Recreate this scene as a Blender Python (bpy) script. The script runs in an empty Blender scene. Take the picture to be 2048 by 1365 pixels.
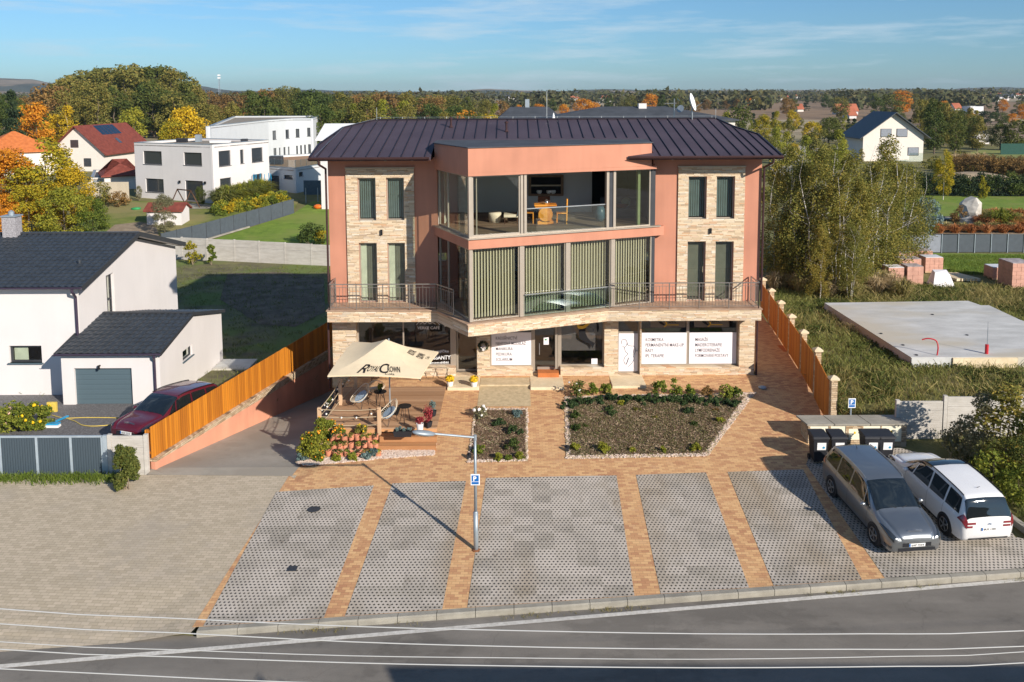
import bpy, bmesh, math, random
import numpy as np
from mathutils import Vector, Matrix
random.seed(7); rng = np.random.default_rng(7)
SC = bpy.context.scene
COL = SC.collection
PI = math.pi
F = 1750.0                      # focal length in photo pixels (photo is 2048 wide)
K = F / 1365.0
CU, CV, HOR = 1024.0, 364.0, 185.0
PITCH = math.atan((CV - HOR) / F)
ROLL = math.radians(-0.25)
CAMZ = 12.0
cam_d = bpy.data.cameras.new('camera'); cam = bpy.data.objects.new('camera', cam_d)
COL.objects.link(cam); SC.camera = cam
cam_d.sensor_width = 36.0; cam_d.lens = 36.0 * F / 2048
cam_d.shift_y = -(682.5 - CV) / 2048
cam_d.clip_start = 0.5; cam_d.clip_end = 20000
CR = Matrix.Rotation(PI/2 - PITCH, 3, 'X') @ Matrix.Rotation(ROLL, 3, 'Z')
cam.location = (0, 0, CAMZ)
cam.rotation_euler = CR.to_euler()
SUN_EL = math.radians(25.0)
sd = Vector((-0.641, 0.767, 0)).normalized() * math.cos(SUN_EL); sd.z = -math.sin(SUN_EL)   # direction light travels
sun_d = bpy.data.lights.new('sun', 'SUN'); sun = bpy.data.objects.new('sun', sun_d); COL.objects.link(sun)
sun_d.energy = 4.7; sun_d.angle = math.radians(0.55); sun_d.color = (1.0, 0.915, 0.80)
sun.rotation_euler = sd.to_track_quat('-Z', 'Y').to_euler(); sun.location = (20, -20, 30)
W = bpy.data.worlds.new('World'); SC.world = W; W.use_nodes = True
nt = W.node_tree; nt.nodes.clear()
wo = nt.nodes.new('ShaderNodeOutputWorld'); bg = nt.nodes.new('ShaderNodeBackground')
sky = nt.nodes.new('ShaderNodeTexSky'); sky.sky_type = 'NISHITA'; sky.sun_disc = False
sky.sun_elevation = SUN_EL
sky.sun_rotation = math.atan2(-sd.x, -sd.y)          # azimuth from +Y towards +X
sky.altitude = 250; sky.air_density = 1.0; sky.dust_density = 0.2; sky.ozone_density = 4.5
bg.inputs[1].default_value = 0.097
tc = nt.nodes.new('ShaderNodeTexCoord'); mp = nt.nodes.new('ShaderNodeMapping')
mp.inputs['Scale'].default_value = (3.0, 3.0, 30.0)
nz = nt.nodes.new('ShaderNodeTexNoise'); nz.inputs['Scale'].default_value = 1.6; nz.inputs['Detail'].default_value = 7
nz.inputs['Roughness'].default_value = 0.62
rp = nt.nodes.new('ShaderNodeValToRGB'); rp.color_ramp.elements[0].position = 0.50; rp.color_ramp.elements[1].position = 0.72
rp.color_ramp.elements[1].color = (0.70, 0.70, 0.70, 1)
mx = nt.nodes.new('ShaderNodeMixRGB'); mx.inputs[2].default_value = (4.6, 5.6, 6.3, 1)
tint = nt.nodes.new('ShaderNodeMixRGB'); tint.blend_type = 'MULTIPLY'; tint.inputs[0].default_value = 1.0
sx_ = nt.nodes.new('ShaderNodeSeparateXYZ'); tr_ = nt.nodes.new('ShaderNodeValToRGB'); nt.links.new(tc.outputs['Generated'], sx_.inputs[0]); nt.links.new(sx_.outputs[2], tr_.inputs[0]); nt.links.new(tr_.outputs[0], tint.inputs[2])
tr_.color_ramp.elements[0].position = 0.0; tr_.color_ramp.elements[0].color = (0.43, 0.63, 0.84, 1); tr_.color_ramp.elements[1].position = 0.22; tr_.color_ramp.elements[1].color = (0.64, 0.80, 0.86, 1)
L = nt.links.new
L(tc.outputs['Generated'], mp.inputs['Vector']); L(mp.outputs[0], nz.inputs['Vector']); L(nz.outputs[0], rp.inputs[0])
L(sky.outputs[0], tint.inputs[1]); L(tint.outputs[0], mx.inputs[1]); L(rp.outputs[0], mx.inputs[0]); L(mx.outputs[0], bg.inputs[0]); L(bg.outputs[0], wo.inputs[0])
SC.view_settings.view_transform = 'Standard'; SC.view_settings.look = 'None'
SC.view_settings.exposure = 0.45; SC.view_settings.gamma = 1.0
def ray(u, v):
    return (CR @ Vector(((u - CU) / F, (CV - v) / F, -1.0)))
def PY(u, v, y):                # hit the plane y = const
    r = ray(u, v); t = y / r.y
    return Vector((r.x * t, y, CAMZ + r.z * t))
def PZ(u, v, z):
    r = ray(u, v); t = (z - CAMZ) / r.z
    return Vector((r.x * t, r.y * t, z))
def PX(u, v, x):
    r = ray(u, v); t = x / r.x
    return Vector((x, r.y * t, CAMZ + r.z * t))
def yk(x): return (16.72 + 0.0775 * x) * K        # road edge
FX0, FY0, FX1, FY1 = -12.3, 22.3 * K, -9.2, 34.0 * K     # foot of left fence
def xf(y): return FX0 + (FX1 - FX0) * (y - FY0) / (FY1 - FY0)
def sst(a, b, t):
    t = min(1, max(0, (t - a) / (b - a))); return t * t * (3 - 2 * t)
def lerp(a, b, t): return a + (b - a) * t
def ramp_edge(y):
    yo = y / K
    if yo < 24: return -7.1
    if yo < 28: return -7.1 - (yo - 24) * 0.16
    return -7.75
def T(x, y):
    yo = y / K; k = min(yk(x), 26.5 * K)
    if y < k: return -0.12 * (28 - k / K) - 0.13 - 0.01 * min(k - y, 30)
    z = -0.12 * (28 - yo) if yo < 28 else 0.0
    if x < -8.3 and y < k + 1.5: z -= 0.12 * (1 - (y - k) / 1.5) * min(1, (-8.3 - x))
    # left side: falls away behind the gate
    ls = 0.0
    if x < -3 and yo > 22.3:
        if x < xf(min(y, FY1)):
            zl = -0.7 - (yo - 22.3) * 0.11
            if yo > 35: zl = -2.1
            if yo > 56: zl = lerp(-2.1, -0.3, sst(56, 82, yo))
            if yo > 82: zl = lerp(-0.3, 0, sst(82, 130, yo))
            return zl
        elif x < ramp_edge(y) and yo < 36.5:
            return -0.7 - (yo - 22.3) * (2.37 / 11.7)
        elif yo > 41:
            zl = -2.1 if yo < 56 else lerp(-2.1, -0.3, sst(56, 82, yo))
            if yo > 82: zl = lerp(-0.3, 0, sst(82, 130, yo))
            w = sst(-3, -9, x) if x < -3 else 0
            w = 1 - sst(-9, -3, x)
            return lerp(z, zl, w)
    return z
def Troad(x, y):
    k = min(yk(x), 26.5 * K); return -0.12 * (28 - k / K) - 0.13 - 0.01 * max(min(k - y, 30), 0)
def G(u, v, dz=0.0):
    r = ray(u, v); 
    t0 = 5.0; t = t0
    while t < 9000:
        p = r * t
        if CAMZ + p.z <= T(p.x, p.y): break
        t0 = t; t *= 1.01
    for _ in range(30):
        m = (t0 + t) / 2; p = r * m
        if CAMZ + p.z <= T(p.x, p.y): t = m
        else: t0 = m
    p = r * t
    return Vector((p.x, p.y, T(p.x, p.y) + dz))
def hpx(loc, px): return px * loc.y / F
def prop(o, label=None, cat=None, group=None, kind=None):
    if label: o['label'] = label
    if cat: o['category'] = cat
    if group: o['group'] = group
    if kind: o['kind'] = kind
    return o
def thing(name, label, cat, loc=(0, 0, 0), group=None, rz=0):
    o = bpy.data.objects.new(name, None); COL.objects.link(o); o.empty_display_size = 0.2
    o.location = loc; o.rotation_euler = (0, 0, rz)
    return prop(o, label, cat, group)
def wloc(p):                     # world translation of a parent chain
    v = Vector((0, 0, 0))
    while p is not None: v += Vector(p.location); p = p.parent
    return v
def link(name, me, mat, parent=None, local=False):
    if mat is not None and len(me.materials) == 0: me.materials.append(mat)
    o = bpy.data.objects.new(name, me); COL.objects.link(o)
    if parent is not None:
        o.parent = parent
        if not local:
            w = wloc(parent)
            if w.length > 1e-9: me.transform(Matrix.Translation(-w))
    return o
class MB:
    def __init__(s): s.v = []; s.f = []; s.m = None
    def add(s, vs, fs):
        b = len(s.v); s.v += [tuple(p) for p in vs]; s.f += [tuple(i + b for i in f) for f in fs]; return s
    def box(s, x0, x1, y0, y1, z0, z1):
        if x0 > x1: x0, x1 = x1, x0
        if y0 > y1: y0, y1 = y1, y0
        return s.add([(x0,y0,z0),(x1,y0,z0),(x1,y1,z0),(x0,y1,z0),(x0,y0,z1),(x1,y0,z1),(x1,y1,z1),(x0,y1,z1)],
              [(3,2,1,0),(4,5,6,7),(0,1,5,4),(1,2,6,5),(2,3,7,6),(3,0,4,7)])
    def obox(s, c, a, b, d):      # centre and three half vectors (right-handed)
        c, a, b, d = Vector(c), Vector(a), Vector(b), Vector(d)
        P = [c-a-b-d, c+a-b-d, c+a+b-d, c-a+b-d, c-a-b+d, c+a-b+d, c+a+b+d, c-a+b+d]
        return s.add(P, [(3,2,1,0),(4,5,6,7),(0,1,5,4),(1,2,6,5),(2,3,7,6),(3,0,4,7)])
    def bar(s, p0, p1, w, h, up=(0, 0, 1)):
        p0, p1, up = Vector(p0), Vector(p1), Vector(up)
        d = p1 - p0
        if d.length < 1e-6: return s
        side = d.cross(up)
        if side.length < 1e-5: side = d.cross(Vector((1, 0, 0)))
        side.normalize(); u2 = side.cross(d).normalized()
        return s.obox((p0 + p1) / 2, side * w / 2, d / 2, u2 * h / 2)
    def tube(s, p0, p1, r0, r1=None, n=8, cap=True):
        r1 = r0 if r1 is None else r1
        p0, p1 = Vector(p0), Vector(p1); d = (p1 - p0)
        if d.length < 1e-6: return s
        q = d.normalized().to_track_quat('Z', 'Y'); vs = []
        for p, r in ((p0, r0), (p1, r1)):
            for i in range(n):
                a = 2 * PI * i / n; vs.append(p + q @ Vector((math.cos(a) * r, math.sin(a) * r, 0)))
        fs = [(i, (i+1) % n, n + (i+1) % n, n + i) for i in range(n)]
        if cap: fs += [tuple(range(n))[::-1], tuple(range(n, 2*n))]
        return s.add(vs, fs)
    def path(s, pts, r, n=6):
        for a, b in zip(pts[:-1], pts[1:]): s.tube(a, b, r, r, n)
        return s
    def lathe(s, c, prof, n=16, ax=None):
        c = Vector(c); q = Vector(ax).normalized().to_track_quat('Z', 'Y') if ax is not None else None
        vs = []; fs = []; m = len(prof)
        for r, z in prof:
            for i in range(n):
                a = 2*PI*i/n; p = Vector((math.cos(a)*r, math.sin(a)*r, z))
                vs.append(c + (q @ p if q else p))
        for j in range(m-1):
            for i in range(n): fs.append((j*n+i, j*n+(i+1) % n, (j+1)*n+(i+1) % n, (j+1)*n+i))
        fs.append(tuple(range(n))[::-1]); fs.append(tuple(range((m-1)*n, m*n)))
        return s.add(vs, fs)
    def prism(s, poly, z0, z1):   # z0, z1 numbers or functions of (x, y)
        f0 = z0 if callable(z0) else (lambda x, y: z0); f1 = z1 if callable(z1) else (lambda x, y: z1)
        A = sum(poly[i][0]*poly[(i+1) % len(poly)][1] - poly[(i+1) % len(poly)][0]*poly[i][1] for i in range(len(poly)))
        if A < 0: poly = poly[::-1]
        n = len(poly)
        vs = [(p[0], p[1], f0(p[0], p[1])) for p in poly] + [(p[0], p[1], f1(p[0], p[1])) for p in poly]
        return s.add(vs, [tuple(range(n))[::-1], tuple(range(n, 2*n))] + [(i, (i+1) % n, n+(i+1) % n, n+i) for i in range(n)])
    def poly(s, pts): return s.add(pts, [tuple(range(len(pts)))])
    def fbox(s, Fr, s0, s1, t0, t1, z0, z1):   # box in a wall frame; t outward
        if s0 > s1: s0, s1 = s1, s0
        if t0 > t1: t0, t1 = t1, t0
        c = Fr.p((s0+s1)/2, (t0+t1)/2, (z0+z1)/2)
        return s.obox(c, Fr.d3*(s1-s0)/2, -Fr.n3*(t1-t0)/2, Vector((0, 0, (z1-z0)/2)))
    def blob(s, c, r, seed=0, sub=2, amp=0.15):
        bm = bmesh.new(); bmesh.ops.create_icosphere(bm, subdivisions=sub, radius=1.0)
        rr = random.Random(seed); ph = [rr.uniform(0, 6) for _ in range(6)]
        r = (r, r, r) if not hasattr(r, '__len__') else r
        vs = []
        for v in bm.verts:
            k = 1 + amp*(math.sin(3*v.co.x+ph[0])*math.cos(2.5*v.co.y+ph[1]) + 0.6*math.sin(5*v.co.z+ph[2])*math.sin(4*v.co.x+ph[3]))
            vs.append((c[0]+v.co.x*r[0]*k, c[1]+v.co.y*r[1]*k, c[2]+v.co.z*r[2]*k))
        fs = [tuple(v.index for v in f.verts) for f in bm.faces]; bm.free()
        return s.add(vs, fs)
    def mesh(s, name, mat=None, smooth=False):
        me = bpy.data.meshes.new(name); me.from_pydata(s.v, [], s.f); me.update()
        if mat is not None: me.materials.append(mat)
        if smooth: me.polygons.foreach_set('use_smooth', [True]*len(me.polygons))
        return me
    def build(s, name, mat, parent=None, smooth=False, bevel=0, local=False):
        o = link(name, s.mesh(name, mat, smooth), mat, parent, local)
        if bevel:
            m = o.modifiers.new('bevel', 'BEVEL'); m.width = bevel; m.segments = 2; m.limit_method = 'ANGLE'
        return o
class Fr:
    """wall frame: origin O, direction d (left to right seen from outside), outward normal n"""
    def __init__(s, a, b):
        a, b = Vector((a[0], a[1])), Vector((b[0], b[1]))
        s.L = (b-a).length; s.o = a; d = (b-a).normalized(); s.d3 = Vector((d.x, d.y, 0)); s.n3 = Vector((d.y, -d.x, 0))
    def p(s, a, t, z): 
        q = Vector((s.o.x, s.o.y, 0)) + s.d3*a + s.n3*t; q.z = z; return q
def wall(mb, fr, s0, s1, z0, z1, holes=(), th=0.3, top=None):
    """wall slab in frame with rectangular holes (s0,s1,z0,z1); outer face at t=0"""
    S = sorted({s0, s1, *[h[0] for h in holes], *[h[1] for h in holes]}); S = [a for a in S if s0-1e-6 <= a <= s1+1e-6]
    Z = sorted({z0, z1, *[h[2] for h in holes], *[h[3] for h in holes]}); Z = [a for a in Z if z0-1e-6 <= a <= z1+1e-6]
    ns, nz_ = len(S)-1, len(Z)-1
    def solid(i, j):
        if i < 0 or j < 0 or i >= ns or j >= nz_: return False
        a, b = (S[i]+S[i+1])/2, (Z[j]+Z[j+1])/2
        return not any(h[0] < a < h[1] and h[2] < b < h[3] for h in holes)
    P = lambda a, t, z: fr.p(a, t, z)
    for i in range(ns):
        for j in range(nz_):
            if not solid(i, j): continue
            a, b, c, d = S[i], S[i+1], Z[j], Z[j+1]
            mb.add([P(a,0,c), P(b,0,c), P(b,0,d), P(a,0,d)], [(0,1,2,3)])
            mb.add([P(a,-th,c), P(b,-th,c), P(b,-th,d), P(a,-th,d)], [(3,2,1,0)])
            if not solid(i-1, j): mb.add([P(a,-th,c), P(a,0,c), P(a,0,d), P(a,-th,d)], [(0,1,2,3)])
            if not solid(i+1, j): mb.add([P(b,0,c), P(b,-th,c), P(b,-th,d), P(b,0,d)], [(0,1,2,3)])
            if not solid(i, j-1): mb.add([P(a,-th,c), P(b,-th,c), P(b,0,c), P(a,0,c)], [(0,1,2,3)])
            if not solid(i, j+1): mb.add([P(a,0,d), P(b,0,d), P(b,-th,d), P(a,-th,d)], [(0,1,2,3)])
def drape(name, poly, eps, mat, res=1.0, parent=None, fn=None):
    """a sheet over a polygon, following the terrain"""
    bm = bmesh.new(); vs = [bm.verts.new((p[0], p[1], 0)) for p in poly]; bm.faces.new(vs)
    bm.normal_update()
    if list(bm.faces)[0].normal.z < 0: bmesh.ops.reverse_faces(bm, faces=list(bm.faces))
    xs = [p[0] for p in poly]; ys = [p[1] for p in poly]
    def cuts(a, b): 
        n = int((b-a)/res); return [a + (b-a)*i/(n+1) for i in range(1, n+1)]
    for x in cuts(min(xs), max(xs)):
        bmesh.ops.bisect_plane(bm, geom=bm.verts[:]+bm.edges[:]+bm.faces[:], plane_co=(x,0,0), plane_no=(1,0,0))
    for y in cuts(min(ys), max(ys)):
        bmesh.ops.bisect_plane(bm, geom=bm.verts[:]+bm.edges[:]+bm.faces[:], plane_co=(0,y,0), plane_no=(0,1,0))
    f = fn or T
    for v in bm.verts: v.co.z = f(v.co.x, v.co.y) + eps
    me = bpy.data.meshes.new(name); bm.to_mesh(me); bm.free()
    return link(name, me, mat, parent)
def text(s, name, mat, parent, o, right, up, size=None, width=None, bold=0.0, extr=0.002, align='LEFT', shear=0, spacing=1.0):
    cu = bpy.data.curves.new(name, 'FONT'); cu.body = s; cu.size = 1.0; cu.offset = bold; cu.align_x = align; cu.shear = shear
    cu.extrude = 0.0; cu.space_character = spacing; cu.resolution_u = 3
    t = bpy.data.objects.new('tmp', cu); COL.objects.link(t)
    dg = bpy.context.evaluated_depsgraph_get(); dg.update()
    me = bpy.data.meshes.new_from_object(t.evaluated_get(dg)); bpy.data.objects.remove(t); bpy.data.curves.remove(cu)
    xs = [v.co.x for v in me.vertices] or [0, 1]
    w0 = max(xs)-min(xs)
    k = size if size else width / w0
    kx = (width / w0) if width else k
    right = Vector(right).normalized(); up = Vector(up).normalized(); n = right.cross(up)
    o = Vector(o)
    for v in me.vertices: v.co = o + right*v.co.x*kx + up*v.co.y*k + n*extr
    me.materials.clear()
    return link(name, me, mat, parent)
def copy_tree(o, parent=None, loc=None, rz=None, sc=None):
    c = o.copy(); COL.objects.link(c); c.parent = parent
    if loc is not None: c.location = loc
    if rz is not None: c.rotation_euler = (0, 0, rz)
    if sc is not None: c.scale = sc if hasattr(sc, '__len__') else (sc, sc, sc)
    for ch in o.children: copy_tree(ch, c)
    return c
MATS = {}
class NT:
    def __init__(s, name):
        s.m = bpy.data.materials.new(name); s.m.use_nodes = True; s.t = s.m.node_tree; s.n = s.t.nodes
        s.b = s.n['Principled BSDF']; s.b.inputs['Specular IOR Level'].default_value = 0.3; MATS[name] = s.m
    def node(s, typ, **kw):
        n = s.n.new('ShaderNode'+typ)
        for k, v in kw.items(): setattr(n, k, v)
        return n
    def l(s, a, b): s.t.links.new(a, b)
    def pos(s):
        g = s.node('NewGeometry'); return g.outputs['Position']
    def mapv(s, vec, scale=(1,1,1), rot=(0,0,0), loc=(0,0,0)):
        m = s.node('Mapping'); m.inputs['Scale'].default_value = scale; m.inputs['Rotation'].default_value = rot; m.inputs['Location'].default_value = loc
        s.l(vec, m.inputs['Vector']); return m.outputs[0]
    def noise(s, vec, scale, detail=3, rough=0.5, dist=0):
        n = s.node('TexNoise'); n.inputs['Scale'].default_value = scale; n.inputs['Detail'].default_value = detail
        n.inputs['Roughness'].default_value = rough; n.inputs['Distortion'].default_value = dist
        if vec is not None: s.l(vec, n.inputs['Vector'])
        return n.outputs[0]
    def ramp(s, fac, cols, mode='LINEAR'):
        r = s.node('ValToRGB'); e = r.color_ramp.elements; r.color_ramp.interpolation = mode
        while len(e) < len(cols): e.new(0.5)
        for el, (p, c) in zip(e, cols): el.position = p; el.color = (c[0], c[1], c[2], 1) if hasattr(c, '__len__') else (c, c, c, 1)
        s.l(fac, r.inputs[0]); return r.outputs[0]
    def mix(s, fac, a, b, typ='MIX'):
        m = s.node('MixRGB'); m.blend_type = typ
        for i, x in ((0, fac), (1, a), (2, b)):
            if hasattr(x, 'is_linked'): s.l(x, m.inputs[i])
            elif i == 0: m.inputs[0].default_value = x
            else: m.inputs[i].default_value = (x[0], x[1], x[2], 1) if hasattr(x, '__len__') else (x, x, x, 1)
        return m.outputs[0]
    def math(s, op, a, b=None, c=None):
        m = s.node('Math'); m.operation = op
        for i, x in enumerate((a, b, c)):
            if x is None: continue
            if hasattr(x, 'is_linked'): s.l(x, m.inputs[i])
            else: m.inputs[i].default_value = x
        return m.outputs[0]
    def col(s, c):
        i = s.b.inputs['Base Color']
        if hasattr(c, 'is_linked'): s.l(c, i)
        else: i.default_value = (c[0], c[1], c[2], 1)
        return s
    def rough(s, r):
        i = s.b.inputs['Roughness']
        if hasattr(r, 'is_linked'): s.l(r, i)
        else: i.default_value = r
        return s
    def bump(s, h, strength=0.4, dist=0.02):
        b = s.node('Bump'); b.inputs['Strength'].default_value = strength; b.inputs['Distance'].default_value = dist
        s.l(h, b.inputs['Height']); s.l(b.outputs[0], s.b.inputs['Normal']); return s
    def sep(s, vec):
        x = s.node('SeparateXYZ'); s.l(vec, x.inputs[0]); return x.outputs
    def comb(s, x, y, z):
        c = s.node('CombineXYZ')
        for i, a in enumerate((x, y, z)):
            if hasattr(a, 'is_linked'): s.l(a, c.inputs[i])
            else: c.inputs[i].default_value = a
        return c.outputs[0]
    def wnoise(s, vec):
        w = s.node('TexWhiteNoise'); s.l(vec, w.inputs['Vector']); return w
def hexc(h):
    h = h.lstrip('#'); c = [int(h[i:i+2], 16)/255 for i in (0, 2, 4)]
    return tuple(x/12.92 if x <= 0.04045 else ((x+0.055)/1.055)**2.4 for x in c)
def plain(name, c, rough=0.6, metal=0.0, var=0.12, scale=3.0, bump=0.0, spec=0.3, coat=0.0):
    m = NT(name); p = m.pos(); n = m.noise(p, scale, 5, 0.6)
    f = m.ramp(n, [(0.3, 1-var), (0.7, 1+var)])
    m.col(m.mix(1.0, c, f, 'MULTIPLY')).rough(rough); m.b.inputs['Metallic'].default_value = metal
    m.b.inputs['Specular IOR Level'].default_value = spec; m.b.inputs['Coat Weight'].default_value = coat
    if bump: m.bump(m.noise(p, scale*12, 3), bump, 0.01)
    return m.m
def two(name, c1, c2, scale=2.0, rough=0.85, bump=0.0, bs=30, lo=0.35, hi=0.65, detail=6, c3=None, s3=0.3, vec=(1,1,1)):
    m = NT(name); p = m.mapv(m.pos(), vec); n = m.noise(p, scale, detail, 0.65)
    c = m.ramp(n, [(lo, c1), (hi, c2)])
    if c3: c = m.mix(m.ramp(m.noise(p, s3, 3), [(0.45, 0.0), (0.6, 1.0)]), c, c3)
    m.col(c).rough(rough)
    if bump: m.bump(m.noise(p, bs, 3), bump, 0.02)
    return m.m
def plaster(name, c, var=0.05):
    m = NT(name); p = m.pos()
    big = m.noise(p, 0.6, 4); streak = m.noise(m.mapv(p, (3, 3, 0.25)), 1.0, 4)
    c2 = m.mix(1.0, c, m.ramp(big, [(0.3, 1-var), (0.7, 1+var)]), 'MULTIPLY')
    c3 = m.mix(1.0, c2, m.ramp(streak, [(0.35, 1-var*0.8), (0.65, 1.0)]), 'MULTIPLY')
    m.col(c3).rough(0.93).bump(m.noise(p, 90, 2), 0.25, 0.004); return m.m
plaster('salmon_plaster', (0.52, 0.235, 0.155), 0.10)
plaster('white_plaster', (0.68, 0.645, 0.635), 0.03)
plaster('cream_plaster', (0.72, 0.66, 0.60), 0.03)
plaster('grey_plaster', (0.60, 0.62, 0.64), 0.03)
plaster('beige_plaster', (0.50, 0.43, 0.33), 0.06)
plaster('retaining_plaster', (0.68, 0.31, 0.20), 0.12)
plaster('interior_white', (0.62, 0.62, 0.62), 0.02)
def ledger(name, cols, rh=0.052, lw=0.34, mortar=0.35):
    m = NT(name); x, y, z = m.sep(m.pos())
    s = m.math('ADD', x, m.math('MULTIPLY', y, 0.9))
    row = m.math('FLOOR', m.math('DIVIDE', z, rh))
    wr = m.wnoise(m.comb(row, 3.0, 1.0)).outputs['Value']
    lenr = m.math('MULTIPLY_ADD', wr, lw, lw*0.6)
    sc = m.math('ADD', m.math('DIVIDE', s, lenr), m.math('MULTIPLY', wr, 17.0))
    cell = m.math('FLOOR', sc)
    w = m.wnoise(m.comb(cell, row, 0.0)); v = w.outputs['Value']
    c = m.ramp(v, cols, 'LINEAR')
    c = m.mix(m.ramp(m.noise(m.mapv(m.pos(), (6, 6, 25)), 1.5, 5), [(0.35, 0.0), (0.75, 0.55)]), c, (0.66, 0.50, 0.32))
    fz = m.math('FRACT', m.math('DIVIDE', z, rh)); fs = m.math('FRACT', sc)
    ed = m.math('MINIMUM', m.math('MINIMUM', fz, m.math('SUBTRACT', 1.0, fz)), m.math('MULTIPLY', m.math('MINIMUM', fs, m.math('SUBTRACT', 1.0, fs)), 5.0))
    gap = m.ramp(ed, [(0.0, mortar), (0.16, 1.0)])
    c = m.mix(1.0, c, gap, 'MULTIPLY'); m.col(c).rough(0.9)
    h = m.math('ADD', m.math('MULTIPLY', v, 0.7), m.math('MULTIPLY', gap, 0.8))
    m.bump(m.math('ADD', h, m.math('MULTIPLY', m.noise(m.pos(), 40, 3), 0.3)), 0.9, 0.03); return m.m
STC = [(0.0, (0.36, 0.26, 0.18)), (0.12, (0.56, 0.42, 0.28)), (0.3, (0.74, 0.60, 0.43)), (0.5, (0.66, 0.51, 0.34)), (0.64, (0.78, 0.67, 0.51)), (0.78, (0.54, 0.46, 0.37)), (0.88, (0.60, 0.34, 0.19)), (1.0, (0.78, 0.73, 0.63))]
ledger('ledger_stone', STC, mortar=0.58)
ledger('post_stone', [(0, (0.3, 0.2, 0.12)), (0.4, (0.5, 0.36, 0.23)), (1, (0.62, 0.5, 0.36))], 0.07, 0.2)
ledger('plinth_stone', [(0, (0.62, 0.44, 0.22)), (0.5, (0.74, 0.57, 0.30)), (1, (0.80, 0.64, 0.40))], 0.06, 0.3, 0.7)
def pavers(name, cols, bw, bh, rot=0.0, mortar=0.5, big=0.15, rough=0.9, bumpv=0.5, stain=None):
    m = NT(name); p = m.mapv(m.pos(), (1, 1, 1), (0, 0, rot)); x, y, z = m.sep(p)
    r = m.math('FLOOR', m.math('DIVIDE', y, bh))
    sx = m.math('ADD', m.math('DIVIDE', x, bw), m.math('MULTIPLY', r, 0.5))
    cx = m.math('FLOOR', sx)
    v = m.wnoise(m.comb(cx, r, 2.0)).outputs['Value']
    n = m.noise(p, 0.55, 4, 0.6)
    f = m.math('ADD', m.math('MULTIPLY', v, 0.62), m.math('MULTIPLY', n, 0.48))
    c = m.ramp(f, cols)
    fx = m.math('FRACT', sx); fy = m.math('FRACT', m.math('DIVIDE', y, bh))
    ed = m.math('MINIMUM', m.math('MULTIPLY', m.math('MINIMUM', fx, m.math('SUBTRACT', 1.0, fx)), bw/bh), m.math('MINIMUM', fy, m.math('SUBTRACT', 1.0, fy)))
    gap = m.ramp(ed, [(0.02, mortar), (0.11, 1.0)])
    c = m.mix(1.0, c, gap, 'MULTIPLY')
    if stain:
        c = m.mix(m.ramp(m.noise(p, 0.35, 5, 0.7), [(0.5, 0.0), (0.72, 0.7)]), c, stain)
    m.col(c).rough(rough)
    m.bump(m.math('ADD', gap, m.math('MULTIPLY', m.noise(m.pos(), 60, 2), 0.2)), bumpv, 0.01); return m.m
OC = [(0.15, (0.42, 0.205, 0.11)), (0.38, (0.52, 0.285, 0.145)), (0.58, (0.59, 0.345, 0.17)), (0.78, (0.66, 0.41, 0.205)), (0.95, (0.51, 0.285, 0.16))]
pavers('ochre_pavers', OC, 0.21, 0.105, 0.0, 0.72)
pavers('beige_pavers', [(0.2, (0.40, 0.335, 0.245)), (0.5, (0.44, 0.37, 0.275)), (0.8, (0.49, 0.41, 0.31))], 0.22, 0.11, 0.05, 0.70, stain=(0.35, 0.305, 0.25))
def grasscrete():
    m = NT('grass_grid_pavers'); p = m.pos(); x, y, z = m.sep(p)
    a = 0.118; b = 0.118
    u = m.math('DIVIDE', x, a); w = m.math('DIVIDE', y, b)
    row = m.math('FLOOR', w)
    odd = m.math('MULTIPLY', m.math('MODULO', m.math('ABSOLUTE', row), 2.0), 0.5)
    su = m.math('ADD', u, odd)
    fu = m.math('SUBTRACT', m.math('FRACT', su), 0.5); fw = m.math('SUBTRACT', m.math('FRACT', w), 0.5)
    d = m.math('ADD', m.math('ABSOLUTE', m.math('MULTIPLY', fu, 1.0)), m.math('ABSOLUTE', m.math('MULTIPLY', fw, 1.0)))
    hole = m.ramp(d, [(0.26, 1.0), (0.34, 0.0)])
    v = m.wnoise(m.comb(m.math('FLOOR', m.math('DIVIDE', x, 0.6)), m.math('FLOOR', m.math('DIVIDE', y, 0.4)), 0.0)).outputs['Value']
    base = m.ramp(m.math('ADD', m.math('MULTIPLY', v, 0.3), m.math('MULTIPLY', m.noise(p, 0.8, 6, 0.7), 0.8)), [(0.3, (0.30, 0.27, 0.23)), (0.55, (0.43, 0.385, 0.335)), (0.8, (0.52, 0.465, 0.41))])
    spots = m.ramp(m.noise(p, 2.6, 4, 0.7), [(0.63, 0.0), (0.72, 0.6)])
    base = m.mix(spots, base, (0.16, 0.13, 0.10))
    brown = m.ramp(m.noise(m.mapv(p, (1, 0.35, 1)), 0.45, 3), [(0.52, 0.0), (0.7, 0.7)])
    base = m.mix(brown, base, (0.30, 0.23, 0.15))
    hc = m.ramp(m.noise(p, 3.0, 3), [(0.4, (0.045, 0.043, 0.045)), (0.65, (0.075, 0.07, 0.045))])
    m.col(m.mix(hole, base, hc)).rough(0.95)
    m.bump(m.math('SUBTRACT', 1.0, hole), 0.8, 0.03); return m.m
grasscrete()
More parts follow.
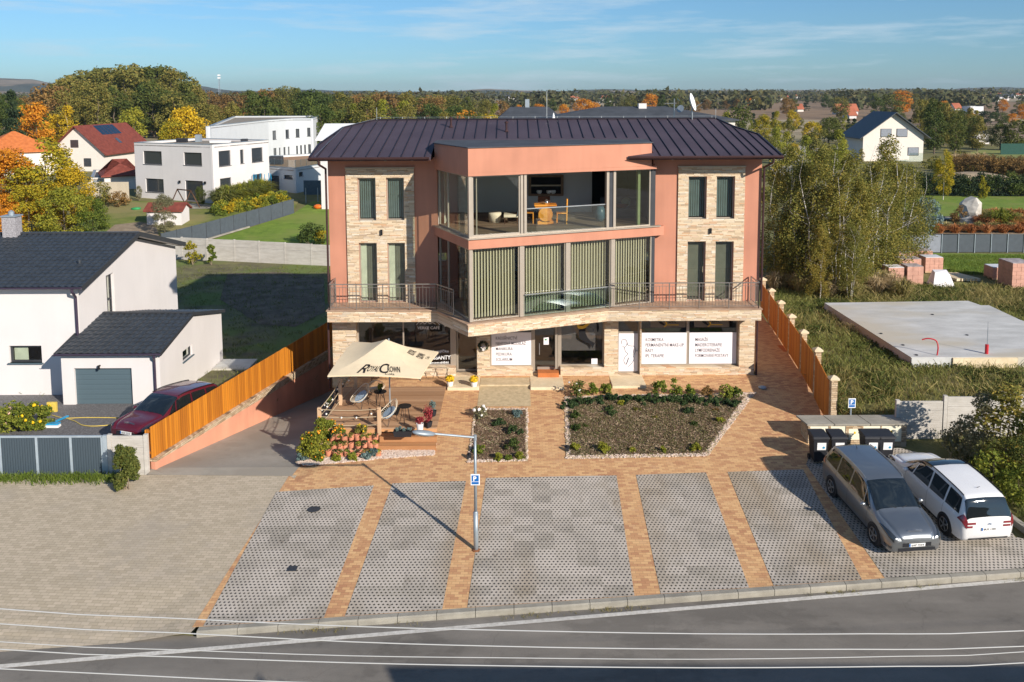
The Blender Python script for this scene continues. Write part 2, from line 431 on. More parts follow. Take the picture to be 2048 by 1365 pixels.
def asphalt():
    m = NT('asphalt'); p = m.pos()
    q = m.mapv(p, (0.25, 1.6, 1), (0, 0, -0.065))
    tracks = m.ramp(m.noise(q, 0.55, 4, 0.6), [(0.3, 0.80), (0.7, 1.15)])
    g = m.ramp(m.noise(p, 45, 3, 0.8), [(0.2, (0.165, 0.150, 0.132)), (0.8, (0.235, 0.214, 0.188))])
    patch = m.ramp(m.noise(m.mapv(p, (0.3, 0.5, 1)), 0.9, 5, 0.7), [(0.42, 0.80), (0.47, 0.97), (0.62, 1.12)])
    crack = m.node('TexVoronoi'); crack.feature = 'DISTANCE_TO_EDGE'; crack.inputs['Scale'].default_value = 0.22
    dv = m.node('VectorMath'); dv.operation = 'ADD'
    nn = m.node('TexNoise'); nn.inputs['Scale'].default_value = 0.9; nn.inputs['Detail'].default_value = 4; m.l(p, nn.inputs['Vector'])
    m.l(p, dv.inputs[0]); m.l(nn.outputs['Color'], dv.inputs[1]); m.l(dv.outputs[0], crack.inputs['Vector'])
    cr = m.ramp(crack.outputs['Distance'], [(0.0, 0.86), (0.004, 1.0)])
    c = m.mix(1.0, g, tracks, 'MULTIPLY'); c = m.mix(1.0, c, patch, 'MULTIPLY'); c = m.mix(1.0, c, cr, 'MULTIPLY')
    m.col(c).rough(0.85).bump(m.noise(p, 120, 2), 0.5, 0.006)
asphalt()
two('ramp_concrete', (0.33, 0.30, 0.25), (0.46, 0.42, 0.36), 0.8, 0.9, 0.3, 40, c3=(0.32, 0.285, 0.235), s3=0.4)
two('kerb_concrete', (0.27, 0.25, 0.21), (0.38, 0.355, 0.30), 1.5, 0.9, 0.3, 50)
two('slab_concrete', (0.44, 0.44, 0.425), (0.60, 0.60, 0.585), 0.9, 0.85, 0.15, 30, c3=(0.50, 0.46, 0.38), s3=0.25, vec=(0.6, 1.4, 1))
two('wall_concrete', (0.44, 0.41, 0.37), (0.55, 0.52, 0.48), 1.2, 0.9, 0.4, 20, vec=(1, 1, 4))
two('porch_stone', (0.62, 0.50, 0.33), (0.74, 0.62, 0.43), 2.0, 0.85, 0.2, 30)
two('sandy_gravel', (0.42, 0.33, 0.20), (0.58, 0.46, 0.29), 6, 0.95, 0.6, 60)
two('lawn', (0.11, 0.18, 0.02), (0.19, 0.27, 0.035), 1.1, 0.95, 0.9, 25, c3=(0.19, 0.23, 0.045), s3=0.25)
two('rough_grass', (0.085, 0.095, 0.03), (0.19, 0.165, 0.065), 0.8, 0.97, 0.9, 14, c3=(0.23, 0.17, 0.085), s3=0.22)
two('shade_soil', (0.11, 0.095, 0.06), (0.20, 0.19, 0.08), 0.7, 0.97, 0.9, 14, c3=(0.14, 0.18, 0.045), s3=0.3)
two('mulch', (0.075, 0.045, 0.028), (0.24, 0.155, 0.10), 7, 0.98, 1.0, 22, lo=0.3, hi=0.72)
two('dark_gravel', (0.10, 0.095, 0.095), (0.24, 0.23, 0.23), 14, 0.95, 0.8, 40)
two('dug_soil', (0.20, 0.15, 0.10), (0.34, 0.27, 0.19), 1.4, 0.97, 0.8, 8)
two('pebble', (0.42, 0.30, 0.23), (0.66, 0.55, 0.47), 16, 0.8, 0, lo=0.4, hi=0.6)
plain('deck_wood', (0.40, 0.235, 0.13), 0.75)
def wood(name, c1, c2, board, axis='x', gaps=True, rough=0.7, dark=0.35):
    m = NT(name); x, y, z = m.sep(m.pos())
    s = {'x': x, 'y': y, 'z': z, 'xy': m.math('ADD', x, m.math('MULTIPLY', y, 1.0))}[axis]
    t = m.math('DIVIDE', s, board); cell = m.math('FLOOR', t); v = m.wnoise(m.comb(cell, 1.0, 5.0)).outputs['Value']
    sc = {'x': (30, 2, 2), 'y': (2, 30, 2), 'z': (2, 2, 30), 'xy': (22, 22, 1.2)}[axis]
    g = m.noise(m.mapv(m.pos(), sc), 1.0, 5, 0.6, 0.5)
    f = m.math('ADD', m.math('MULTIPLY', v, 0.55), m.math('MULTIPLY', g, 0.5))
    c = m.ramp(f, [(0.2, c1), (0.8, c2)])
    if gaps:
        fr = m.math('FRACT', t); ed = m.math('MINIMUM', fr, m.math('SUBTRACT', 1.0, fr))
        c = m.mix(1.0, c, m.ramp(ed, [(0.02, dark), (0.07, 1.0)]), 'MULTIPLY')
        m.bump(m.ramp(ed, [(0.02, 0.0), (0.08, 1.0)]), 0.5, 0.01)
    m.col(c).rough(rough); return m.m
wood('deck_boards', (0.30, 0.165, 0.085), (0.50, 0.31, 0.185), 0.14, 'y')
wood('step_wood', (0.34, 0.15, 0.06), (0.56, 0.30, 0.14), 0.14, 'y', gaps=False)
wood('fence_wood', (0.36, 0.115, 0.010), (0.62, 0.225, 0.018), 0.16, 'xy', dark=0.4)
wood('fence_wood_dark', (0.40, 0.12, 0.014), (0.60, 0.22, 0.026), 0.16, 'xy', dark=0.4)
wood('post_wood', (0.48, 0.30, 0.17), (0.66, 0.46, 0.30), 0.4, 'xy', gaps=False)
wood('carved_wood', (0.50, 0.17, 0.02), (0.80, 0.36, 0.06), 0.3, 'x', gaps=False, rough=0.35)
wood('floor_wood', (0.17, 0.115, 0.075), (0.27, 0.19, 0.125), 0.2, 'y')
wood('dark_wood', (0.045, 0.02, 0.012), (0.10, 0.05, 0.025), 0.3, 'x', gaps=False)
def roofmetal():
    m = NT('roof_metal'); p = m.pos(); 
    n = m.noise(p, 0.5, 4); f = m.noise(p, 55, 3, 0.8)
    c = m.ramp(n, [(0.3, (0.056, 0.042, 0.056)), (0.7, (0.076, 0.058, 0.075))])
    c = m.mix(1.0, c, m.ramp(f, [(0.3, 0.75), (0.7, 1.3)]), 'MULTIPLY')
    m.col(c).rough(0.6); m.b.inputs['Specular IOR Level'].default_value = 0.25
    m.bump(m.noise(p, 5, 2), 0.08, 0.02)
roofmetal()
plain('seam_metal', (0.030, 0.022, 0.030), 0.4, 0.3)
plain('gutter_brown', (0.060, 0.030, 0.030), 0.4, 0.2)
plain('gutter_purple', (0.06, 0.045, 0.075), 0.35, 0.2)
plain('soffit', (0.16, 0.09, 0.07), 0.7)
plain('roof_tile_dark', (0.035, 0.042, 0.052), 0.45, var=0.25, spec=0.5)
two('roof_tile_red', (0.15, 0.036, 0.025), (0.24, 0.062, 0.042), 2.0, 0.8)
two('roof_tile_orange', (0.46, 0.13, 0.035), (0.62, 0.19, 0.055), 2.0, 0.8)
two('roof_far_red', (0.34, 0.10, 0.055), (0.46, 0.15, 0.08), 0.2, 0.85)
two('roof_grey', (0.050, 0.055, 0.064), (0.075, 0.082, 0.095), 0.8, 0.75)
two('flat_roof_gravel', (0.22, 0.19, 0.15), (0.32, 0.28, 0.23), 1.5, 0.95)
plain('frame_champagne', (0.40, 0.345, 0.285), 0.42, 0.35, 0.05)
plain('frame_dark', (0.045, 0.048, 0.055), 0.45, 0.1)
plain('white_paint', (0.80, 0.80, 0.80), 0.5, var=0.03)
plain('white_sheet', (0.80, 0.77, 0.80), 0.45, var=0.015)
plain('black_paint', (0.012, 0.012, 0.014), 0.45)
plain('black_plastic', (0.022, 0.023, 0.028), 0.5)
plain('lettering_dark', (0.022, 0.012, 0.035), 0.6)
plain('lettering_gold', (0.75, 0.45, 0.05), 0.5)
plain('steel', (0.45, 0.46, 0.47), 0.35, 0.8)
plain('railing_steel', (0.36, 0.33, 0.30), 0.35, 0.7)
plain('galvanised', (0.34, 0.39, 0.43), 0.45, 0.4)
plain('gate_frame', (0.42, 0.49, 0.55), 0.4, 0.3)
plain('door_slate', (0.085, 0.125, 0.150), 0.5)
plain('mesh_fabric', (0.070, 0.085, 0.100), 0.7)
plain('grey_fence', (0.24, 0.26, 0.30), 0.7)
plain('blue_sign', (0.012, 0.13, 0.42), 0.4, var=0.02)
plain('canvas', (0.78, 0.64, 0.44), 0.85, var=0.05, scale=2)
plain('rattan', (0.66, 0.58, 0.45), 0.7)
plain('cushion_blue', (0.33, 0.43, 0.52), 0.85, scale=20, var=0.4)
plain('terracotta', (0.56, 0.22, 0.13), 0.85, var=0.3, scale=6)
plain('pallet_brick', (0.56, 0.31, 0.235), 0.85, var=0.15)
plain('brick_orange_mat', (0.48, 0.16, 0.05), 0.9, bump=0.5)
plain('rope', (0.46, 0.36, 0.24), 0.9)
plain('lamp_globe', (0.85, 0.80, 0.70), 0.2)
plain('wire_white', (0.46, 0.46, 0.45), 0.5, var=0.02)
plain('red_plastic', (0.50, 0.03, 0.04), 0.45)
plain('yellow_hose', (0.65, 0.48, 0.10), 0.5)
plain('blue_plastic', (0.02, 0.28, 0.52), 0.4)
plain('orange_plastic', (0.75, 0.16, 0.02), 0.4)
plain('green_plastic', (0.03, 0.28, 0.09), 0.5)
plain('plastic_wrap', (0.72, 0.70, 0.72), 0.3, var=0.05)
plain('solar_cell', (0.012, 0.03, 0.06), 0.15, spec=0.8)
plain('flower_yellow', (0.80, 0.50, 0.01), 0.8, scale=30, var=0.35)
plain('flower_orange', (0.80, 0.28, 0.02), 0.8)
plain('flower_white', (0.78, 0.74, 0.72), 0.8)
plain('flower_pink', (0.72, 0.45, 0.40), 0.8)
plain('ceramic_white', (0.78, 0.77, 0.76), 0.3, var=0.02)
plain('curtain_white', (0.62, 0.64, 0.55), 0.9)
plain('curtain_green', (0.16, 0.20, 0.05), 0.9)
plain('sofa_grey', (0.05, 0.06, 0.07), 0.9)
plain('cushion_green', (0.20, 0.24, 0.12), 0.9)
plain('cushion_red', (0.16, 0.035, 0.025), 0.9)
plain('blue_vase', (0.05, 0.10, 0.13), 0.3)
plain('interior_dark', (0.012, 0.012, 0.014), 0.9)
plain('soil', (0.05, 0.035, 0.025), 0.95)
plain('bark', (0.13, 0.10, 0.075), 0.9, var=0.3, scale=6, bump=0.5)
plain('twig', (0.22, 0.17, 0.12), 0.9)
def birchbark():
    m = NT('birch_bark'); p = m.pos(); n = m.noise(m.mapv(p, (2, 2, 9)), 2.2, 4, 0.7)
    m.col(m.ramp(n, [(0.42, (0.06, 0.05, 0.045)), (0.5, (0.66, 0.62, 0.56))])).rough(0.8)
birchbark()
two('boulder', (0.40, 0.37, 0.33), (0.60, 0.56, 0.50), 2.5, 0.9, 0.5, 8)
def blindmat():
    m = NT('blind_slat'); p = m.pos()
    m.col(m.mix(1.0, (0.53, 0.475, 0.35), m.ramp(m.noise(m.mapv(p, (9, 9, 0.2)), 1, 2), [(0.3, 0.85), (0.7, 1.12)]), 'MULTIPLY')).rough(0.8)
blindmat()
plain('blind_grey', (0.17, 0.22, 0.23), 0.8)
plain('blind_dark', (0.20, 0.20, 0.165), 0.8)
plain('dim_room_backing', (0.16, 0.14, 0.09), 0.9)  # olive-brown of the dim room behind the slats, put into a backing sheet
plain('reflection_grey', (0.30, 0.26, 0.23), 0.9)  # tone of the sunlit street mirrored in the glass, painted on a sheet
plain('room_beige', (0.20, 0.165, 0.13), 0.9)
def glass(name, tint=0.75, refl=1.0, ior=1.52, rough=0.0, tc=None):
    m = NT(name); n = m.n; n.remove(m.b); out = n['Material Output']
    tr = m.node('BsdfTransparent'); tr.inputs[0].default_value = (*(tc or (tint, tint*1.02, tint)), 1)
    gl = m.node('BsdfGlossy'); gl.inputs['Roughness'].default_value = rough; gl.inputs[0].default_value = (refl, refl, refl, 1)
    fr = m.node('LayerWeight'); fr.inputs[0].default_value = 0.5
    f2 = m.math('MULTIPLY_ADD', m.math('POWER', fr.outputs['Facing'], 4.0), 0.85, 0.085)
    mx_ = m.node('MixShader'); m.l(f2, mx_.inputs[0]); m.l(tr.outputs[0], mx_.inputs[1]); m.l(gl.outputs[0], mx_.inputs[2]); m.l(mx_.outputs[0], out.inputs[0]); return m.m
glass('window_glass', 0.72, tc=(0.80, 0.84, 0.78)); glass('clear_glass', 0.92); glass('balustrade_glass', 0.8, tc=(0.86, 0.92, 0.90))
glass('tinted_glass', 0.4, tc=(0.5, 0.52, 0.54))
def dglass(name, c, r=0.05):
    m = NT(name); m.col(c).rough(r); m.b.inputs['Specular IOR Level'].default_value = 0.9; m.b.inputs['Coat Weight'].default_value = 0.5; m.b.inputs['Coat Roughness'].default_value = 0.02; return m.m
dglass('dark_pane', (0.035, 0.042, 0.050), 0.08); dglass('car_glass', (0.010, 0.014, 0.016), 0.03)
dglass('blue_grey_pane', (0.06, 0.075, 0.095), 0.15)
def carpaint(name, c, metal, rough=0.3):
    m = NT(name); m.col(m.mix(1.0, c, m.ramp(m.noise(m.pos(), 500, 1), [(0.3, 0.93), (0.7, 1.07)]), 'MULTIPLY')).rough(rough)
    m.b.inputs['Metallic'].default_value = metal; m.b.inputs['Coat Weight'].default_value = 1.0; m.b.inputs['Coat Roughness'].default_value = 0.04
    m.b.inputs['Specular IOR Level'].default_value = 0.5
carpaint('paint_grey', (0.27, 0.29, 0.31), 0.8, 0.30); carpaint('paint_white', (0.78, 0.78, 0.79), 0.0, 0.35); carpaint('paint_red', (0.13, 0.010, 0.022), 0.3, 0.3)
plain('tyre', (0.018, 0.018, 0.019), 0.85); plain('alloy', (0.42, 0.43, 0.44), 0.3, 0.8); plain('chrome', (0.75, 0.76, 0.78), 0.12, 0.95, 0.02)
dglass('tail_red', (0.22, 0.02, 0.03), 0.15); dglass('headlamp', (0.025, 0.03, 0.036), 0.08)
def foliage(name, cols, trans=0.25, big=0.35):
    m = NT(name); g = m.node('NewGeometry'); oi = m.node('ObjectInfo')
    f = m.math('ADD', m.math('MULTIPLY', g.outputs['Random Per Island'], 0.55), m.math('MULTIPLY', m.noise(m.pos(), big, 3), 0.5))
    f = m.math('ADD', f, m.math('MULTIPLY', m.math('SUBTRACT', oi.outputs['Random'], 0.5), 0.35))
    n = len(cols); c = m.ramp(f, [(0.12+0.76*i/(n-1), cols[i]) for i in range(n)])
    m.col(c).rough(0.75); m.b.inputs['Specular IOR Level'].default_value = 0.2
    tl = m.node('BsdfTranslucent'); m.l(c, tl.inputs[0]); mx_ = m.node('MixShader'); mx_.inputs[0].default_value = trans
    m.l(m.b.outputs[0], mx_.inputs[1]); m.l(tl.outputs[0], mx_.inputs[2]); m.l(mx_.outputs[0], m.n['Material Output'].inputs[0]); return m.m
foliage('leaf_olive', [(0.07, 0.08, 0.02), (0.14, 0.14, 0.032), (0.22, 0.20, 0.045), (0.29, 0.22, 0.055)])
foliage('leaf_green', [(0.035, 0.06, 0.015), (0.07, 0.10, 0.022), (0.12, 0.15, 0.03)])
foliage('leaf_mid', [(0.05, 0.075, 0.018), (0.09, 0.115, 0.025), (0.16, 0.16, 0.035)])
foliage('leaf_lime', [(0.14, 0.17, 0.025), (0.24, 0.25, 0.03), (0.36, 0.32, 0.035)])
foliage('leaf_yellow', [(0.22, 0.20, 0.02), (0.50, 0.34, 0.02), (0.68, 0.44, 0.02)])
foliage('leaf_gold', [(0.16, 0.18, 0.02), (0.36, 0.30, 0.02), (0.55, 0.36, 0.02)])
foliage('leaf_orange', [(0.38, 0.17, 0.015), (0.60, 0.22, 0.015), (0.72, 0.34, 0.03)])
foliage('leaf_brown', [(0.12, 0.075, 0.03), (0.22, 0.13, 0.045), (0.32, 0.19, 0.06)])
foliage('leaf_spruce', [(0.018, 0.035, 0.018), (0.035, 0.06, 0.028), (0.06, 0.085, 0.035)])
foliage('leaf_birch', [(0.08, 0.095, 0.02), (0.17, 0.175, 0.035), (0.27, 0.24, 0.055), (0.38, 0.27, 0.05)], 0.3, 0.8)
foliage('leaf_juniper', [(0.022, 0.045, 0.02), (0.045, 0.08, 0.03), (0.09, 0.13, 0.04)])
foliage('leaf_bluegreen', [(0.08, 0.13, 0.13), (0.15, 0.22, 0.21), (0.25, 0.32, 0.30)])
foliage('leaf_grey', [(0.12, 0.12, 0.06), (0.20, 0.19, 0.10), (0.30, 0.26, 0.15)])
foliage('leaf_shrub', [(0.06, 0.10, 0.015), (0.14, 0.18, 0.025), (0.28, 0.28, 0.04)])
foliage('leaf_red', [(0.16, 0.015, 0.02), (0.30, 0.03, 0.04), (0.40, 0.08, 0.08)])
foliage('leaf_rust', [(0.30, 0.10, 0.03), (0.45, 0.18, 0.06), (0.55, 0.28, 0.12)])
foliage('weed', [(0.16, 0.16, 0.05), (0.26, 0.23, 0.075), (0.38, 0.31, 0.12), (0.52, 0.41, 0.20)], 0.3, 0.5)
foliage('weed_green', [(0.10, 0.13, 0.03), (0.18, 0.20, 0.05), (0.30, 0.28, 0.09)], 0.3, 0.5)
foliage('grass_blade', [(0.06, 0.11, 0.015), (0.12, 0.18, 0.025), (0.20, 0.25, 0.04)], 0.3, 0.5)
foliage('reed_tan', [(0.30, 0.22, 0.11), (0.48, 0.36, 0.20), (0.62, 0.48, 0.29)], 0.3, 0.5)
foliage('far_leaf', [(0.04, 0.05, 0.022), (0.08, 0.085, 0.032), (0.13, 0.11, 0.045)], 0.15, 0.02)
MT = MATS
def Y(a): return a * K
def ground():
    def axis(lo, hi, st, far0, far1):
        a = list(np.arange(lo, hi, st)); d = st; v = a[-1]
        while v < far1: d *= 1.16; v += d; a.append(v)
        d = st; v = lo; b = []
        while v > far0: d *= 1.16; v -= d; b.append(v)
        return b[::-1] + a
    xs = axis(-42, 42, 0.7, -7000, 7000); ys = axis(0, 112, 0.8, -150, 9000)
    nx = len(xs)
    def tg(x, y):
        if -30 < x < 16 and 15 < y < 60: return min(T(x+a, y+b) for a in (-0.75, 0, 0.75) for b in (-0.85, 0, 0.85)) - 0.055
        return T(x, y) - 0.055
    vs = [(x, y, tg(x, y)) for y in ys for x in xs]
    fs = [(j*nx+i, j*nx+i+1, (j+1)*nx+i+1, (j+1)*nx+i) for j in range(len(ys)-1) for i in range(nx-1)]
    m = NT('countryside'); p = m.pos(); x, y, z = m.sep(p)
    near = m.ramp(m.noise(p, 0.35, 6, 0.7), [(0.3, (0.11, 0.12, 0.035)), (0.55, (0.19, 0.17, 0.065)), (0.75, (0.26, 0.20, 0.10))])
    vo = m.node('TexVoronoi'); vo.inputs['Scale'].default_value = 1.0
    m.l(m.mapv(p, (1/330, 1/520, 1), (0, 0, 0.35)), vo.inputs['Vector'])
    v = m.sep(vo.outputs['Color'])[0]
    field = m.ramp(v, [(0.0, (0.085, 0.075, 0.035)), (0.22, (0.11, 0.10, 0.045)), (0.24, (0.26, 0.17, 0.10)), (0.45, (0.30, 0.21, 0.13)), (0.47, (0.12, 0.15, 0.045)), (0.68, (0.13, 0.16, 0.05)), (0.7, (0.36, 0.29, 0.19)), (1.0, (0.30, 0.23, 0.14))], 'CONSTANT')
    field = m.mix(1.0, field, m.ramp(m.noise(m.mapv(p, (0.01, 0.05, 1)), 1.0, 5), [(0.3, 0.8), (0.7, 1.15)]), 'MULTIPLY')
    fac = m.math('DIVIDE', m.math('SUBTRACT', y, 190.0), 60.0); fac.node.use_clamp = True
    m.col(m.mix(fac, near, field)).rough(0.97); m.bump(m.noise(p, 9, 4), 0.6, 0.05)
    me = bpy.data.meshes.new('ground'); me.from_pydata(vs, [], fs); me.update()
    prop(link('ground', me, m.m), kind='structure')
ground()
def hills():
    m = NT('hill_cover'); p = m.pos()
    n = m.noise(m.mapv(p, (1/420, 1/700, 0.004)), 1.0, 5, 0.55)
    c = m.ramp(n, [(0.40, (0.050, 0.062, 0.045)), (0.50, (0.075, 0.075, 0.050)), (0.54, (0.24, 0.18, 0.12)), (0.66, (0.30, 0.24, 0.17)), (0.7, (0.12, 0.15, 0.06))])
    m.col(m.mix(1.0, c, m.ramp(m.noise(p, 0.02, 6, 0.8), [(0.35, 0.55), (0.65, 1.35)]), 'MULTIPLY')).rough(1.0)
    def env(u):     # silhouette height above the horizon in photo pixels
        pts = [(-900, 24), (-200, 28), (0, 33), (60, 30), (110, 22), (150, 16), (400, 15), (470, 6), (620, 7), (700, 4), (900, 3), (960, 6), (1120, 3), (1180, 6), (1300, 3), (1420, 4), (1560, 1), (1700, 3), (1780, 4), (1830, 3), (1880, 0), (1930, 5), (2010, 7), (2080, 5), (2600, 5), (3200, 9)]
        for (a, b), (c2, d) in zip(pts[:-1], pts[1:]):
            if a <= u <= c2: return lerp(b, d, sst(a, c2, u))
        return 4
    for name, y0, ys_, k, ns in (('hills', 3600, 900, 1.0, 3), ('hills', 2300, 420, 0.45, 8)):
        us = np.arange(-900, 3150, 12); rows = 13; vs = []
        for j in range(rows):
            q = j/(rows-1); yy = y0 + (q-0.5)*2*ys_
            for u in us:
                h = env(float(u))*y0/F*k
                h += (math.sin(u*0.05+ns)*1.0 + math.sin(u*0.021+ns*2)*2.0 + math.sin(u*0.13*ns)*0.7)*(0.9 if k == 1 else 0.8)
                h += 13 if k == 1 else 5
                vs.append(((u-CU)/F*yy, yy, -2 + max(0, h)*math.cos((q-0.5)*PI)**0.7 if 0 < j < rows-1 else -3))
        nx = len(us); fs = [(j*nx+i, j*nx+i+1, (j+1)*nx+i+1, (j+1)*nx+i) for j in range(rows-1) for i in range(nx-1)]
        me = bpy.data.meshes.new(name); me.from_pydata(vs, [], fs); me.update(); me.polygons.foreach_set('use_smooth', [True]*len(fs))
        prop(link(name, me, m.m), kind='structure')
hills()
def gp(*uv): return [tuple(G(u, v))[:2] for u, v in uv]
def struct(o): return prop(o, kind='structure')
def kx(x, off=0.0): return (x, yk(x) + off)
struct(drape('road', [kx(-70, 0.15), kx(-8.3, 0.15), kx(-7.9, 0.03), kx(70, 0.03), (70, -40), (-70, -40)], 0.0, MT['asphalt'], 3.0, fn=Troad))
rampx = lambda y: ramp_edge(y)
struct(drape('forecourt_paving', [kx(-60, 0.0), kx(-8.1, 0.0), (-7.85, Y(16.7)), (-7.25, Y(21.95)), (-12.3, Y(22.0)), (-60, Y(22.0))], 0.004, MT['beige_pavers'], 1.2))
struct(drape('driveway', [(-12.28, Y(22.0)), (-7.4, Y(21.9)), (-7.12, Y(24)), (-7.7, Y(27.8)), (-7.8, Y(36)), (-8.9, Y(36.3)), (-9.2, Y(34)), (-12.3, Y(22.3))], 0.012, MT['ramp_concrete'], 0.7, fn=lambda x, y: -0.12*(28-y/K) if y/K < 22.3 else -0.7-(y/K-22.3)*(2.37/11.7)))
ochre = [tuple(G(383, 1258))[:2], (-7.5, Y(21.9)), (-7.14, Y(23.9)), (-6.95, Y(28.2)), (10.4, Y(28.2)), (10.45, Y(41)), (13.9, Y(41)), (13.1, Y(33)), (11.95, Y(25.7)), (11.6, Y(23.4)), tuple(G(1650, 930))[:2], tuple(G(1765, 1149))[:2]]
ochre = [(p[0], yk(p[0])+0.205 if p[1] < yk(p[0])+1.3 else p[1]) for p in ochre]
struct(drape('ochre_paving', ochre, 0.008, MT['ochre_pavers'], 1.0))
def ck(poly): return [(p[0], yk(p[0])+0.205 if p[1] < yk(p[0])+1.3 else p[1]) for p in poly]
bays = [[(553,985),(748,972),(648,1236),(405,1257)], [(785,968),(932,963),(885,1216),(690,1233)], [(972,957),(1233,952),(1268,1188),(935,1213)],
        [(1272,951),(1412,946),(1495,1169),(1320,1183)], [(1455,945),(1606,940),(1720,1154),(1545,1167)],
        [(1612,930),(1622,903),(1800,897),(1925,930),(2030,1075),(2300,1180),(2140,1128),(1765,1150)]]
for i, b in enumerate(bays): struct(drape('parking_bay', ck(gp(*b)), 0.016, MT['grass_grid_pavers'], 2.0))
k = MB()
x = -7.95; cs = math.cos(math.atan(0.0775*K))
while x < 34:
    a, b = x, x + 0.985*cs
    def kz(xx, off): return -0.12*(28 - (yk(xx)+off)/K)
    za, zb = kz(a, 0.1)+0.02, kz(b, 0.1)+0.02
    P = [Vector((a, yk(a)+o_, zz)) for o_, zz in ((0, za-0.35), (0.20, za-0.35), (0.20, za), (0.03, za), (0, za-0.03))]
    Q = [Vector((b, yk(b)+o_, zz)) for o_, zz in ((0, zb-0.35), (0.20, zb-0.35), (0.20, zb), (0.03, zb), (0, zb-0.03))]
    k.add(P+Q, [(0,1,2,3,4)[::1], (9,8,7,6,5)] + [(i, 5+i, 5+(i+1) % 5, (i+1) % 5) for i in range(5)])
    x += 1.0*cs
kb = k.build('kerb', MT['kerb_concrete']); struct(kb)
def roadpt(u, v):
    p = G(u, v); return p
l0, l1, l2 = roadpt(0, 1334), roadpt(1000, 1236), roadpt(2047, 1161)
dline = (l2 - l0).normalized(); nl = Vector((-dline.y, dline.x, 0))*0.075
e0, e1 = l0 - dline*30, l2 + dline*30
struct(drape('edge_line', [tuple(e0-nl)[:2], tuple(e1-nl)[:2], tuple(e1+nl)[:2], tuple(e0+nl)[:2]], 0.012, two('road_paint', (0.50, 0.47, 0.42), (0.68, 0.65, 0.60), 9, 0.8), 2.5, fn=Troad))
def scatter_blades(name, mat, pts, hgt, width, per, spread, seed, lean=0.35, label=None, cat=None, hv=0.4):
    """pts: list of (x,y,z); one mesh of bent blades"""
    r = np.random.default_rng(seed); P = np.repeat(np.array(pts), per, axis=0); n = len(P)
    P = P + np.c_[r.normal(0, spread, n), r.normal(0, spread, n), np.zeros(n)]
    h = hgt*(1 + r.uniform(-hv, hv, n)); a = r.uniform(0, 2*PI, n); w = width*(0.7+0.6*r.random(n))
    dx, dy = np.cos(a), np.sin(a); le = r.normal(0, lean, (n, 2))*h[:, None]
    V = np.zeros((n, 4, 3))
    V[:, 0] = P + np.c_[-dx*w, -dy*w, -0.03+0*h]; V[:, 1] = P + np.c_[dx*w, dy*w, -0.03+0*h]
    V[:, 2] = P + np.c_[dx*w*0.5+le[:, 0], dy*w*0.5+le[:, 1], h*0.95]; V[:, 3] = P + np.c_[-dx*w*0.35+le[:, 0], -dy*w*0.35+le[:, 1], h]
    me = bpy.data.meshes.new(name); me.vertices.add(4*n); me.vertices.foreach_set('co', V.reshape(-1))
    me.loops.add(4*n); me.loops.foreach_set('vertex_index', np.arange(4*n)); me.polygons.add(n)
    me.polygons.foreach_set('loop_start', np.arange(0, 4*n, 4)); me.polygons.foreach_set('loop_total', np.full(n, 4)); me.update(); me.validate()
    o = link(name, me, mat); return prop(o, label, cat, kind='stuff')
def inpoly(x, y, poly):
    c = False; n = len(poly); j = n-1
    for i in range(n):
        if (poly[i][1] > y) != (poly[j][1] > y) and x < (poly[j][0]-poly[i][0])*(y-poly[i][1])/(poly[j][1]-poly[i][1])+poly[i][0]: c = not c
        j = i
    return c
def fill(poly, n, seed, avoid=()):
    r = random.Random(seed); xs = [p[0] for p in poly]; ys = [p[1] for p in poly]; out = []; tries = 0
    while len(out) < n and tries < n*30:
        tries += 1; x = r.uniform(min(xs), max(xs)); y = r.uniform(min(ys), max(ys))
        if inpoly(x, y, poly) and not any(inpoly(x, y, a) for a in avoid): out.append((x, y, T(x, y)))
    return out
r_ = random.Random(3); gpts = []
for i in range(420):
    x = r_.uniform(-6.5, 22); dens = math.sin(x*0.9)+math.sin(x*2.3+1)+0.4
    if r_.random()*2.2 < dens: gpts.append((x, yk(x)-0.05-abs(r_.gauss(0, 0.05)), T(x, yk(x)-0.1)))
scatter_blades('gutter_weeds', MT['weed'], gpts, 0.05, 0.006, 8, 0.05, 5, 0.6, 'thin dry weeds growing along the foot of the kerb', 'weeds')

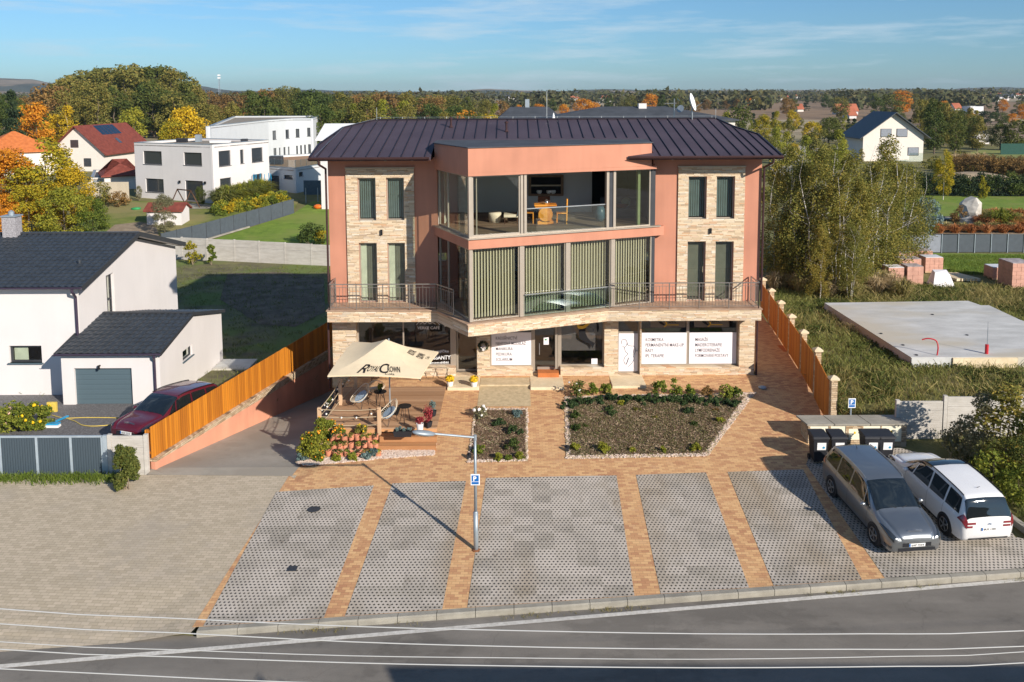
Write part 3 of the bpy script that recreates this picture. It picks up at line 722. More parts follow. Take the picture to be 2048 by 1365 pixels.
B = thing('commercial_building', 'large salmon-coloured three storey building with stone cladding and a glazed corner bay', 'building', (1.2, Y(32), 0))
YW, YG, YS = Y(28.5), Y(28.2), Y(27.4)
DEEP = YW + 12.0
XL, XR = -7.72, 10.48
def SP(fr, u, v):
    r = ray(u, v); d = fr.d3; o = fr.o      # o + d s = r t
    det = r.x*(-d.y) + d.x*r.y
    t = (o.x*(-d.y) + d.x*o.y)/det; s = (r.x*o.y - r.y*o.x)/det*-1
    p = r*t; s = (Vector((p.x, p.y)) - o).dot(Vector((d.x, d.y)))
    return s, CAMZ + p.z
def window(fr, s0, s1, z0, z1, parent, rec=0.12, fw=0.06, mull=(), trans=(), gl='window_glass', fm='frame_champagne', name='window', dep=0.07, glabel=None):
    m = MB(); a, b = -rec, -rec-dep
    m.fbox(fr, s0, s0+fw, b, a, z0, z1); m.fbox(fr, s1-fw, s1, b, a, z0, z1)
    m.fbox(fr, s0+fw, s1-fw, b, a, z0, z0+fw); m.fbox(fr, s0+fw, s1-fw, b, a, z1-fw, z1)
    for q in mull: m.fbox(fr, q-fw/2, q+fw/2, b+0.003, a-0.003, z0+fw, z1-fw)
    for q in trans: m.fbox(fr, s0+fw, s1-fw, b+0.006, a-0.006, q-fw/2, q+fw/2)
    w = m.build(name, MT[fm], parent)
    g = MB(); t = (a+b)/2
    g.add([fr.p(s0+fw*0.5, t, z0+fw*0.5), fr.p(s1-fw*0.5, t, z0+fw*0.5), fr.p(s1-fw*0.5, t, z1-fw*0.5), fr.p(s0+fw*0.5, t, z1-fw*0.5)], [(0,1,2,3)])
    go = g.build('glass_pane', MT[gl], w)
    return w
def slats(fr, s0, s1, z0, z1, t, parent, mat='blind_slat', sp=0.127, w=0.096, ang=-32):
    m = MB(); n = int((s1-s0)/sp); ca, sa = math.cos(math.radians(ang))*w/2, math.sin(math.radians(ang))*w/2
    for i in range(n+1):
        s = s0 + (i+0.5)*(s1-s0)/(n+1)
        A = fr.p(s-ca, t-sa, z0); Bp = fr.p(s+ca, t+sa, z0)
        m.add([A, Bp, Bp+Vector((0,0,z1-z0)), A+Vector((0,0,z1-z0))], [(0,1,2,3)])
    m.fbox(fr, s0, s1, t-0.03, t+0.03, z1+0.002, z1+0.05)
    return m.build('blind', MT[mat], parent)
fW = Fr((XL, YW), (XR, YW)); X = lambda x: x - XL     # s along the front from world x
WL = [(-6.48, -5.72), (-5.28, -4.53)]; WR = [(7.40, 8.17), (8.58, 9.35)]
ZU = (6.66, 8.46); ZD = (3.14, 5.70)
holes = [(X(a), X(b), *z) for a, b in WL+WR for z in (ZU, ZD)]
wm = MB()
wall(wm, fW, 0, X(-3.15), 3.1, 9.3, holes[:4], 0.38); wall(wm, fW, X(5.93), X(XR), 3.1, 9.3, holes[4:], 0.38)
wm.box(XL, XL+0.35, YW+0.381, DEEP, 3.1, 9.3); wm.box(XR-0.35, XR, YW+0.381, DEEP, 3.1, 9.3); wm.box(XL+0.351, XR-0.351, DEEP-0.35, DEEP, 3.1, 9.3)
wm.build('upper_wall', MT['salmon_plaster'], B)
for (a, b), hs, sgn in (((-6.97, -4.11), WL, 1), ((6.97, 9.77), WR, -1)):
    f2 = Fr((a, YW-0.07), (b, YW-0.07)); pm = MB()
    wall(pm, f2, 0, b-a, 3.1, 8.86, [(h0-a, h1-a, *z) for h0, h1 in hs for z in (ZU, ZD)], 0.069)
    pm.build('stone_panel', MT['ledger_stone'], B)
    cp = MB(); cp.box(a-0.03, b+0.03, YW-0.10, YW-0.001, 8.862, 8.90); cp.build('panel_cap', MT['beige_plaster'], B)
for i, (a, b) in enumerate(WL+WR):
    w = window(fW, X(a), X(b), ZU[0], ZU[1], B, 0.10, 0.05)
    s = MB(); s.box(a, b, YW-0.06, YW+0.10, ZU[0]-0.02, ZU[0]+0.012); s.build('sill', MT['frame_champagne'], w)
    slats(fW, X(a)+0.06, X(b)-0.06, ZU[0]+0.08, ZU[1]-0.12, -0.21, w, 'blind_grey', 0.10, 0.075, 12)
    w = window(fW, X(a), X(b), ZD[0], ZD[1], B, 0.10, 0.05, name='balcony_door')
    if i < 2:
        c = MB(); n = 10
        for j in range(n):
            x0 = a+0.05+j*0.24/n; c.add([(x0, YW+0.19+0.015*(j % 2), ZD[0]+0.05), (x0+0.24/n, YW+0.19+0.015*((j+1) % 2), ZD[0]+0.05), (x0+0.24/n, YW+0.19+0.015*((j+1) % 2), ZD[1]-0.1), (x0, YW+0.19+0.015*(j % 2), ZD[1]-0.1)], [(0,1,2,3)])
        c.build('curtain', MT['curtain_white'], w)
    slats(fW, X(a)+0.06, X(b)-0.06, ZD[0]+0.05, ZD[1]-0.1, -0.24, w, 'blind_dark', 0.10, 0.09, 12)
bay_out = [(-3.15, YW), (-1.65, 33.1), (6.0, 36.2), (6.0, YW)]
im = MB()
im.prism([(XL+0.36, YW+0.4), (-3.1, YW+0.3), (-1.60, 33.25), (5.9, 36.3), (5.9, YW+0.4), (XR-0.36, YW+0.4), (XR-0.36, DEEP-0.36), (XL+0.36, DEEP-0.36)], 6.10, 6.40)
im.build('upper_floor', MT['floor_wood'], B)
im = MB(); im.prism([(-3.1, YW+0.4), (-3.1, YW+0.1), (-1.60, 33.25), (5.9, 36.3), (5.9, 40.7), (-3.1, 40.7)], 8.86, 8.95)
im.build('ceiling', MT['interior_white'], B)
im = MB(); im.box(-3.3, 3.74, 40.7, 40.85, 6.402, 8.858); im.box(-3.3, -3.15, YW+0.39, 40.7, 6.402, 8.858)
im.build('interior_wall', MT['interior_white'], B)
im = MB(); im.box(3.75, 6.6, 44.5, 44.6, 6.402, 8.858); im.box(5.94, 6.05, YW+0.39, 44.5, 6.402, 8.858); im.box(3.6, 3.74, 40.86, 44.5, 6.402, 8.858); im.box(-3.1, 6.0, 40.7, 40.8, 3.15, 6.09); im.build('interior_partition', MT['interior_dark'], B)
im = MB(); im.box(XL+0.42, XR-0.60, YW+2.2, YW+2.3, 0.02, 2.6); im.box(XL+0.42, XR-0.6, YG+0.46, DEEP-0.31, -0.02, 0.015); im.build('shop_interior', MT['room_beige'], B)
fF = Fr((-1.65, 33.1), (6.0, 36.2)); fL = Fr((-3.15, YW), (-1.65, 33.1))
su = lambda u, v: SP(fF, u, v)[0]
bb = MB()
bb.prism([(-3.30, YW+0.0), (-1.67, 33.0), (6.35, 36.25), (6.35, YW-0.004), (5.9, YW-0.004), (5.9, 36.5), (-1.5, 33.5), (-2.9, YW)], 6.02, 6.40)
bb.build('bay_band', MT['salmon_plaster'], B)
bp = MB(); bp.prism([(-3.22, Y(28.3)), (-1.66, 33.02), (5.75, Y(27.98)), (5.75, Y(30.2)), (-3.22, Y(30.2))], 8.96, 9.9)
bp.prism([(-3.22, Y(28.3)), (-1.66, 33.02), (5.98, Y(28.06)), (5.98, YW+0.3), (-3.22, YW+0.3)], 8.83, 8.958)
bp.build('bay_parapet', MT['salmon_plaster'], B)
bt = MB(); bt.prism([(-3.27, Y(28.27)), (-1.67, 32.96), (5.80, Y(27.95)), (5.80, Y(30.25)), (-3.27, Y(30.25))], 9.903, 9.935)
bt.build('bay_roof', MT['roof_grey'], B)
sil = MB(); sil.prism([(-3.36, YW), (-1.69, 32.90), (6.2, 36.1), (6.2, 36.4), (-1.55, 33.35), (-3.1, YW)], 6.403, 6.44); sil.build('bay_sill', MT['frame_champagne'], B)
zu0, zu1, zl0, zl1 = 6.44, 8.83, 3.16, 6.02
def seg(u0, u1, v=400): return su(u0, v), su(u1, v)
post = MB()
for u0, u1 in ((934, 944), (1041.5, 1046.5), (1048.5, 1053.5), (1213.5, 1218.5), (1227, 1231.5)):
    a, b = seg(u0, u1); post.fbox(fF, max(a, 0.0), b, -0.16, 0.0, zu0, zu1)
post.fbox(fF, su(944, 400), su(1227, 400), -0.155, -0.005, zu0, zu0+0.05)
post.build('bay_post', MT['frame_champagne'], B)
a, b = seg(945, 1041); window(fF, a, b, zu0+0.05, zu1, B, 0.05, 0.05)
a, b = seg(955, 957); q = MB(); q.fbox(fF, a, b, -0.22, -0.16, zu0+0.05, zu1); q.build('sliding_frame', MT['frame_champagne'], B)
a, b = seg(1231, 1302); window(fF, a, b, zu0, zu1, B, 0.05, 0.05)
q = MB(); q.fbox(fF, b+0.0, 8.25, -0.3, -0.05, zu0, zu1); q.build('bay_return', MT['frame_dark'], B)
a, b = seg(1219.5, 1226); q = MB(); q.fbox(fF, a, b, -0.14, -0.03, zu0+0.05, zu1); q.build('sliding_panel', MT['frame_dark'], B)
LL = fL.L
for z0, z1 in ((zu0, zu1), (zl0, zl1)):
    window(fL, 0.05, LL-0.06, z0, z1, B, 0.05, 0.07, mull=(LL*0.30,))
def balustrade(fr, a, b, z0, z1, parent, t):
    g = MB(); g.fbox(fr, a, b, t-0.008, t+0.008, z0, z1); go = g.build('glass_balustrade', MT['balustrade_glass'], parent)
    r2 = MB(); r2.fbox(fr, a, b, t-0.025, t+0.025, z1+0.002, z1+0.04); r2.build('handrail', MT['steel'], go)
a, b = seg(1053.5, 1227); balustrade(fF, a, b, zu0+0.05, 7.42, B, -0.10)
lowp = [(937, 945), (1040, 1048), (1132, 1140), (1222, 1229)]; post = MB()
for u0, u1 in lowp:
    a, b = seg(u0, u1, 580); post = MB(); post.fbox(fF, max(0.0, a), b, -0.16, 0.0, zl0, zl1); post.build('bay_post', MT['frame_champagne'], B)
for u0, u1 in ((945, 1040), (1048, 1132), (1140, 1222), (1229, 1303)):
    a, b = seg(u0, u1, 580); w = window(fF, a, b, zl0, zl1, B, 0.05, 0.045)
    slats(fF, a+0.06, b-0.05, zl0+0.08, zl1-0.10, -0.30, w)
    q = MB(); q.fbox(fF, a, b, -0.62, -0.60, zl0, zl1); q.build('dim_room_backing', MT['dim_room_backing'], w)  # added sheet, coloured like the dim room seen between the slats
a, b = seg(1048, 1222, 580); balustrade(fF, a, b, zl0+0.02, 4.02, B, 0.05)
a, b = seg(1303, 1308, 580); q = MB(); q.fbox(fF, a, 8.25, -0.3, -0.05, zl0, zl1); q.build('bay_return', MT['frame_dark'], B)
slab = [(-7.6, YW+0.02), (-7.6, YS), (-3.09, YS), (-1.71, Y(25.66)), (3.93, YS), (10.2, YS), (10.2, YW+0.02)]
s = MB(); s.prism(slab, 2.64, 3.10); s.build('balcony_slab', MT['ledger_stone'], B)
def grow(poly, d):
    cx = sum(p[0] for p in poly)/len(poly); out = []
    for x, y in poly: out.append((x + (d if x > cx else -d), y - (d if y < YW else 0)))
    return out
s = MB(); s.prism(grow(slab, 0.04), 3.103, 3.135)
s.build('balcony_floor', two('balcony_tile', (0.34, 0.22, 0.15), (0.48, 0.33, 0.23), 2.5, 0.6), B)
def railing(pts, h, parent, sp=0.135, zf=3.135, posts=1.2):
    m = MB()
    for (x0, y0), (x1, y1) in zip(pts[:-1], pts[1:]):
        a, b = Vector((x0, y0, zf)), Vector((x1, y1, zf)); L_ = (b-a).length; d = (b-a)/L_
        m.bar(a+Vector((0,0,h)), b+Vector((0,0,h)), 0.05, 0.035); m.bar(a+Vector((0,0,0.10)), b+Vector((0,0,0.10)), 0.03, 0.02)
        m.bar(a+Vector((0,0,h-0.13)), b+Vector((0,0,h-0.13)), 0.02, 0.015)
        n = max(1, round(L_/posts))
        for i in range(n+1): p = a+d*(L_*i/n); m.tube(p, p+Vector((0,0,h)), 0.022, n=6)
        n = int(L_/sp)
        for i in range(1, n): 
            p = a+d*(L_*i/n); q = 0.10 if i % 4 else 0.10
            m.tube(p+Vector((0,0,q)), p+Vector((0,0,h-(0.13 if i % 4 else 0.0))), 0.009, n=4, cap=False)
    return m.build('balcony_railing', MT['railing_steel'], parent)
railing([(-7.5, YW-0.1), (-7.5, YS+0.08), (-3.13, YS+0.08), (-2.35, Y(26.65))], 1.07, B)
railing([(3.98, YS+0.08), (10.1, YS+0.08), (10.1, YW-0.1)], 1.07, B)
fG = Fr((-7.62, YG), (10.24, YG)); XG = lambda x: x + 7.62
gh = [(-6.62, -2.42, 0.38), (-2.42, -1.51, 0.03), (-0.97, 0.85, 0.34), (0.85, 2.03, 0.03), (2.03, 3.88, 0.36), (4.46, 5.40, 0.03), (5.44, 9.60, 0.36)]
gm = MB(); wall(gm, fG, 0, 10.24+7.62, 0.0, 2.638, [(XG(a), XG(b), z, 2.60) for a, b, z in gh], 0.45)
gm.box(-7.62, -7.3, YG+0.451, DEEP, 0.0, 2.638); gm.box(9.9, 10.24, YG+0.451, DEEP, 0.0, 2.638); gm.box(-7.3, 9.9, DEEP-0.3, DEEP, 0, 2.638)
gm.build('stone_wall', MT['ledger_stone'], B)
pl = MB()
for a, b in ((-7.66, -2.42), (-1.51, 0.85), (2.03, 4.44), (5.46, 10.28)):
    pl.box(a, b, YG-0.05, YG+0.2, -0.45, -0.004)
    pl.box(a-0.01, b+0.01, YG-0.07, YG-0.051, -0.04, 0.0)
pl.box(-7.66, -7.58, YG+0.2, DEEP, -3.4, -0.004)
pl.build('plinth', MT['plinth_stone'], B)
bm_ = MB(); bm_.box(-7.55, -7.45, YG, DEEP, -3.3, 0); bm_.build('basement_wall', MT['beige_plaster'], B)
q = MB(); q.box(-7.70, -7.64, Y(30), Y(32.4), -2.6, -0.5); q.build('basement_door', MT['door_slate'], B)
REC = 0.30
w = window(fG, XG(-6.62), XG(-2.42), 0.38, 2.60, B, REC, 0.06, mull=(XG(-4.66),), gl='tinted_glass')
cafe = w
w = window(fG, XG(-2.42), XG(-1.51), 0.03, 2.60, B, REC+0.35, 0.07, trans=(2.12,), gl='tinted_glass', name='cafe_door')
jm = MB(); jm.fbox(fG, XG(-2.66), XG(-2.42), -0.6, -0.29, 0.03, 2.6); jm.build('door_jamb', MT['frame_champagne'], B)
w1 = window(fG, XG(-0.97), XG(0.85), 0.34, 2.60, B, REC, 0.05, trans=(1.80,), gl='tinted_glass')
d1 = window(fG, XG(0.85), XG(2.03), 0.03, 2.60, B, REC, 0.10, gl='tinted_glass', name='salon_door')
q = MB(); q.box(1.05, 1.85, YG+REC-0.01, YG+REC+0.06, 0.04, 0.30); q.box(1.80, 1.90, YG+0.02, YG+REC+0.05, 0.3, 2.35); q.build('door_leaf_frame', MT['frame_champagne'], d1)
q = MB(); q.bar((1.14, YG+REC-0.05, 0.85), (1.14, YG+REC-0.05, 1.35), 0.03, 0.03); q.build('handle', MT['steel'], d1)
w2 = window(fG, XG(2.03), XG(3.88), 0.36, 2.60, B, REC, 0.05, gl='tinted_glass')
d2 = window(fG, XG(4.46), XG(5.40), 0.03, 2.60, B, REC, 0.06, trans=(1.80,), gl='tinted_glass', name='massage_door')
q = MB(); q.bar((5.24, YG+REC-0.05, 1.0), (5.36, YG+REC-0.05, 1.0), 0.03, 0.03); q.build('handle', MT['steel'], d2)
w3 = window(fG, XG(5.44), XG(7.47), 0.36, 2.60, B, REC, 0.06, gl='tinted_glass')
w4 = window(fG, XG(7.47), XG(9.60), 0.36, 2.60, B, REC, 0.06, gl='tinted_glass')
R3, U3 = (1, 0, 0), (0, 0, 1)
def panel(x0, x1, z0, z1, par, mat='white_sheet', name='sign_panel', t=REC-0.012, th=0.008):
    q = MB(); q.box(x0, x1, YG+t-th, YG+t, z0, z1); return q.build(name, MT[mat], par)
def lines(ls, par, x, z0, dz, h, t=REC-0.022, mat='lettering_dark', wmax=None):
    for i, s_ in enumerate(ls):
        text(s_, 'lettering', MT[mat], par, (x, YG+t, z0-i*dz), R3, U3, size=h*1.5, width=None if wmax is None else wmax[i]*1.0, bold=0.004, spacing=1.02)
def wid(u0, u1): return (u1-u0)*YG/F
p1 = panel(-0.91, 0.79, 0.40, 1.82, w1)
lines(['KADEŘNICTVÍ', 'NEHTOVÁ MODELÁŽ', 'MANIKÚRA', 'PEDIKÚRA', 'SOLÁRIUM'], p1, -0.73, 1.51, 0.233, 0.125, wmax=[wid(988, 1032), wid(988, 1050), wid(988, 1023), wid(988, 1021), wid(988, 1022)])
p2 = panel(5.50, 7.42, 0.42, 1.78, w3)
lines(['KOSMETIKA', 'PERMANENTNÍ MAKE-UP', 'ŘASY', 'IPL TERAPIE'], p2, 5.66, 1.41, 0.235, 0.135, wmax=[wid(1297, 1334), wid(1297, 1376), wid(1297, 1313), wid(1297, 1335)])
p3 = panel(7.53, 9.54, 0.42, 1.78, w4)
lines(['MASÁŽE', 'MADEROTERAPIE', 'LYMFODRENÁŽE', 'FORMOVÁNÍ POSTAVY'], p3, 7.78, 1.41, 0.235, 0.135, wmax=[wid(1399, 1425), wid(1399, 1454), wid(1399, 1450), wid(1399, 1468)])
panel(5.50, 7.2, 1.80, 1.95, w3, 'curtain_green', 'shelf_strip', REC+0.10); panel(7.53, 8.9, 1.80, 1.95, w4, 'curtain_green', 'shelf_strip', REC+0.10)
def stroke(pts, w, mat, par, name='drawn_line', t=REC-0.03, th=0.004):
    """flat ribbon through (x, z, width factor) points on the glass plane"""
    m = MB(); P = [Vector((p[0], 0, p[1])) for p in pts]; W_ = [w*(p[2] if len(p) > 2 else 1) for p in pts]
    # catmull-rom
    Q = []; QW = []
    for i in range(len(P)-1):
        a = P[max(i-1, 0)]; b = P[i]; c = P[i+1]; d = P[min(i+2, len(P)-1)]
        for j in range(6):
            u = j/6; Q.append(0.5*((2*b)+(c-a)*u+(2*a-5*b+4*c-d)*u*u+(-a+3*b-3*c+d)*u**3)); QW.append(lerp(W_[i], W_[i+1], u))
    Q.append(P[-1]); QW.append(W_[-1]); vs = []
    for i, q in enumerate(Q):
        d = (Q[min(i+1, len(Q)-1)]-Q[max(i-1, 0)]).normalized(); n = Vector((-d.z, 0, d.x))*QW[i]/2
        vs += [(q+n), (q-n)]
    yy = YG+t; vs = [(v.x, yy, v.z) for v in vs]
    m.add(vs, [(2*i, 2*i+1, 2*i+3, 2*i+2) for i in range(len(Q)-1)])
    return m.build(name, MT[mat], par)
for w_, x0 in ((w3, 6.22), (w4, 8.08)):
    stroke([(x0+0.42, 2.40, 0.3), (x0+0.28, 2.47, 1), (x0+0.12, 2.44, 1.6), (x0+0.04, 2.32, 1.6), (x0+0.12, 2.20, 1.2), (x0+0.24, 2.12, 0.4)], 0.09, 'black_paint', w_, 'logo_curl')
    stroke([(x0+0.26, 2.26, 0.3), (x0+0.33, 2.20, 1), (x0+0.31, 2.10, 1), (x0+0.22, 2.03, 0.3)], 0.06, 'lettering_gold', w_, 'logo_curl')
    text('BK', 'lettering', MT['black_paint'], w_, (x0+0.40, YG+REC-0.03, 2.22), R3, U3, size=0.27, bold=0.01)
    stroke([(x0+0.30, 2.12), (x0+0.85, 2.12)], 0.03, 'lettering_gold', w_, 'logo_line')
    pq = panel(x0-0.35, x0+1.15, 2.0, 2.55, w_, 'room_beige', 'frosted_strip', REC+0.02)
p4 = panel(4.52, 5.34, 0.10, 1.76, d2)
sx, sz = 4.52, 0.10; SXW, SZH = 0.82, 1.66
def dr(pts, w=0.016): stroke([(sx+x_*SXW, sz+z_*SZH, 1) for x_, z_ in pts], w, 'lettering_dark', p4)
dr([(0.18, 0.72), (0.14, 0.78), (0.22, 0.84), (0.36, 0.83), (0.44, 0.76), (0.40, 0.68), (0.30, 0.64), (0.20, 0.66)])
dr([(0.44, 0.76), (0.48, 0.70), (0.60, 0.67), (0.80, 0.66), (0.88, 0.58), (0.86, 0.50), (0.80, 0.44)])
dr([(0.30, 0.64), (0.36, 0.52), (0.48, 0.46), (0.34, 0.38), (0.28, 0.28), (0.36, 0.18)])
dr([(0.80, 0.60), (0.76, 0.44), (0.80, 0.32), (0.70, 0.22), (0.50, 0.12)])
dr([(0.52, 0.36), (0.48, 0.28), (0.40, 0.18)], 0.03)
hx, hz = 2.72, 1.05
hp = [(0.55, 1.42), (0.80, 1.40), (1.00, 1.22), (1.05, 0.95), (0.98, 0.72), (0.93, 0.90), (0.93, 1.10), (0.84, 1.24), (0.70, 1.28), (0.52, 1.10), (0.42, 0.98), (0.42, 0.72), (0.52, 0.52), (0.66, 0.38), (0.86, 0.30), (0.80, 0.18), (0.74, 0.06), (0.66, 0.22), (0.50, 0.30), (0.30, 0.40), (0.12, 0.52), (0.10, 0.74), (0.16, 0.94), (0.12, 1.06), (0.30, 1.10), (0.40, 1.26)]
q = MB(); q.add([(hx+a*0.92, YG+REC-0.03, hz+b) for a, b in hp], [tuple(range(len(hp)))[::1]]); q.build('head_graphic', MT['black_paint'], w2)
stroke([(hx+0.05, hz+1.12, 0.5), (hx+0.12, hz+0.99, 1.3), (hx+0.32, hz+1.0, 1.2), (hx+0.52, hz+1.16, 1), (hx+0.66, hz+1.24, 0.4)], 0.11, 'lettering_gold', w2, 'hair_graphic', t=REC-0.035)
for pts in ([(0.56, 0.98), (0.62, 1.0), (0.68, 0.97)], [(0.80, 0.98), (0.86, 1.0), (0.90, 0.97)], [(0.70, 0.70), (0.78, 0.68), (0.84, 0.71)], [(0.76, 0.92), (0.79, 0.82), (0.75, 0.80)]):
    stroke([(hx+a*0.92, hz+b, 1) for a, b in pts], 0.022, 'blue_grey_pane', w2, 'face_line')
panel(3.36, 3.62, 0.42, 0.66, w2, 'white_sheet', 'notice_sheet')
q = panel(1.32, 1.54, 1.28, 1.60, d1, 'white_sheet', 'notice_sheet'); stroke([(1.37, 1.50), (1.45, 1.50)], 0.06, 'green_plastic', q, 'notice_mark')
panel(2.09, 3.82, 0.98, 2.50, w2, 'reflection_grey', 'reflection_backing', REC+0.12)  # added sheet; its grey-brown stands in for the street reflected in the glass
text('VERKE CAFÉ', 'lettering', MT['white_paint'], cafe, (-4.05, YG+REC-0.03, 1.98), R3, U3, size=0.17, width=0.95, bold=0.01)
stroke([(-4.10, 2.17), (-3.95, 2.30), (-3.60, 2.42), (-3.25, 2.30), (-3.10, 2.17)], 0.02, 'white_paint', cafe, 'logo_line')
stroke([(-3.95, 2.20), (-3.82, 2.27), (-3.74, 2.21), (-3.62, 2.30), (-3.52, 2.21), (-3.42, 2.27), (-3.28, 2.19)], 0.02, 'white_paint', cafe, 'logo_line')
for i, (s_, w_, sz_) in enumerate((('sázená vajíčka', 1.15, 0.15), ('CROISSANTY', 1.22, 0.25), ('od pondělí', 1.15, 0.12))):
    text(s_, 'lettering', MT['white_paint'], cafe, (-3.88, YG+REC-0.03, (0.97, 0.66, 0.48)[i]), R3, U3, size=sz_, width=w_, bold=0.02)
for a, b, y0, lab in ((-2.68, -1.38, 27.05, 0), (0.72, 2.10, 27.05, 0), (4.08, 5.48, 27.15, 0)):
    q = MB(); q.box(a, b, Y(y0), YG+0.62 if a < 0 else YG+0.3, -0.5, 0.012); q.build('porch_step', MT['porch_stone'], B, bevel=0.012)
q = MB(); q.box(1.06, 1.95, Y(28.02), YG+REC-0.02, 0.013, 0.20); q.build('door_riser', MT['brick_orange_mat'], B)
for x in (-5.5, 8.35):
    q = MB(); q.box(x-0.04, x+0.04, YW-0.16, YW-0.071, 6.05, 6.27); q.build('wall_lamp', MT['black_paint'], B)
for x in (-6.2, -5.2, -4.1, 6.6, 7.7):
    q = MB(); q.lathe((x, Y(27.95), 9.215), [(0.06, 0), (0.07, 0.06)], 10); q.build('soffit_light', MT['lamp_globe'], B)
q = MB(); q.box(-2.78, -2.52, Y(27.2), Y(27.35), 2.52, 2.61); q.build('flood_light', MT['lamp_globe'], B)
EY = 27.6
def rz(x, y): return 9.4 + 0.25*(y/K - EY)
out_l = [(-8.2, EY), (-8.27, 29.2), (-7.8, 31.6), (-6.5, 32.8)]; out_r = [(9.8, 32.8), (10.28, 31.4), (10.96, 30.35), (10.95, EY)]
rf = MB()
front = [(-8.2, EY), (-3.3, EY), (-3.3, 29.8), (5.82, 29.8), (5.82, 28.0), (4.7, EY), (10.95, EY), (10.96, 30.35), (10.28, 31.4), (9.8, 32.8), (-6.5, 32.8), (-7.8, 31.6), (-8.27, 29.2)]
rf.prism([(x_, Y(y_)) for x_, y_ in front], lambda x, y: rz(x, y)-0.12, rz)
zr = rz(0, Y(32.8))
bk = [(-6.5, 32.8), (9.8, 32.8), (10.9, 38.0), (-8.2, 38.0)]
zb = lambda x, y: zr - 0.25*(y/K-32.8)
rf.prism([(x_, Y(y_)) for x_, y_ in bk], lambda x, y: zb(x, y)-0.12, lambda x, y: zb(x, y)-0.002)
for outl in (out_l, out_r):     # steep side facets down to the side eaves
    for (x0, y0), (x1, y1) in zip(outl[:-1], outl[1:]):
        ex0 = -8.3 if x0 < 0 else 11.0
        P = [Vector((x0, Y(y0), rz(0, Y(y0)))), Vector((x1, Y(y1), rz(0, Y(y1)))), Vector((ex0, Y(y1)+0.2, 9.35)), Vector((ex0, Y(y0)+0.1, 9.35))]
        rf.add(P, [(0,1,2,3)])
ra = rf.build('roof', MT['roof_metal'], B)
rf = MB(); rf.add([(-6.5, Y(32.8), zr), (-8.2, Y(38), zb(0, Y(38))), (-8.3, Y(33), 9.35)], [(0,1,2)]); rf.add([(9.8, Y(32.8), zr), (10.9, Y(38), zb(0, Y(38))), (11.0, Y(33), 9.35)], [(0,1,2)])
rf.build('roof_hip', MT['roof_metal'], ra)
sf = MB(); sf.prism([(-8.05, Y(EY)+0.05), (-3.3, Y(EY)+0.05), (-3.3, YW+0.3), (-8.05, YW+0.3)], 9.25, 9.275); sf.prism([(4.9, Y(EY)+0.05), (10.8, Y(EY)+0.05), (10.8, YW+0.3), (6.0, YW+0.3), (6.0, Y(28.05))], 9.25, 9.275)
sf.box(XL+0.05, XR-0.05, YW+0.4, DEEP-0.4, 9.2, 9.245)
sf.build('soffit', MT['soffit'], ra)
ft = MB()
def gutter(x0, x1):
    ft.bar((x0, Y(EY)-0.02, 9.33), (x1, Y(EY)-0.02, 9.33), 0.03, 0.15); n = 8
    for i in range(n):
        a0, a1 = PI+PI*i/n, PI+PI*(i+1)/n
        c = (Y(EY)-0.10, 9.37)
        ft.add([(x0, c[0]+0.07*math.cos(a0), c[1]+0.07*math.sin(a0)), (x1, c[0]+0.07*math.cos(a0), c[1]+0.07*math.sin(a0)), (x1, c[0]+0.07*math.cos(a1), c[1]+0.07*math.sin(a1)), (x0, c[0]+0.07*math.cos(a1), c[1]+0.07*math.sin(a1))], [(0,1,2,3)])
gutter(-8.25, -3.35); gutter(4.75, 11.0)
ft.build('gutter', MT['gutter_brown'], ra)
sm = MB()
x_ = -6.4; xs_ = []
while x_ < 9.9: xs_.append(x_); x_ += 0.478
for x0 in [-7.9, -7.42, -6.93] + xs_ + [10.18, 10.6]:
    y1 = 32.8
    if x0 < -6.5: y1 = lerp(31.6, 32.8, (x0+7.8)/1.3) if x0 > -7.8 else 31.0
    if x0 > 9.8: y1 = lerp(32.8, 31.4, (x0-9.8)/0.48) if x0 < 10.28 else 30.9
    y0 = 29.95 if -3.35 < x0 < 5.84 else EY+0.02
    sm.bar((x0, Y(y0), rz(0, Y(y0))+0.018), (x0, Y(y1), rz(0, Y(y1))+0.018), 0.022, 0.045)
sm.bar((-6.5, Y(32.8), zr+0.03), (9.8, Y(32.8), zr+0.03), 0.16, 0.06)
for outl in (out_l, out_r):
    for (x0, y0), (x1, y1) in zip(outl[:-1], outl[1:]): sm.bar((x0, Y(y0), rz(0, Y(y0))+0.02), (x1, Y(y1), rz(0, Y(y1))+0.02), 0.08, 0.05)
sm.build('roof_seam', MT['seam_metal'], ra)
lr = MB()
lr.tube((-6.5, Y(32.8), zr+0.13), (9.8, Y(32.8), zr+0.13), 0.008, n=5)
for i in range(16): lr.tube((-6.3+i*1.06, Y(32.8), zr), (-6.3+i*1.06, Y(32.8), zr+0.15), 0.012, n=5)
lr.path([(-6.5, Y(32.8), zr+0.08), (-7.75, Y(31.6), rz(0, Y(31.6))+0.06), (-8.0, Y(EY), 9.45)], 0.008); lr.tube((9.75, Y(32.7), zr), (9.75, Y(32.7), zr+0.5), 0.01, n=5); lr.tube((-6.45, Y(32.7), zr), (-6.45, Y(32.7), zr+0.6), 0.01, n=5)
lr.build('lightning_conductor', MT['steel'], ra)
for u, v in ((902, 250), (1013, 262)):
    y = 31.6 if u < 950 else 30.9; P = PY(u, v, Y(y)); z = rz(0, Y(y))
    q = MB(); q.tube((P.x, Y(y), z-0.02), (P.x, Y(y), z+0.42), 0.05, n=10); q.lathe((P.x, Y(y), z+0.38), [(0.085, 0), (0.085, 0.07), (0.02, 0.11)], 10); q.lathe((P.x, Y(y), z), [(0.11, 0), (0.06, 0.1)], 10)
    q.build('vent_pipe', MT['gutter_brown'], ra)
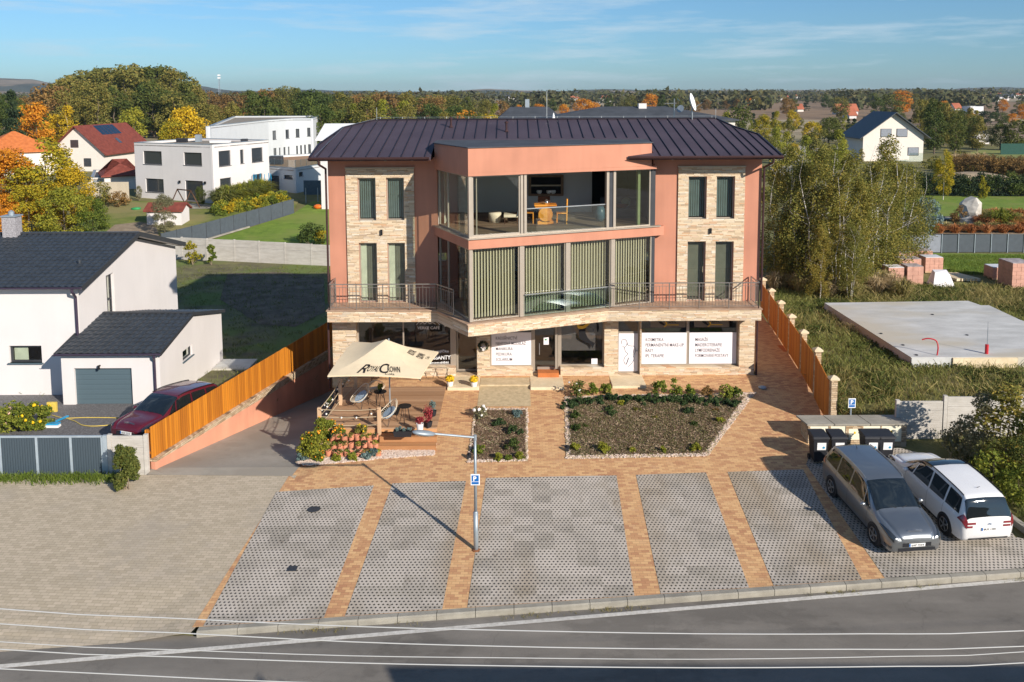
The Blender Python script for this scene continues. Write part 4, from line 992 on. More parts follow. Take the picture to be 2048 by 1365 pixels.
q = MB(); P = PY(1107, 238, Y(33)); q.lathe((P.x, Y(33), zr-0.1), [(0.10, 0), (0.09, 0.1), (0.02, 0.4)], 10); q.build('vent_cone', MT['white_paint'], ra)
for sx_ in (-1, 1):
    x0 = XL-0.06 if sx_ < 0 else XR+0.06
    q = MB(); q.path([(x0+0.05*sx_, Y(EY)-0.08, 9.3), (x0+0.05*sx_, Y(EY)-0.05, 9.12), (x0, YW-0.14, 8.85), (x0, YW-0.14, 3.14)], 0.045, 8); q.tube((x0 if sx_ < 0 else 10.33, YG-0.02, 2.6), (x0 if sx_ < 0 else 10.33, YG-0.02, 0.0 if sx_ > 0 else -0.5), 0.045, n=8)
    q.build('downpipe', MT['gutter_brown'], B)
def at_line(x0, y0, x1, y1, t): return lerp(x0, x1, t), lerp(y0, y1, t)
RW = thing('retaining_wall', 'salmon rendered retaining wall with a stone coping below the long orange timber fence', 'wall', (-10.7, Y(28), -2))
n = 24; pts = [at_line(FX0, FY0, FX1, FY1, i/n) for i in range(n+1)]
d = Vector((FX1-FX0, FY1-FY0)).normalized(); nr = Vector((d.y, -d.x))     # towards the driveway (right)
def fz(t): return lerp(-0.32, -0.86, t)          # foot of the fence = top of the coping
def wz(t): return fz(t) - lerp(0.10, 0.42, t)     # top of the pink render
m1 = MB(); m2 = MB()
for i in range(n):
    for m_, off0, off1, lo, hi in ((m1, 0.0, 0.16, lambda t: -4.2, wz), (m2, -0.12, 0.19, lambda t: wz(t)+0.002, fz)):
        t0, t1 = i/n, (i+1)/n; a, b = pts[i], pts[i+1]; P = []
        for (q, t) in ((a, t0), (b, t1)):
            for off in (off0, off1):
                for z in (lo(t), hi(t)): P.append((q[0]+nr.x*off, q[1]+nr.y*off, z))
        # order: a-off0-lo, a-off0-hi, a-off1-lo, a-off1-hi, b...
        m_.add(P, [(1,3,7,5), (2,6,7,3), (0,1,5,4)] + ([(0,2,3,1)] if i == 0 else []) + ([(4,5,7,6)] if i == n-1 else []))
m1.build('render', MT['retaining_plaster'], RW); m2.build('coping', MT['post_stone'], RW)
LF = thing('wooden_fence', 'long orange-brown vertical board fence on the stone-topped retaining wall beside the sloping driveway', 'fence', (-10.8, Y(28), -0.6))
fb = MB(); L_ = (Vector(pts[-1])-Vector(pts[0])).length; nb = int(L_/0.16); r_ = random.Random(11)
for i in range(nb):
    t0, t1 = i/nb, (i+0.94)/nb; tz = fz((t0+t1)/2); o_ = r_.uniform(0, 0.012)
    a = Vector(at_line(FX0, FY0, FX1, FY1, t0)); b = Vector(at_line(FX0, FY0, FX1, FY1, t1)); z1 = lerp(0.80, 0.56, t0)+r_.uniform(-0.004, 0.004)
    c = (a+b)/2+nr*(0.02+o_)
    fb.obox((c.x, c.y, (tz+z1)/2), (d.x*(b-a).length/2, d.y*(b-a).length/2, 0), (-nr.x*0.011, -nr.y*0.011, 0), (0, 0, (z1-tz)/2-0.01))
fb.build('fence_boards', MT['fence_wood'], LF)
fr_ = MB()
for dz in (0.2, 0.95):
    a = (FX0-nr.x*0.03, FY0-nr.y*0.03, fz(0)+dz); b = (FX1-nr.x*0.03, FY1-nr.y*0.03, fz(1)+dz); fr_.bar(a, b, 0.05, 0.08)
fr_.build('rail', MT['fence_wood'], LF)
for i in range(7):
    t = i/6; p = at_line(FX0, FY0, FX1, FY1, t); q = MB(); q.box(p[0]-nr.x*0.1-0.05, p[0]-nr.x*0.1+0.05, p[1]-nr.y*0.1-0.05, p[1]-nr.y*0.1+0.05, fz(t)-0.6, lerp(0.70, 0.48, t)); q.build('post', MT['fence_wood'], LF)
GY = Y(22.15)
def gx(u): return (u-CU)/F*GY
GT = thing('sliding_gate', 'wide slate grey sliding gate with pale blue-grey frame across the neighbour’s drive'.replace('’', "'"), 'gate', (-17, GY, -0.75))
zb_, zt_ = PY(60, 964, GY).z, PY(60, 872, GY).z
gm_ = MB(); gm_.box(-26.5, gx(172), GY-0.03, GY+0.03, zb_, zb_+0.13); gm_.box(-26.5, gx(172), GY-0.03, GY+0.03, zt_-0.06, zt_); gm_.build('frame', MT['gate_frame'], GT)
for u in (172, 107, 36, -40, -112, -190, -265):
    q = MB(); q.box(gx(u)-0.04, gx(u)+0.04, GY-0.032, GY+0.032, zb_+0.131, zt_-0.061); q.build('stile', MT['gate_frame'], GT)
def ribbed(name, c, rib, axis, depth=0.5):
    m = NT(name); x, y, z = m.sep(m.pos()); s_ = {'x': x, 'z': z, 'y': y}[axis]
    f = m.math('FRACT', m.math('DIVIDE', s_, rib)); e = m.math('ABSOLUTE', m.math('SUBTRACT', f, 0.5))
    m.col(m.mix(1.0, c, m.ramp(e, [(0.0, 1-depth*0.5), (0.25, 1.0), (0.5, 1-depth*0.2)]), 'MULTIPLY')).rough(0.5); m.bump(m.ramp(e, [(0, 0.0), (0.2, 1.0)]), depth, 0.02); return m.m
ribbed('ribbed_slate', (0.062, 0.085, 0.105), 0.085, 'x'); ribbed('ribbed_door', (0.088, 0.130, 0.155), 0.22, 'z', 0.25)
for a, b in ((172, 107), (107, 36), (36, -40), (-40, -112), (-112, -190), (-190, -265)):
    q = MB(); q.box(gx(b)+0.041, gx(a)-0.041, GY-0.015, GY+0.015, zb_+0.131, zt_-0.061); q.build('infill_panel', MT['ribbed_slate'], GT)
q = MB(); q.box(gx(174), gx(183), GY-0.05, GY+0.05, zb_-0.1, zt_+0.01); q.build('gate_post', MT['gate_frame'], GT)
def concrete_panels(name, label, segs, th=0.07, post=0.13, mat='wall_concrete', group=None, rows=4):
    """segs: list of ((x,y),(x,y),zbase,ztop)"""
    c = segs[0][0]; o = thing(name, label, 'wall', (c[0], c[1], segs[0][2]), group)
    for (a, b, z0, z1) in segs:
        f_ = Fr(a, b); L2 = f_.L; q = MB()
        for j in range(rows):
            za, zb2 = lerp(z0, z1-0.0, j/rows), lerp(z0, z1, (j+1)/rows)-0.012
            q.fbox(f_, post*0.5, L2-post*0.5, -th/2, th/2, za-(0.3 if j == 0 else 0), zb2)
        for j in range(rows*5):
            zz = lerp(z0+0.03, z1-0.02, (j+0.5)/(rows*5)); q.fbox(f_, post*0.5+0.02, L2-post*0.5-0.02, th/2+0.0005, th/2+0.011, zz-(z1-z0)/(rows*5)*0.40, zz+(z1-z0)/(rows*5)*0.40)
        q.build('panel', MT[mat], o)
        q = MB(); q.fbox(f_, -post/2, post/2, -post/2, post/2, z0-0.3, z1+0.04); q.build('post', MT[mat], o)
    f_ = Fr(*segs[-1][:2]); q = MB(); q.fbox(f_, f_.L-post/2, f_.L+post/2, -post/2, post/2, segs[-1][2]-0.3, segs[-1][3]+0.04); q.build('post', MT[mat], o)
    return o
concrete_panels('concrete_wall', 'short pale concrete wall panel between the sliding gate and the orange fence', [((gx(188), GY), (gx(263), GY), zb_-0.02, zt_)])
struct(drape('yard_gravel', [(-40, GY+0.1), (-12.35, GY+0.1), (xf(Y(30)), Y(30)), (-40, Y(30))], 0.004, MT['dark_gravel'], 1.0))
gl = [(xf(Y(25.5))-0.12, Y(25.5)), (xf(Y(34))-0.12, Y(34)), (-8.9, Y(36.4)), (-4, Y(36.4)), (-4, Y(56)), (-45, Y(58)), (-45, Y(30)), (-15.2, Y(30)), (-15.0, Y(28.2))]
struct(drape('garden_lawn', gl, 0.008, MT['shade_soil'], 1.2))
struct(drape('bare_soil', gp((455, 548), (560, 545), (648, 556), (650, 625), (590, 655), (520, 650), (440, 600)), 0.03, two('bare_soil', (0.10, 0.075, 0.05), (0.20, 0.155, 0.11), 1.2, 0.98, 0.9, 10), 1.5))
def tileroof(name, parent, x0, x1, y0, z0, y1, z1, mat='roof_tile_dark', pitch_x=0.30, row=0.36, amp=0.022):
    """wavy pantile slope between eave line (y0,z0) and ridge (y1,z1)"""
    L3 = math.hypot(y1-y0, z1-z0); rows = max(2, int(L3/row)); nx = max(4, int(abs(x1-x0)/pitch_x*6)); dy, dz = (y1-y0)/L3, (z1-z0)/L3
    ny, nz2 = -dz, dy
    if nz2 < 0: ny, nz2 = dz, -dy
    vs = []; fs = []; lev = []
    for j in range(rows):
        lev += [(j*L3/rows, 0.035), ((j+1)*L3/rows, 0.0)]
    for (l_, h) in lev:
        for i in range(nx+1):
            x = lerp(x0, x1, i/nx); w = amp*math.sin(2*PI*x/pitch_x) + h
            vs.append((x, y0+dy*l_+ny*w, z0+dz*l_+nz2*w))
    W_ = nx+1
    for j in range(len(lev)-1):
        for i in range(nx): fs.append((j*W_+i, j*W_+i+1, (j+1)*W_+i+1, (j+1)*W_+i))
    m = MB(); m.add(vs, fs)
    m.add([(x0, y0, z0-0.02), (x1, y0, z0-0.02), (x1, y1, z1-0.02), (x0, y1, z1-0.02)], [(0,1,2,3)])
    return m.build(name, MT[mat], parent, smooth=False)
HX = -19.45; HY = Y(30); HB = Y(38.9)
H1 = thing('white_house', 'white rendered house with dark pantile roof and grey chimney left of the garage', 'house', (-26, Y(34), -1.6))
EZ, RZ, BZ, RY = 3.52, 4.72, 3.25, Y(34.4)
fH = Fr((-36, HY), (HX, HY)); wmh = MB()
wa, wb = PY(18, 700, HY).x, PY(83, 700, HY).x; wz0, wz1 = PY(50, 726, HY).z, PY(50, 692, HY).z
wall(wmh, fH, 0, HX+36, -2.2, EZ, [(wa+36, wb+36, wz0, wz1)], 0.35)
fS = Fr((HX, HY), (HX, HB)); hy0, hy1 = PX(213, 580, HX).y, PX(229, 580, HX).y
def gz(y): return lerp(EZ, RZ, (y-HY)/(RY-HY)) if y < RY else lerp(RZ, BZ, (y-RY)/(HB-RY))
for a, b, lo, hi in ((HY+0.351, hy0, -2.6, None), (hy0, hy1, 3.35, None), (hy0, hy1, -2.6, 1.35), (hy1, RY, -2.6, None), (RY, HB, -2.6, None)):
    h0 = gz(a) if hi is None else hi; h1 = gz(b) if hi is None else hi
    P = [(HX, a, lo), (HX, b, lo), (HX, b, h1), (HX, a, h0)]; Q = [(HX-0.35, p[1], p[2]) for p in P]
    wmh.add(P+Q, [(0,1,2,3), (7,6,5,4), (3,2,6,7), (0,3,7,4), (1,5,6,2)])
wmh.box(-36, HX-0.36, HB-0.35, HB, -2.6, BZ); wmh.box(-36, -35.65, HY+0.36, HB-0.36, -2.6, 3.2)
wmh.build('wall', MT['white_plaster'], H1)
r1 = tileroof('roof', H1, -37, HX+0.42, HY-0.45, EZ-0.02, RY, RZ+0.22)
r2 = tileroof('rear_roof', r1, -37, HX+0.42, HB+0.4, BZ+0.08, RY, RZ+0.22)
q = MB()
def verge(q, x, ya, za, yb, zb2, w=0.05, h=0.24): q.bar((x, ya, za-0.06), (x, yb, zb2-0.06), w, h)
verge(q, HX+0.44, HY-0.45, EZ-0.0, RY, RZ+0.24); verge(q, HX+0.44, RY, RZ+0.24, HB+0.4, BZ+0.10); q.bar((-37, RY, RZ+0.26), (HX+0.42, RY, RZ+0.26), 0.2, 0.08)
q.build('verge_board', MT['frame_dark'], r1)
q = MB(); q.add([(-36.9, HY-0.45, EZ-0.10), (HX+0.40, HY-0.45, EZ-0.10), (HX+0.40, HY, EZ+0.02-0.02), (-36.9, HY, EZ-0.02)], [(0,1,2,3)])
q.add([(HX+0.001, HY-0.40, EZ-0.10), (HX+0.41, HY-0.40, EZ-0.10), (HX+0.41, RY, RZ+0.08), (HX+0.001, RY, RZ+0.08)], [(0,1,2,3)]); q.add([(HX+0.001, RY, RZ+0.08), (HX+0.41, RY, RZ+0.08), (HX+0.41, HB+0.35, BZ-0.06), (HX+0.001, HB+0.35, BZ-0.06)], [(0,1,2,3)])
q.build('soffit', MT['cream_plaster'], r1)
def halfgutter(q, x0, x1, y, z, r=0.07):
    for i in range(8):
        a0, a1 = PI+PI*i/8, PI+PI*(i+1)/8
        q.add([(x0, y+r*math.cos(a0), z+r*math.sin(a0)), (x1, y+r*math.cos(a0), z+r*math.sin(a0)), (x1, y+r*math.cos(a1), z+r*math.sin(a1)), (x0, y+r*math.cos(a1), z+r*math.sin(a1))], [(0,1,2,3)])
q = MB(); halfgutter(q, -37, HX+0.42, HY-0.52, EZ-0.02); q.build('gutter', MT['gutter_purple'], r1)
q = MB(); q.path([(HX-0.02, HY-0.5, EZ-0.08), (HX-0.02, HY-0.48, EZ-0.22), (HX-0.08, HY-0.07, EZ-0.55), (HX-0.08, HY-0.07, 0.6)], 0.06, 8); q.build('downpipe', MT['gutter_purple'], H1)
w = window(fH, wa+36, wb+36, wz0, wz1, H1, 0.12, 0.09, fm='frame_dark', gl='window_glass')
q = MB(); q.box(wa+0.1, wa+0.72, HY+0.25, HY+0.27, wz0+0.05, wz1-0.02); q.build('roller_blind', MT['curtain_white'], w)
q = MB(); q.box(wa-0.06, wb+0.06, HY-0.10, HY+0.12, wz0-0.05, wz0); q.build('sill', MT['door_slate'], w)
w = window(fS, hy0-HY, hy1-HY, 1.35, 3.35, H1, 0.15, 0.08, trans=(2.1,), fm='frame_dark')
q = MB(); q.box(HX-0.1, HX+0.10, hy0-0.05, hy1+0.05, 1.30, 1.348); q.build('sill', MT['door_slate'], w)
cx_ = (18-CU)/F*RY; zt2 = PY(18, 432, RY).z
q = MB(); q.box(cx_-0.34, cx_+0.34, RY-0.5, RY+0.1, RZ-0.1, zt2); ch = q.build('chimney', two('speckled_stone', (0.18, 0.17, 0.18), (0.46, 0.44, 0.46), 22, 0.9), H1)
q = MB(); q.box(cx_-0.40, cx_+0.40, RY-0.56, RY+0.16, zt2+0.002, zt2+0.06); q.lathe((cx_, RY-0.2, zt2+0.06), [(0.14, 0), (0.14, 0.18), (0.03, 0.25)], 12); q.build('chimney_cap', MT['galvanised'], ch)
P = PY(160, 545, Y(31.6)); q = MB(); q.tube(P, P+Vector((0, 0, 0.55)), 0.07, n=10); q.lathe(P+Vector((0, 0, 0.5)), [(0.10, 0), (0.10, 0.08), (0.02, 0.14)], 10); q.build('vent_pipe', MT['roof_tile_dark'], r1)
GF = Y(28.7); GXL, GXR = -19.5, -15.25; GB_ = Y(35); GR = Y(31.7)
ez, rz_, bz = 0.90, 1.50, 0.62
H2 = thing('garage', 'small white garage with dark pantile roof and slate sectional door behind the gravel yard', 'garage', (-17.4, Y(31), -1.7))
fG2 = Fr((GXL, GF), (GXR, GF)); gw = MB()
da, db = PY(150, 780, GF).x, PY(265, 780, GF).x; dz0, dz1 = PY(200, 825, GF).z, PY(200, 737, GF).z
wall(gw, fG2, 0, GXR-GXL, -2.0, ez, [(da-GXL, db-GXL, -2.1, dz1)], 0.3)
def gz2(y): return lerp(ez, rz_, (y-GF)/(GR-GF)) if y < GR else lerp(rz_, bz, (y-GR)/(GB_-GR))
sy0, sy1 = PX(365, 705, GXR).y, PX(385, 705, GXR).y; sz0, sz1 = PX(372, 720, GXR).z, PX(380, 692, GXR).z
for a, b, lo, hi in ((GF+0.301, sy0, -2.8, None), (sy0, sy1, sz1, None), (sy0, sy1, -2.8, sz0), (sy1, GR, -2.8, None), (GR, GB_, -2.8, None)):
    if b <= a: continue
    h0 = gz2(a) if hi is None else hi; h1 = gz2(b) if hi is None else hi
    P = [(GXR, a, lo), (GXR, b, lo), (GXR, b, h1), (GXR, a, h0)]; Q = [(GXR-0.3, p[1], p[2]) for p in P]
    gw.add(P+Q, [(0,1,2,3), (7,6,5,4), (3,2,6,7), (0,3,7,4), (1,5,6,2)])
gw.box(GXL, GXR-0.31, GB_-0.3, GB_, -2.8, bz); gw.box(GXL, GXL+0.3, GF+0.301, HY-0.001, -2.4, ez)
gw.build('wall', MT['white_plaster'], H2)
rg = tileroof('roof', H2, GXL-0.15, GXR+0.12, GF-0.22, ez+0.02, GR, rz_+0.16); tileroof('rear_roof', rg, GXL-0.15+0.3, GXR+0.12, GB_+0.2, bz+0.06, GR, rz_+0.16)
q = MB(); verge(q, GXR+0.14, GF-0.22, ez+0.04, GR, rz_+0.18, 0.04, 0.16); verge(q, GXR+0.14, GR, rz_+0.18, GB_+0.2, bz+0.08, 0.04, 0.16); verge(q, GXL-0.17, GF-0.22, ez+0.04, HY-0.02, gz2(HY)+0.16, 0.04, 0.14); q.bar((HX+0.05, GR, rz_+0.2), (GXR+0.12, GR, rz_+0.2), 0.18, 0.07); q.build('verge_board', MT['frame_dark'], rg)
q = MB(); halfgutter(q, GXL-0.2, GXR+0.15, GF-0.29, ez+0.02); q.build('gutter', MT['gutter_purple'], rg)
q = MB(); q.path([(GXR-0.12, GF-0.29, ez-0.04), (GXR-0.12, GF-0.27, ez-0.14), (GXR-0.2, GF-0.06, ez-0.35), (GXR-0.2, GF-0.06, -1.5)], 0.055, 8); q.build('downpipe', MT['gutter_purple'], H2)
q = MB(); q.box(da, db, GF+0.12, GF+0.16, -1.7, dz1); q.build('garage_door', MT['ribbed_door'], H2)
q = MB(); q.box(da, db, GF-0.06, GF+0.1, -1.62, dz0-0.02); q.build('threshold', MT['kerb_concrete'], H2)
fS2 = Fr((GXR, GF), (GXR, GB_)); w = window(fS2, sy0-GF, sy1-GF, sz0, sz1, H2, 0.10, 0.06, fm='frame_dark')
q = MB(); q.box(GXR-0.1, GXR+0.08, sy0-0.05, sy1+0.05, sz0-0.04, sz0-0.002); q.build('sill', MT['door_slate'], w)
q = MB(); q.tube((PY(200, 735, GF).x, GF-0.001, dz1+0.12), (PY(200, 735, GF).x, GF-0.12, dz1+0.12), 0.04, n=8); q.tube((PY(200, 735, GF).x, GF-0.12, dz1+0.16), (PY(200, 735, GF).x, GF-0.12, dz1-0.02), 0.05, n=8); q.build('wall_lamp', MT['black_paint'], H2)
q = MB(); q.box(-15.2, -13.4, Y(33.6), Y(34.9), -2.3, -1.86); prop(q.build('step_slab', MT['slab_concrete']), 'low pale concrete step slab on the grass behind the garage', 'step')
WP = [(300, 515, 474), (365, 518, 475), (415, 521, 478), (470, 523.5, 480), (519, 526, 483), (571, 528.5, 486), (624, 531, 489), (676, 533, 492), (730, 535, 494)]
segs = []
base = [G(u, v) for u, v, _ in WP]
for (a, b, w0, w1) in zip(base[:-1], base[1:], WP[:-1], WP[1:]):
    zt3 = PY(w0[0], w0[2], a.y).z; segs.append((tuple(a)[:2], tuple(b)[:2], min(a.z, b.z), zt3))
concrete_panels('concrete_wall', 'long pale concrete panel wall crossing the rear garden below the grey mesh fence', segs, rows=3)
P0 = [G(120, 834), G(110, 842), G(88, 850)]
BT = thing('garden_tool', 'blue and white garden sweeper with long handle lying on the dark gravel', 'garden tool', tuple(G(105, 848)))
q = MB(); a = G(92, 855, 0.08); b = G(136, 838, 0.12); dd = (b-a).normalized(); sd_ = Vector((-dd.y, dd.x, 0))
q.bar(a-sd_*0.02+dd*0.3, b, 0.10, 0.05); q.build('handle', MT['blue_plastic'], BT)
q = MB(); q.box(a.x-0.15, a.x+0.55, a.y-0.12, a.y+0.1, a.z-0.06, a.z+0.02); q.build('head', MT['white_paint'], BT)
q = MB(); q.box(a.x-0.1, a.x+0.5, a.y-0.05, a.y+0.18, a.z+0.021, a.z+0.07); q.build('head_cover', MT['blue_plastic'], BT)
def catm(P, n=8):
    Q = []
    for i in range(len(P)-1):
        a = P[max(i-1, 0)]; b = P[i]; c = P[i+1]; d_ = P[min(i+2, len(P)-1)]
        for j in range(n):
            u = j/n; Q.append(0.5*((2*b)+(c-a)*u+(2*a-5*b+4*c-d_)*u*u+(-a+3*b-3*c+d_)*u**3))
    return Q+[P[-1]]
q = MB(); q.path(catm([G(u, v, 0.03) for u, v in ((104, 832), (130, 838), (170, 837), (235, 838), (246, 846), (225, 851), (190, 854), (165, 852), (150, 844), (137, 840))]), 0.016, 6)
prop(q.build('garden_hose', MT['yellow_hose']), 'thin yellow garden hose looped over the dark gravel yard', 'hose')
q = MB(); p_ = G(105, 824); q.box(p_.x-0.2, p_.x+0.2, p_.y-0.05, p_.y+0.05, p_.z, p_.z+0.42); q.lathe((p_.x, p_.y-0.07, p_.z+0.28), [(0.15, 0), (0.15, 0.1)], 12, (0, 1, 0)); prop(q.build('hose_reel', MT['yellow_hose']), 'small yellow hose reel leaning on the garage wall by the flower bed', 'hose reel')

DX0, DX1, DY0, DY1 = -6.92, -2.74, Y(23.72), Y(27.25)
DK = thing('terrace_deck', 'raised timber terrace deck with three front steps beside the cafe entrance', 'deck', (-4.8, Y(25), -0.3))
q = MB(); nbd = int((DY1-DY0)/0.14)
for i in range(nbd): q.box(DX0, DX1, DY0+i*0.14, DY0+i*0.14+0.132, -0.03, 0.0)
q.build('deck_boards', MT['deck_boards'], DK)
q = MB(); q.box(DX0+0.02, -4.78, DY0+0.02, DY0+0.05, -0.62, -0.032); q.box(DX0+0.02, DX0+0.05, DY0+0.05, DY1, -2.2, -0.032); q.box(-4.78, DX1, DY0+0.025, DY0+0.055, -0.16, -0.032); q.build('deck_skirt', MT['step_wood'], DK)
sy = DY0
for i, (zt4, dep) in enumerate(((-0.19, 0.34), (-0.38, 0.34))):
    q = MB(); y1 = DY0-0.0-i*0.34
    q.box(-4.76, DX1+0.02, y1-0.34, y1-0.175, zt4-0.035, zt4); q.box(-4.76, DX1+0.02, y1-0.165, y1-0.003, zt4-0.035, zt4); q.box(-4.76, DX1+0.02, y1-0.32, y1-0.295, zt4-0.22, zt4-0.037)
    q.build('step', MT['step_wood'], DK)
def dpost(x, y, h=1.05, w=0.13, z0=-0.55):
    q = MB(); q.box(x-w/2, x+w/2, y-w/2, y+w/2, z0, h); return q.build('post', MT['post_wood'], DK, bevel=0.01)
pA, pB, pC, pD = (DX0-0.02, DY0-0.06), (-4.80, DY0-0.06), (DX0+0.25, Y(25.6)), (DX0+0.5, Y(27.1))
for p, h in ((pA, 0.80), (pB, 0.80), (pC, 1.0), (pD, 1.0)): dpost(*p, h)
def rope(a, b, sag, r=0.014, name='rope'):
    a, b = Vector(a), Vector(b); P = [a.lerp(b, i/12)-Vector((0, 0, sag*4*(i/12)*(1-i/12))) for i in range(13)]; q = MB(); q.path(P, r, 6); return q.build(name, MT['rope'], DK), P
for (a, b, ha, hb) in ((pA, pB, 0.80, 0.80), (pA, pC, 0.8, 1.0), (pC, pD, 1.0, 1.0)):
    for fq, sg in ((0.92, 0.05), (0.58, 0.05), (0.2, 0.04)): rope((a[0], a[1], ha*fq), (b[0], b[1], hb*fq), sg)
SL = thing('string_lights', 'dark cable of small round bulbs strung along the terrace rope railing', 'string lights', (pA[0], pA[1], 0.6))
for (a, b, ha, hb, nbulb) in ((pA, pB, 0.76, 0.76, 4), (pA, pC, 0.76, 0.95, 4), (pC, pD, 0.95, 0.95, 3)):
    P = [Vector((a[0], a[1]-0.08, ha)).lerp(Vector((b[0], b[1]-0.08, hb)), i/16)-Vector((0, 0, 0.28*4*(i/16)*(1-i/16))) for i in range(17)]
    q = MB(); q.path(P, 0.007, 4); q.build('cable', MT['black_plastic'], SL)
    for j in range(nbulb):
        c = P[int((j+0.7)*16/nbulb) % 17]; q = MB(); q.blob(c-Vector((0, 0, 0.05)), 0.04, j, 1, 0); q.build('bulb', MT['lamp_globe'], SL, smooth=True)
UX, UY = -4.65, Y(25.0)
UM = thing('parasol', 'large square cream parasol with dark printed lettering over the wooden terrace', 'parasol', (UX, UY, 0))
def ucorner(u, v, y): p = PY(u, v, y); return p
cL, cF, cR = PY(655, 752, Y(23.75)), PY(841, 756, Y(23.45)), PY(877, 704, Y(25.7)); cB = cL+cR-cF; cB.z = 2.35
ap = PY(772, 679, UY)
NX = 10; canopy = MB(); edges = [(cL, cF), (cF, cR), (cR, cB), (cB, cL)]; TOPK = {}
for a, b in edges:
    rows = 8; vs = []; fs = []
    for j in range(rows+1):
        t = j/rows
        for i in range(NX+1):
            s_ = i/NX; e = a.lerp(b, s_); p = ap.lerp(e, t); sag = 0.13*4*s_*(1-s_)*t + 0.10*math.sin(PI*t)*(0.5+0.5*math.cos(2*PI*s_)*0)
            p.z += -0.10*math.sin(PI*t)*1.0 + 0.06*(4*s_*(1-s_))*t; vs.append(p)
    for j in range(rows):
        for i in range(NX): fs.append((j*(NX+1)+i, (j+1)*(NX+1)+i, (j+1)*(NX+1)+i+1, j*(NX+1)+i+1))
    canopy.add(vs, fs); n2 = NX+1; bot = vs[-n2:]; canopy.add(bot+[p-Vector((0, 0, 0.05)) for p in bot], [(i, i+n2, i+n2+1, i+1) for i in range(NX)])
cn = canopy.build('canopy', MT['canvas'], UM, smooth=False)
sol = cn.modifiers.new('solid', 'SOLIDIFY'); sol.thickness = 0.006
def on_canopy(a, b, s_, t):
    e = a.lerp(b, s_); p = ap.lerp(e, t); p.z += -0.10*math.sin(PI*t) + 0.06*(4*s_*(1-s_))*t; return p
def canopy_text(s, a, b, s0, t0, wid_, size, nm='lettering', bold=0.012, ser=False):
    """text laid on a canopy face, following its surface"""
    c0 = on_canopy(a, b, s0, t0); right = (b-a).normalized()
    o_ = text(s, nm, MT['lettering_dark' if False else 'black_paint'], None, (0, 0, 0), (1, 0, 0), (0, 1, 0), size=size, width=wid_, bold=bold)
    E = (b-a).length
    for v in o_.data.vertices:
        t = t0 - v.co.y/((a.lerp(b, 0.5)-ap).length); s_ = s0 + v.co.x/(E*max(t, 0.3)) if True else 0
        p = on_canopy(a, b, s_, t); 
        nrm = (a-ap).cross(b-ap).normalized(); nrm = nrm if nrm.z > 0 else -nrm
        v.co = p + nrm*0.012 - wloc(UM)
    o_.parent = cn; o_.data.update(); return o_
canopy_text('R', cL, cF, 0.28, 0.93, 0.31, 0.80); canopy_text('OYAL', cL, cF, 0.385, 0.88, 0.42, 0.52)
canopy_text('C', cL, cF, 0.535, 0.92, 0.33, 0.84); canopy_text('ROWN', cL, cF, 0.65, 0.88, 0.46, 0.52); canopy_text('Cola', cL, cF, 0.62, 0.985, 0.34, 0.22, bold=0.0)
canopy_text('ROYAL', cF, cR, 0.50, 0.62, 0.52, 0.40); canopy_text('CROWN', cF, cR, 0.50, 0.82, 0.56, 0.40); canopy_text('Cola', cF, cR, 0.58, 0.93, 0.3, 0.2, bold=0)
q = MB(); q.tube((UX, UY, 0.05), (UX, UY, 2.83), 0.026, n=10); q.build('pole', MT['galvanised'], UM)
q = MB(); q.box(UX-0.35, UX+0.35, UY-0.35, UY+0.35, 0.002, 0.05); q.tube((UX, UY, 0.05), (UX, UY, 0.35), 0.04, n=10); q.build('base', MT['black_paint'], UM)
for c in (cL, cF, cR, cB):
    q = MB(); q.bar(Vector((UX, UY, 2.48)), c-Vector((0, 0, 0.10)), 0.025, 0.03); q.build('rib', MT['frame_dark'], UM)
def shell_chair(loc, rz, label):
    o = thing('lounge_chair', label, 'chair', loc, 'round woven lounge chairs on the terrace')
    tilt = Matrix.Rotation(math.radians(38), 3, 'X'); C0 = Vector((0, 0, 0.52)); R = Matrix.Rotation(rz, 3, 'Z'); W0 = Vector(loc)
    def tp(p): return W0 + R @ (C0 + tilt @ Vector(p))
    ring = [tp((0.36*math.cos(a), 0.45*math.sin(a), 0.10*math.sin(a)**2)) for a in [2*PI*i/28 for i in range(29)]]
    q = MB(); q.path(ring, 0.013, 6); q.build('rim', MT['rattan'], o)
    q = MB()
    for i in range(34):
        a = 2*PI*i/34; p0 = tp((0.36*math.cos(a), 0.45*math.sin(a), 0.10*math.sin(a)**2)); p1 = tp((0.20*math.cos(a), 0.26*math.sin(a), -0.14)); p2 = tp((0.04*math.cos(a), 0.05*math.sin(a)-0.06, -0.20))
        q.path([p0, p1, p2], 0.006, 4)
    q.build('woven_seat', MT['rattan'], o)
    q = MB(); vs = [tp((0.24*math.cos(2*PI*i/20), 0.28*math.sin(2*PI*i/20)-0.05, -0.115)) for i in range(20)]; vt = [v+tilt.col[2]*0.0+(R@(tilt@Vector((0, 0, 0.06)))) for v in vs]
    q.add(vs+vt, [tuple(range(20))[::-1], tuple(range(20, 40))]+[(i, (i+1) % 20, 20+(i+1) % 20, 20+i) for i in range(20)]); q.build('cushion', MT['cushion_blue'], o)
    for k_ in range(3):
        a = math.radians(90+120*k_); f0 = W0+R@Vector((0.34*math.cos(a), 0.34*math.sin(a), 0)); t0 = tp((0.16*math.cos(a+0.2), 0.2*math.sin(a+0.2), -0.16)); t1 = tp((0.16*math.cos(a-0.4), 0.2*math.sin(a-0.4), -0.16))
        q = MB(); q.path([t0, f0, t1], 0.007, 5); q.build('leg', MT['black_paint'], o)
    return o
def onz(u, v, z=0.004): return PZ(u, v, z)
shell_chair(tuple(onz(778, 848)), math.radians(-60), 'round woven lounge chair nearest the steps, facing the front of the terrace')
shell_chair(tuple(onz(722, 815)), math.radians(-50), 'round woven lounge chair in the parasol shade beside the pole')
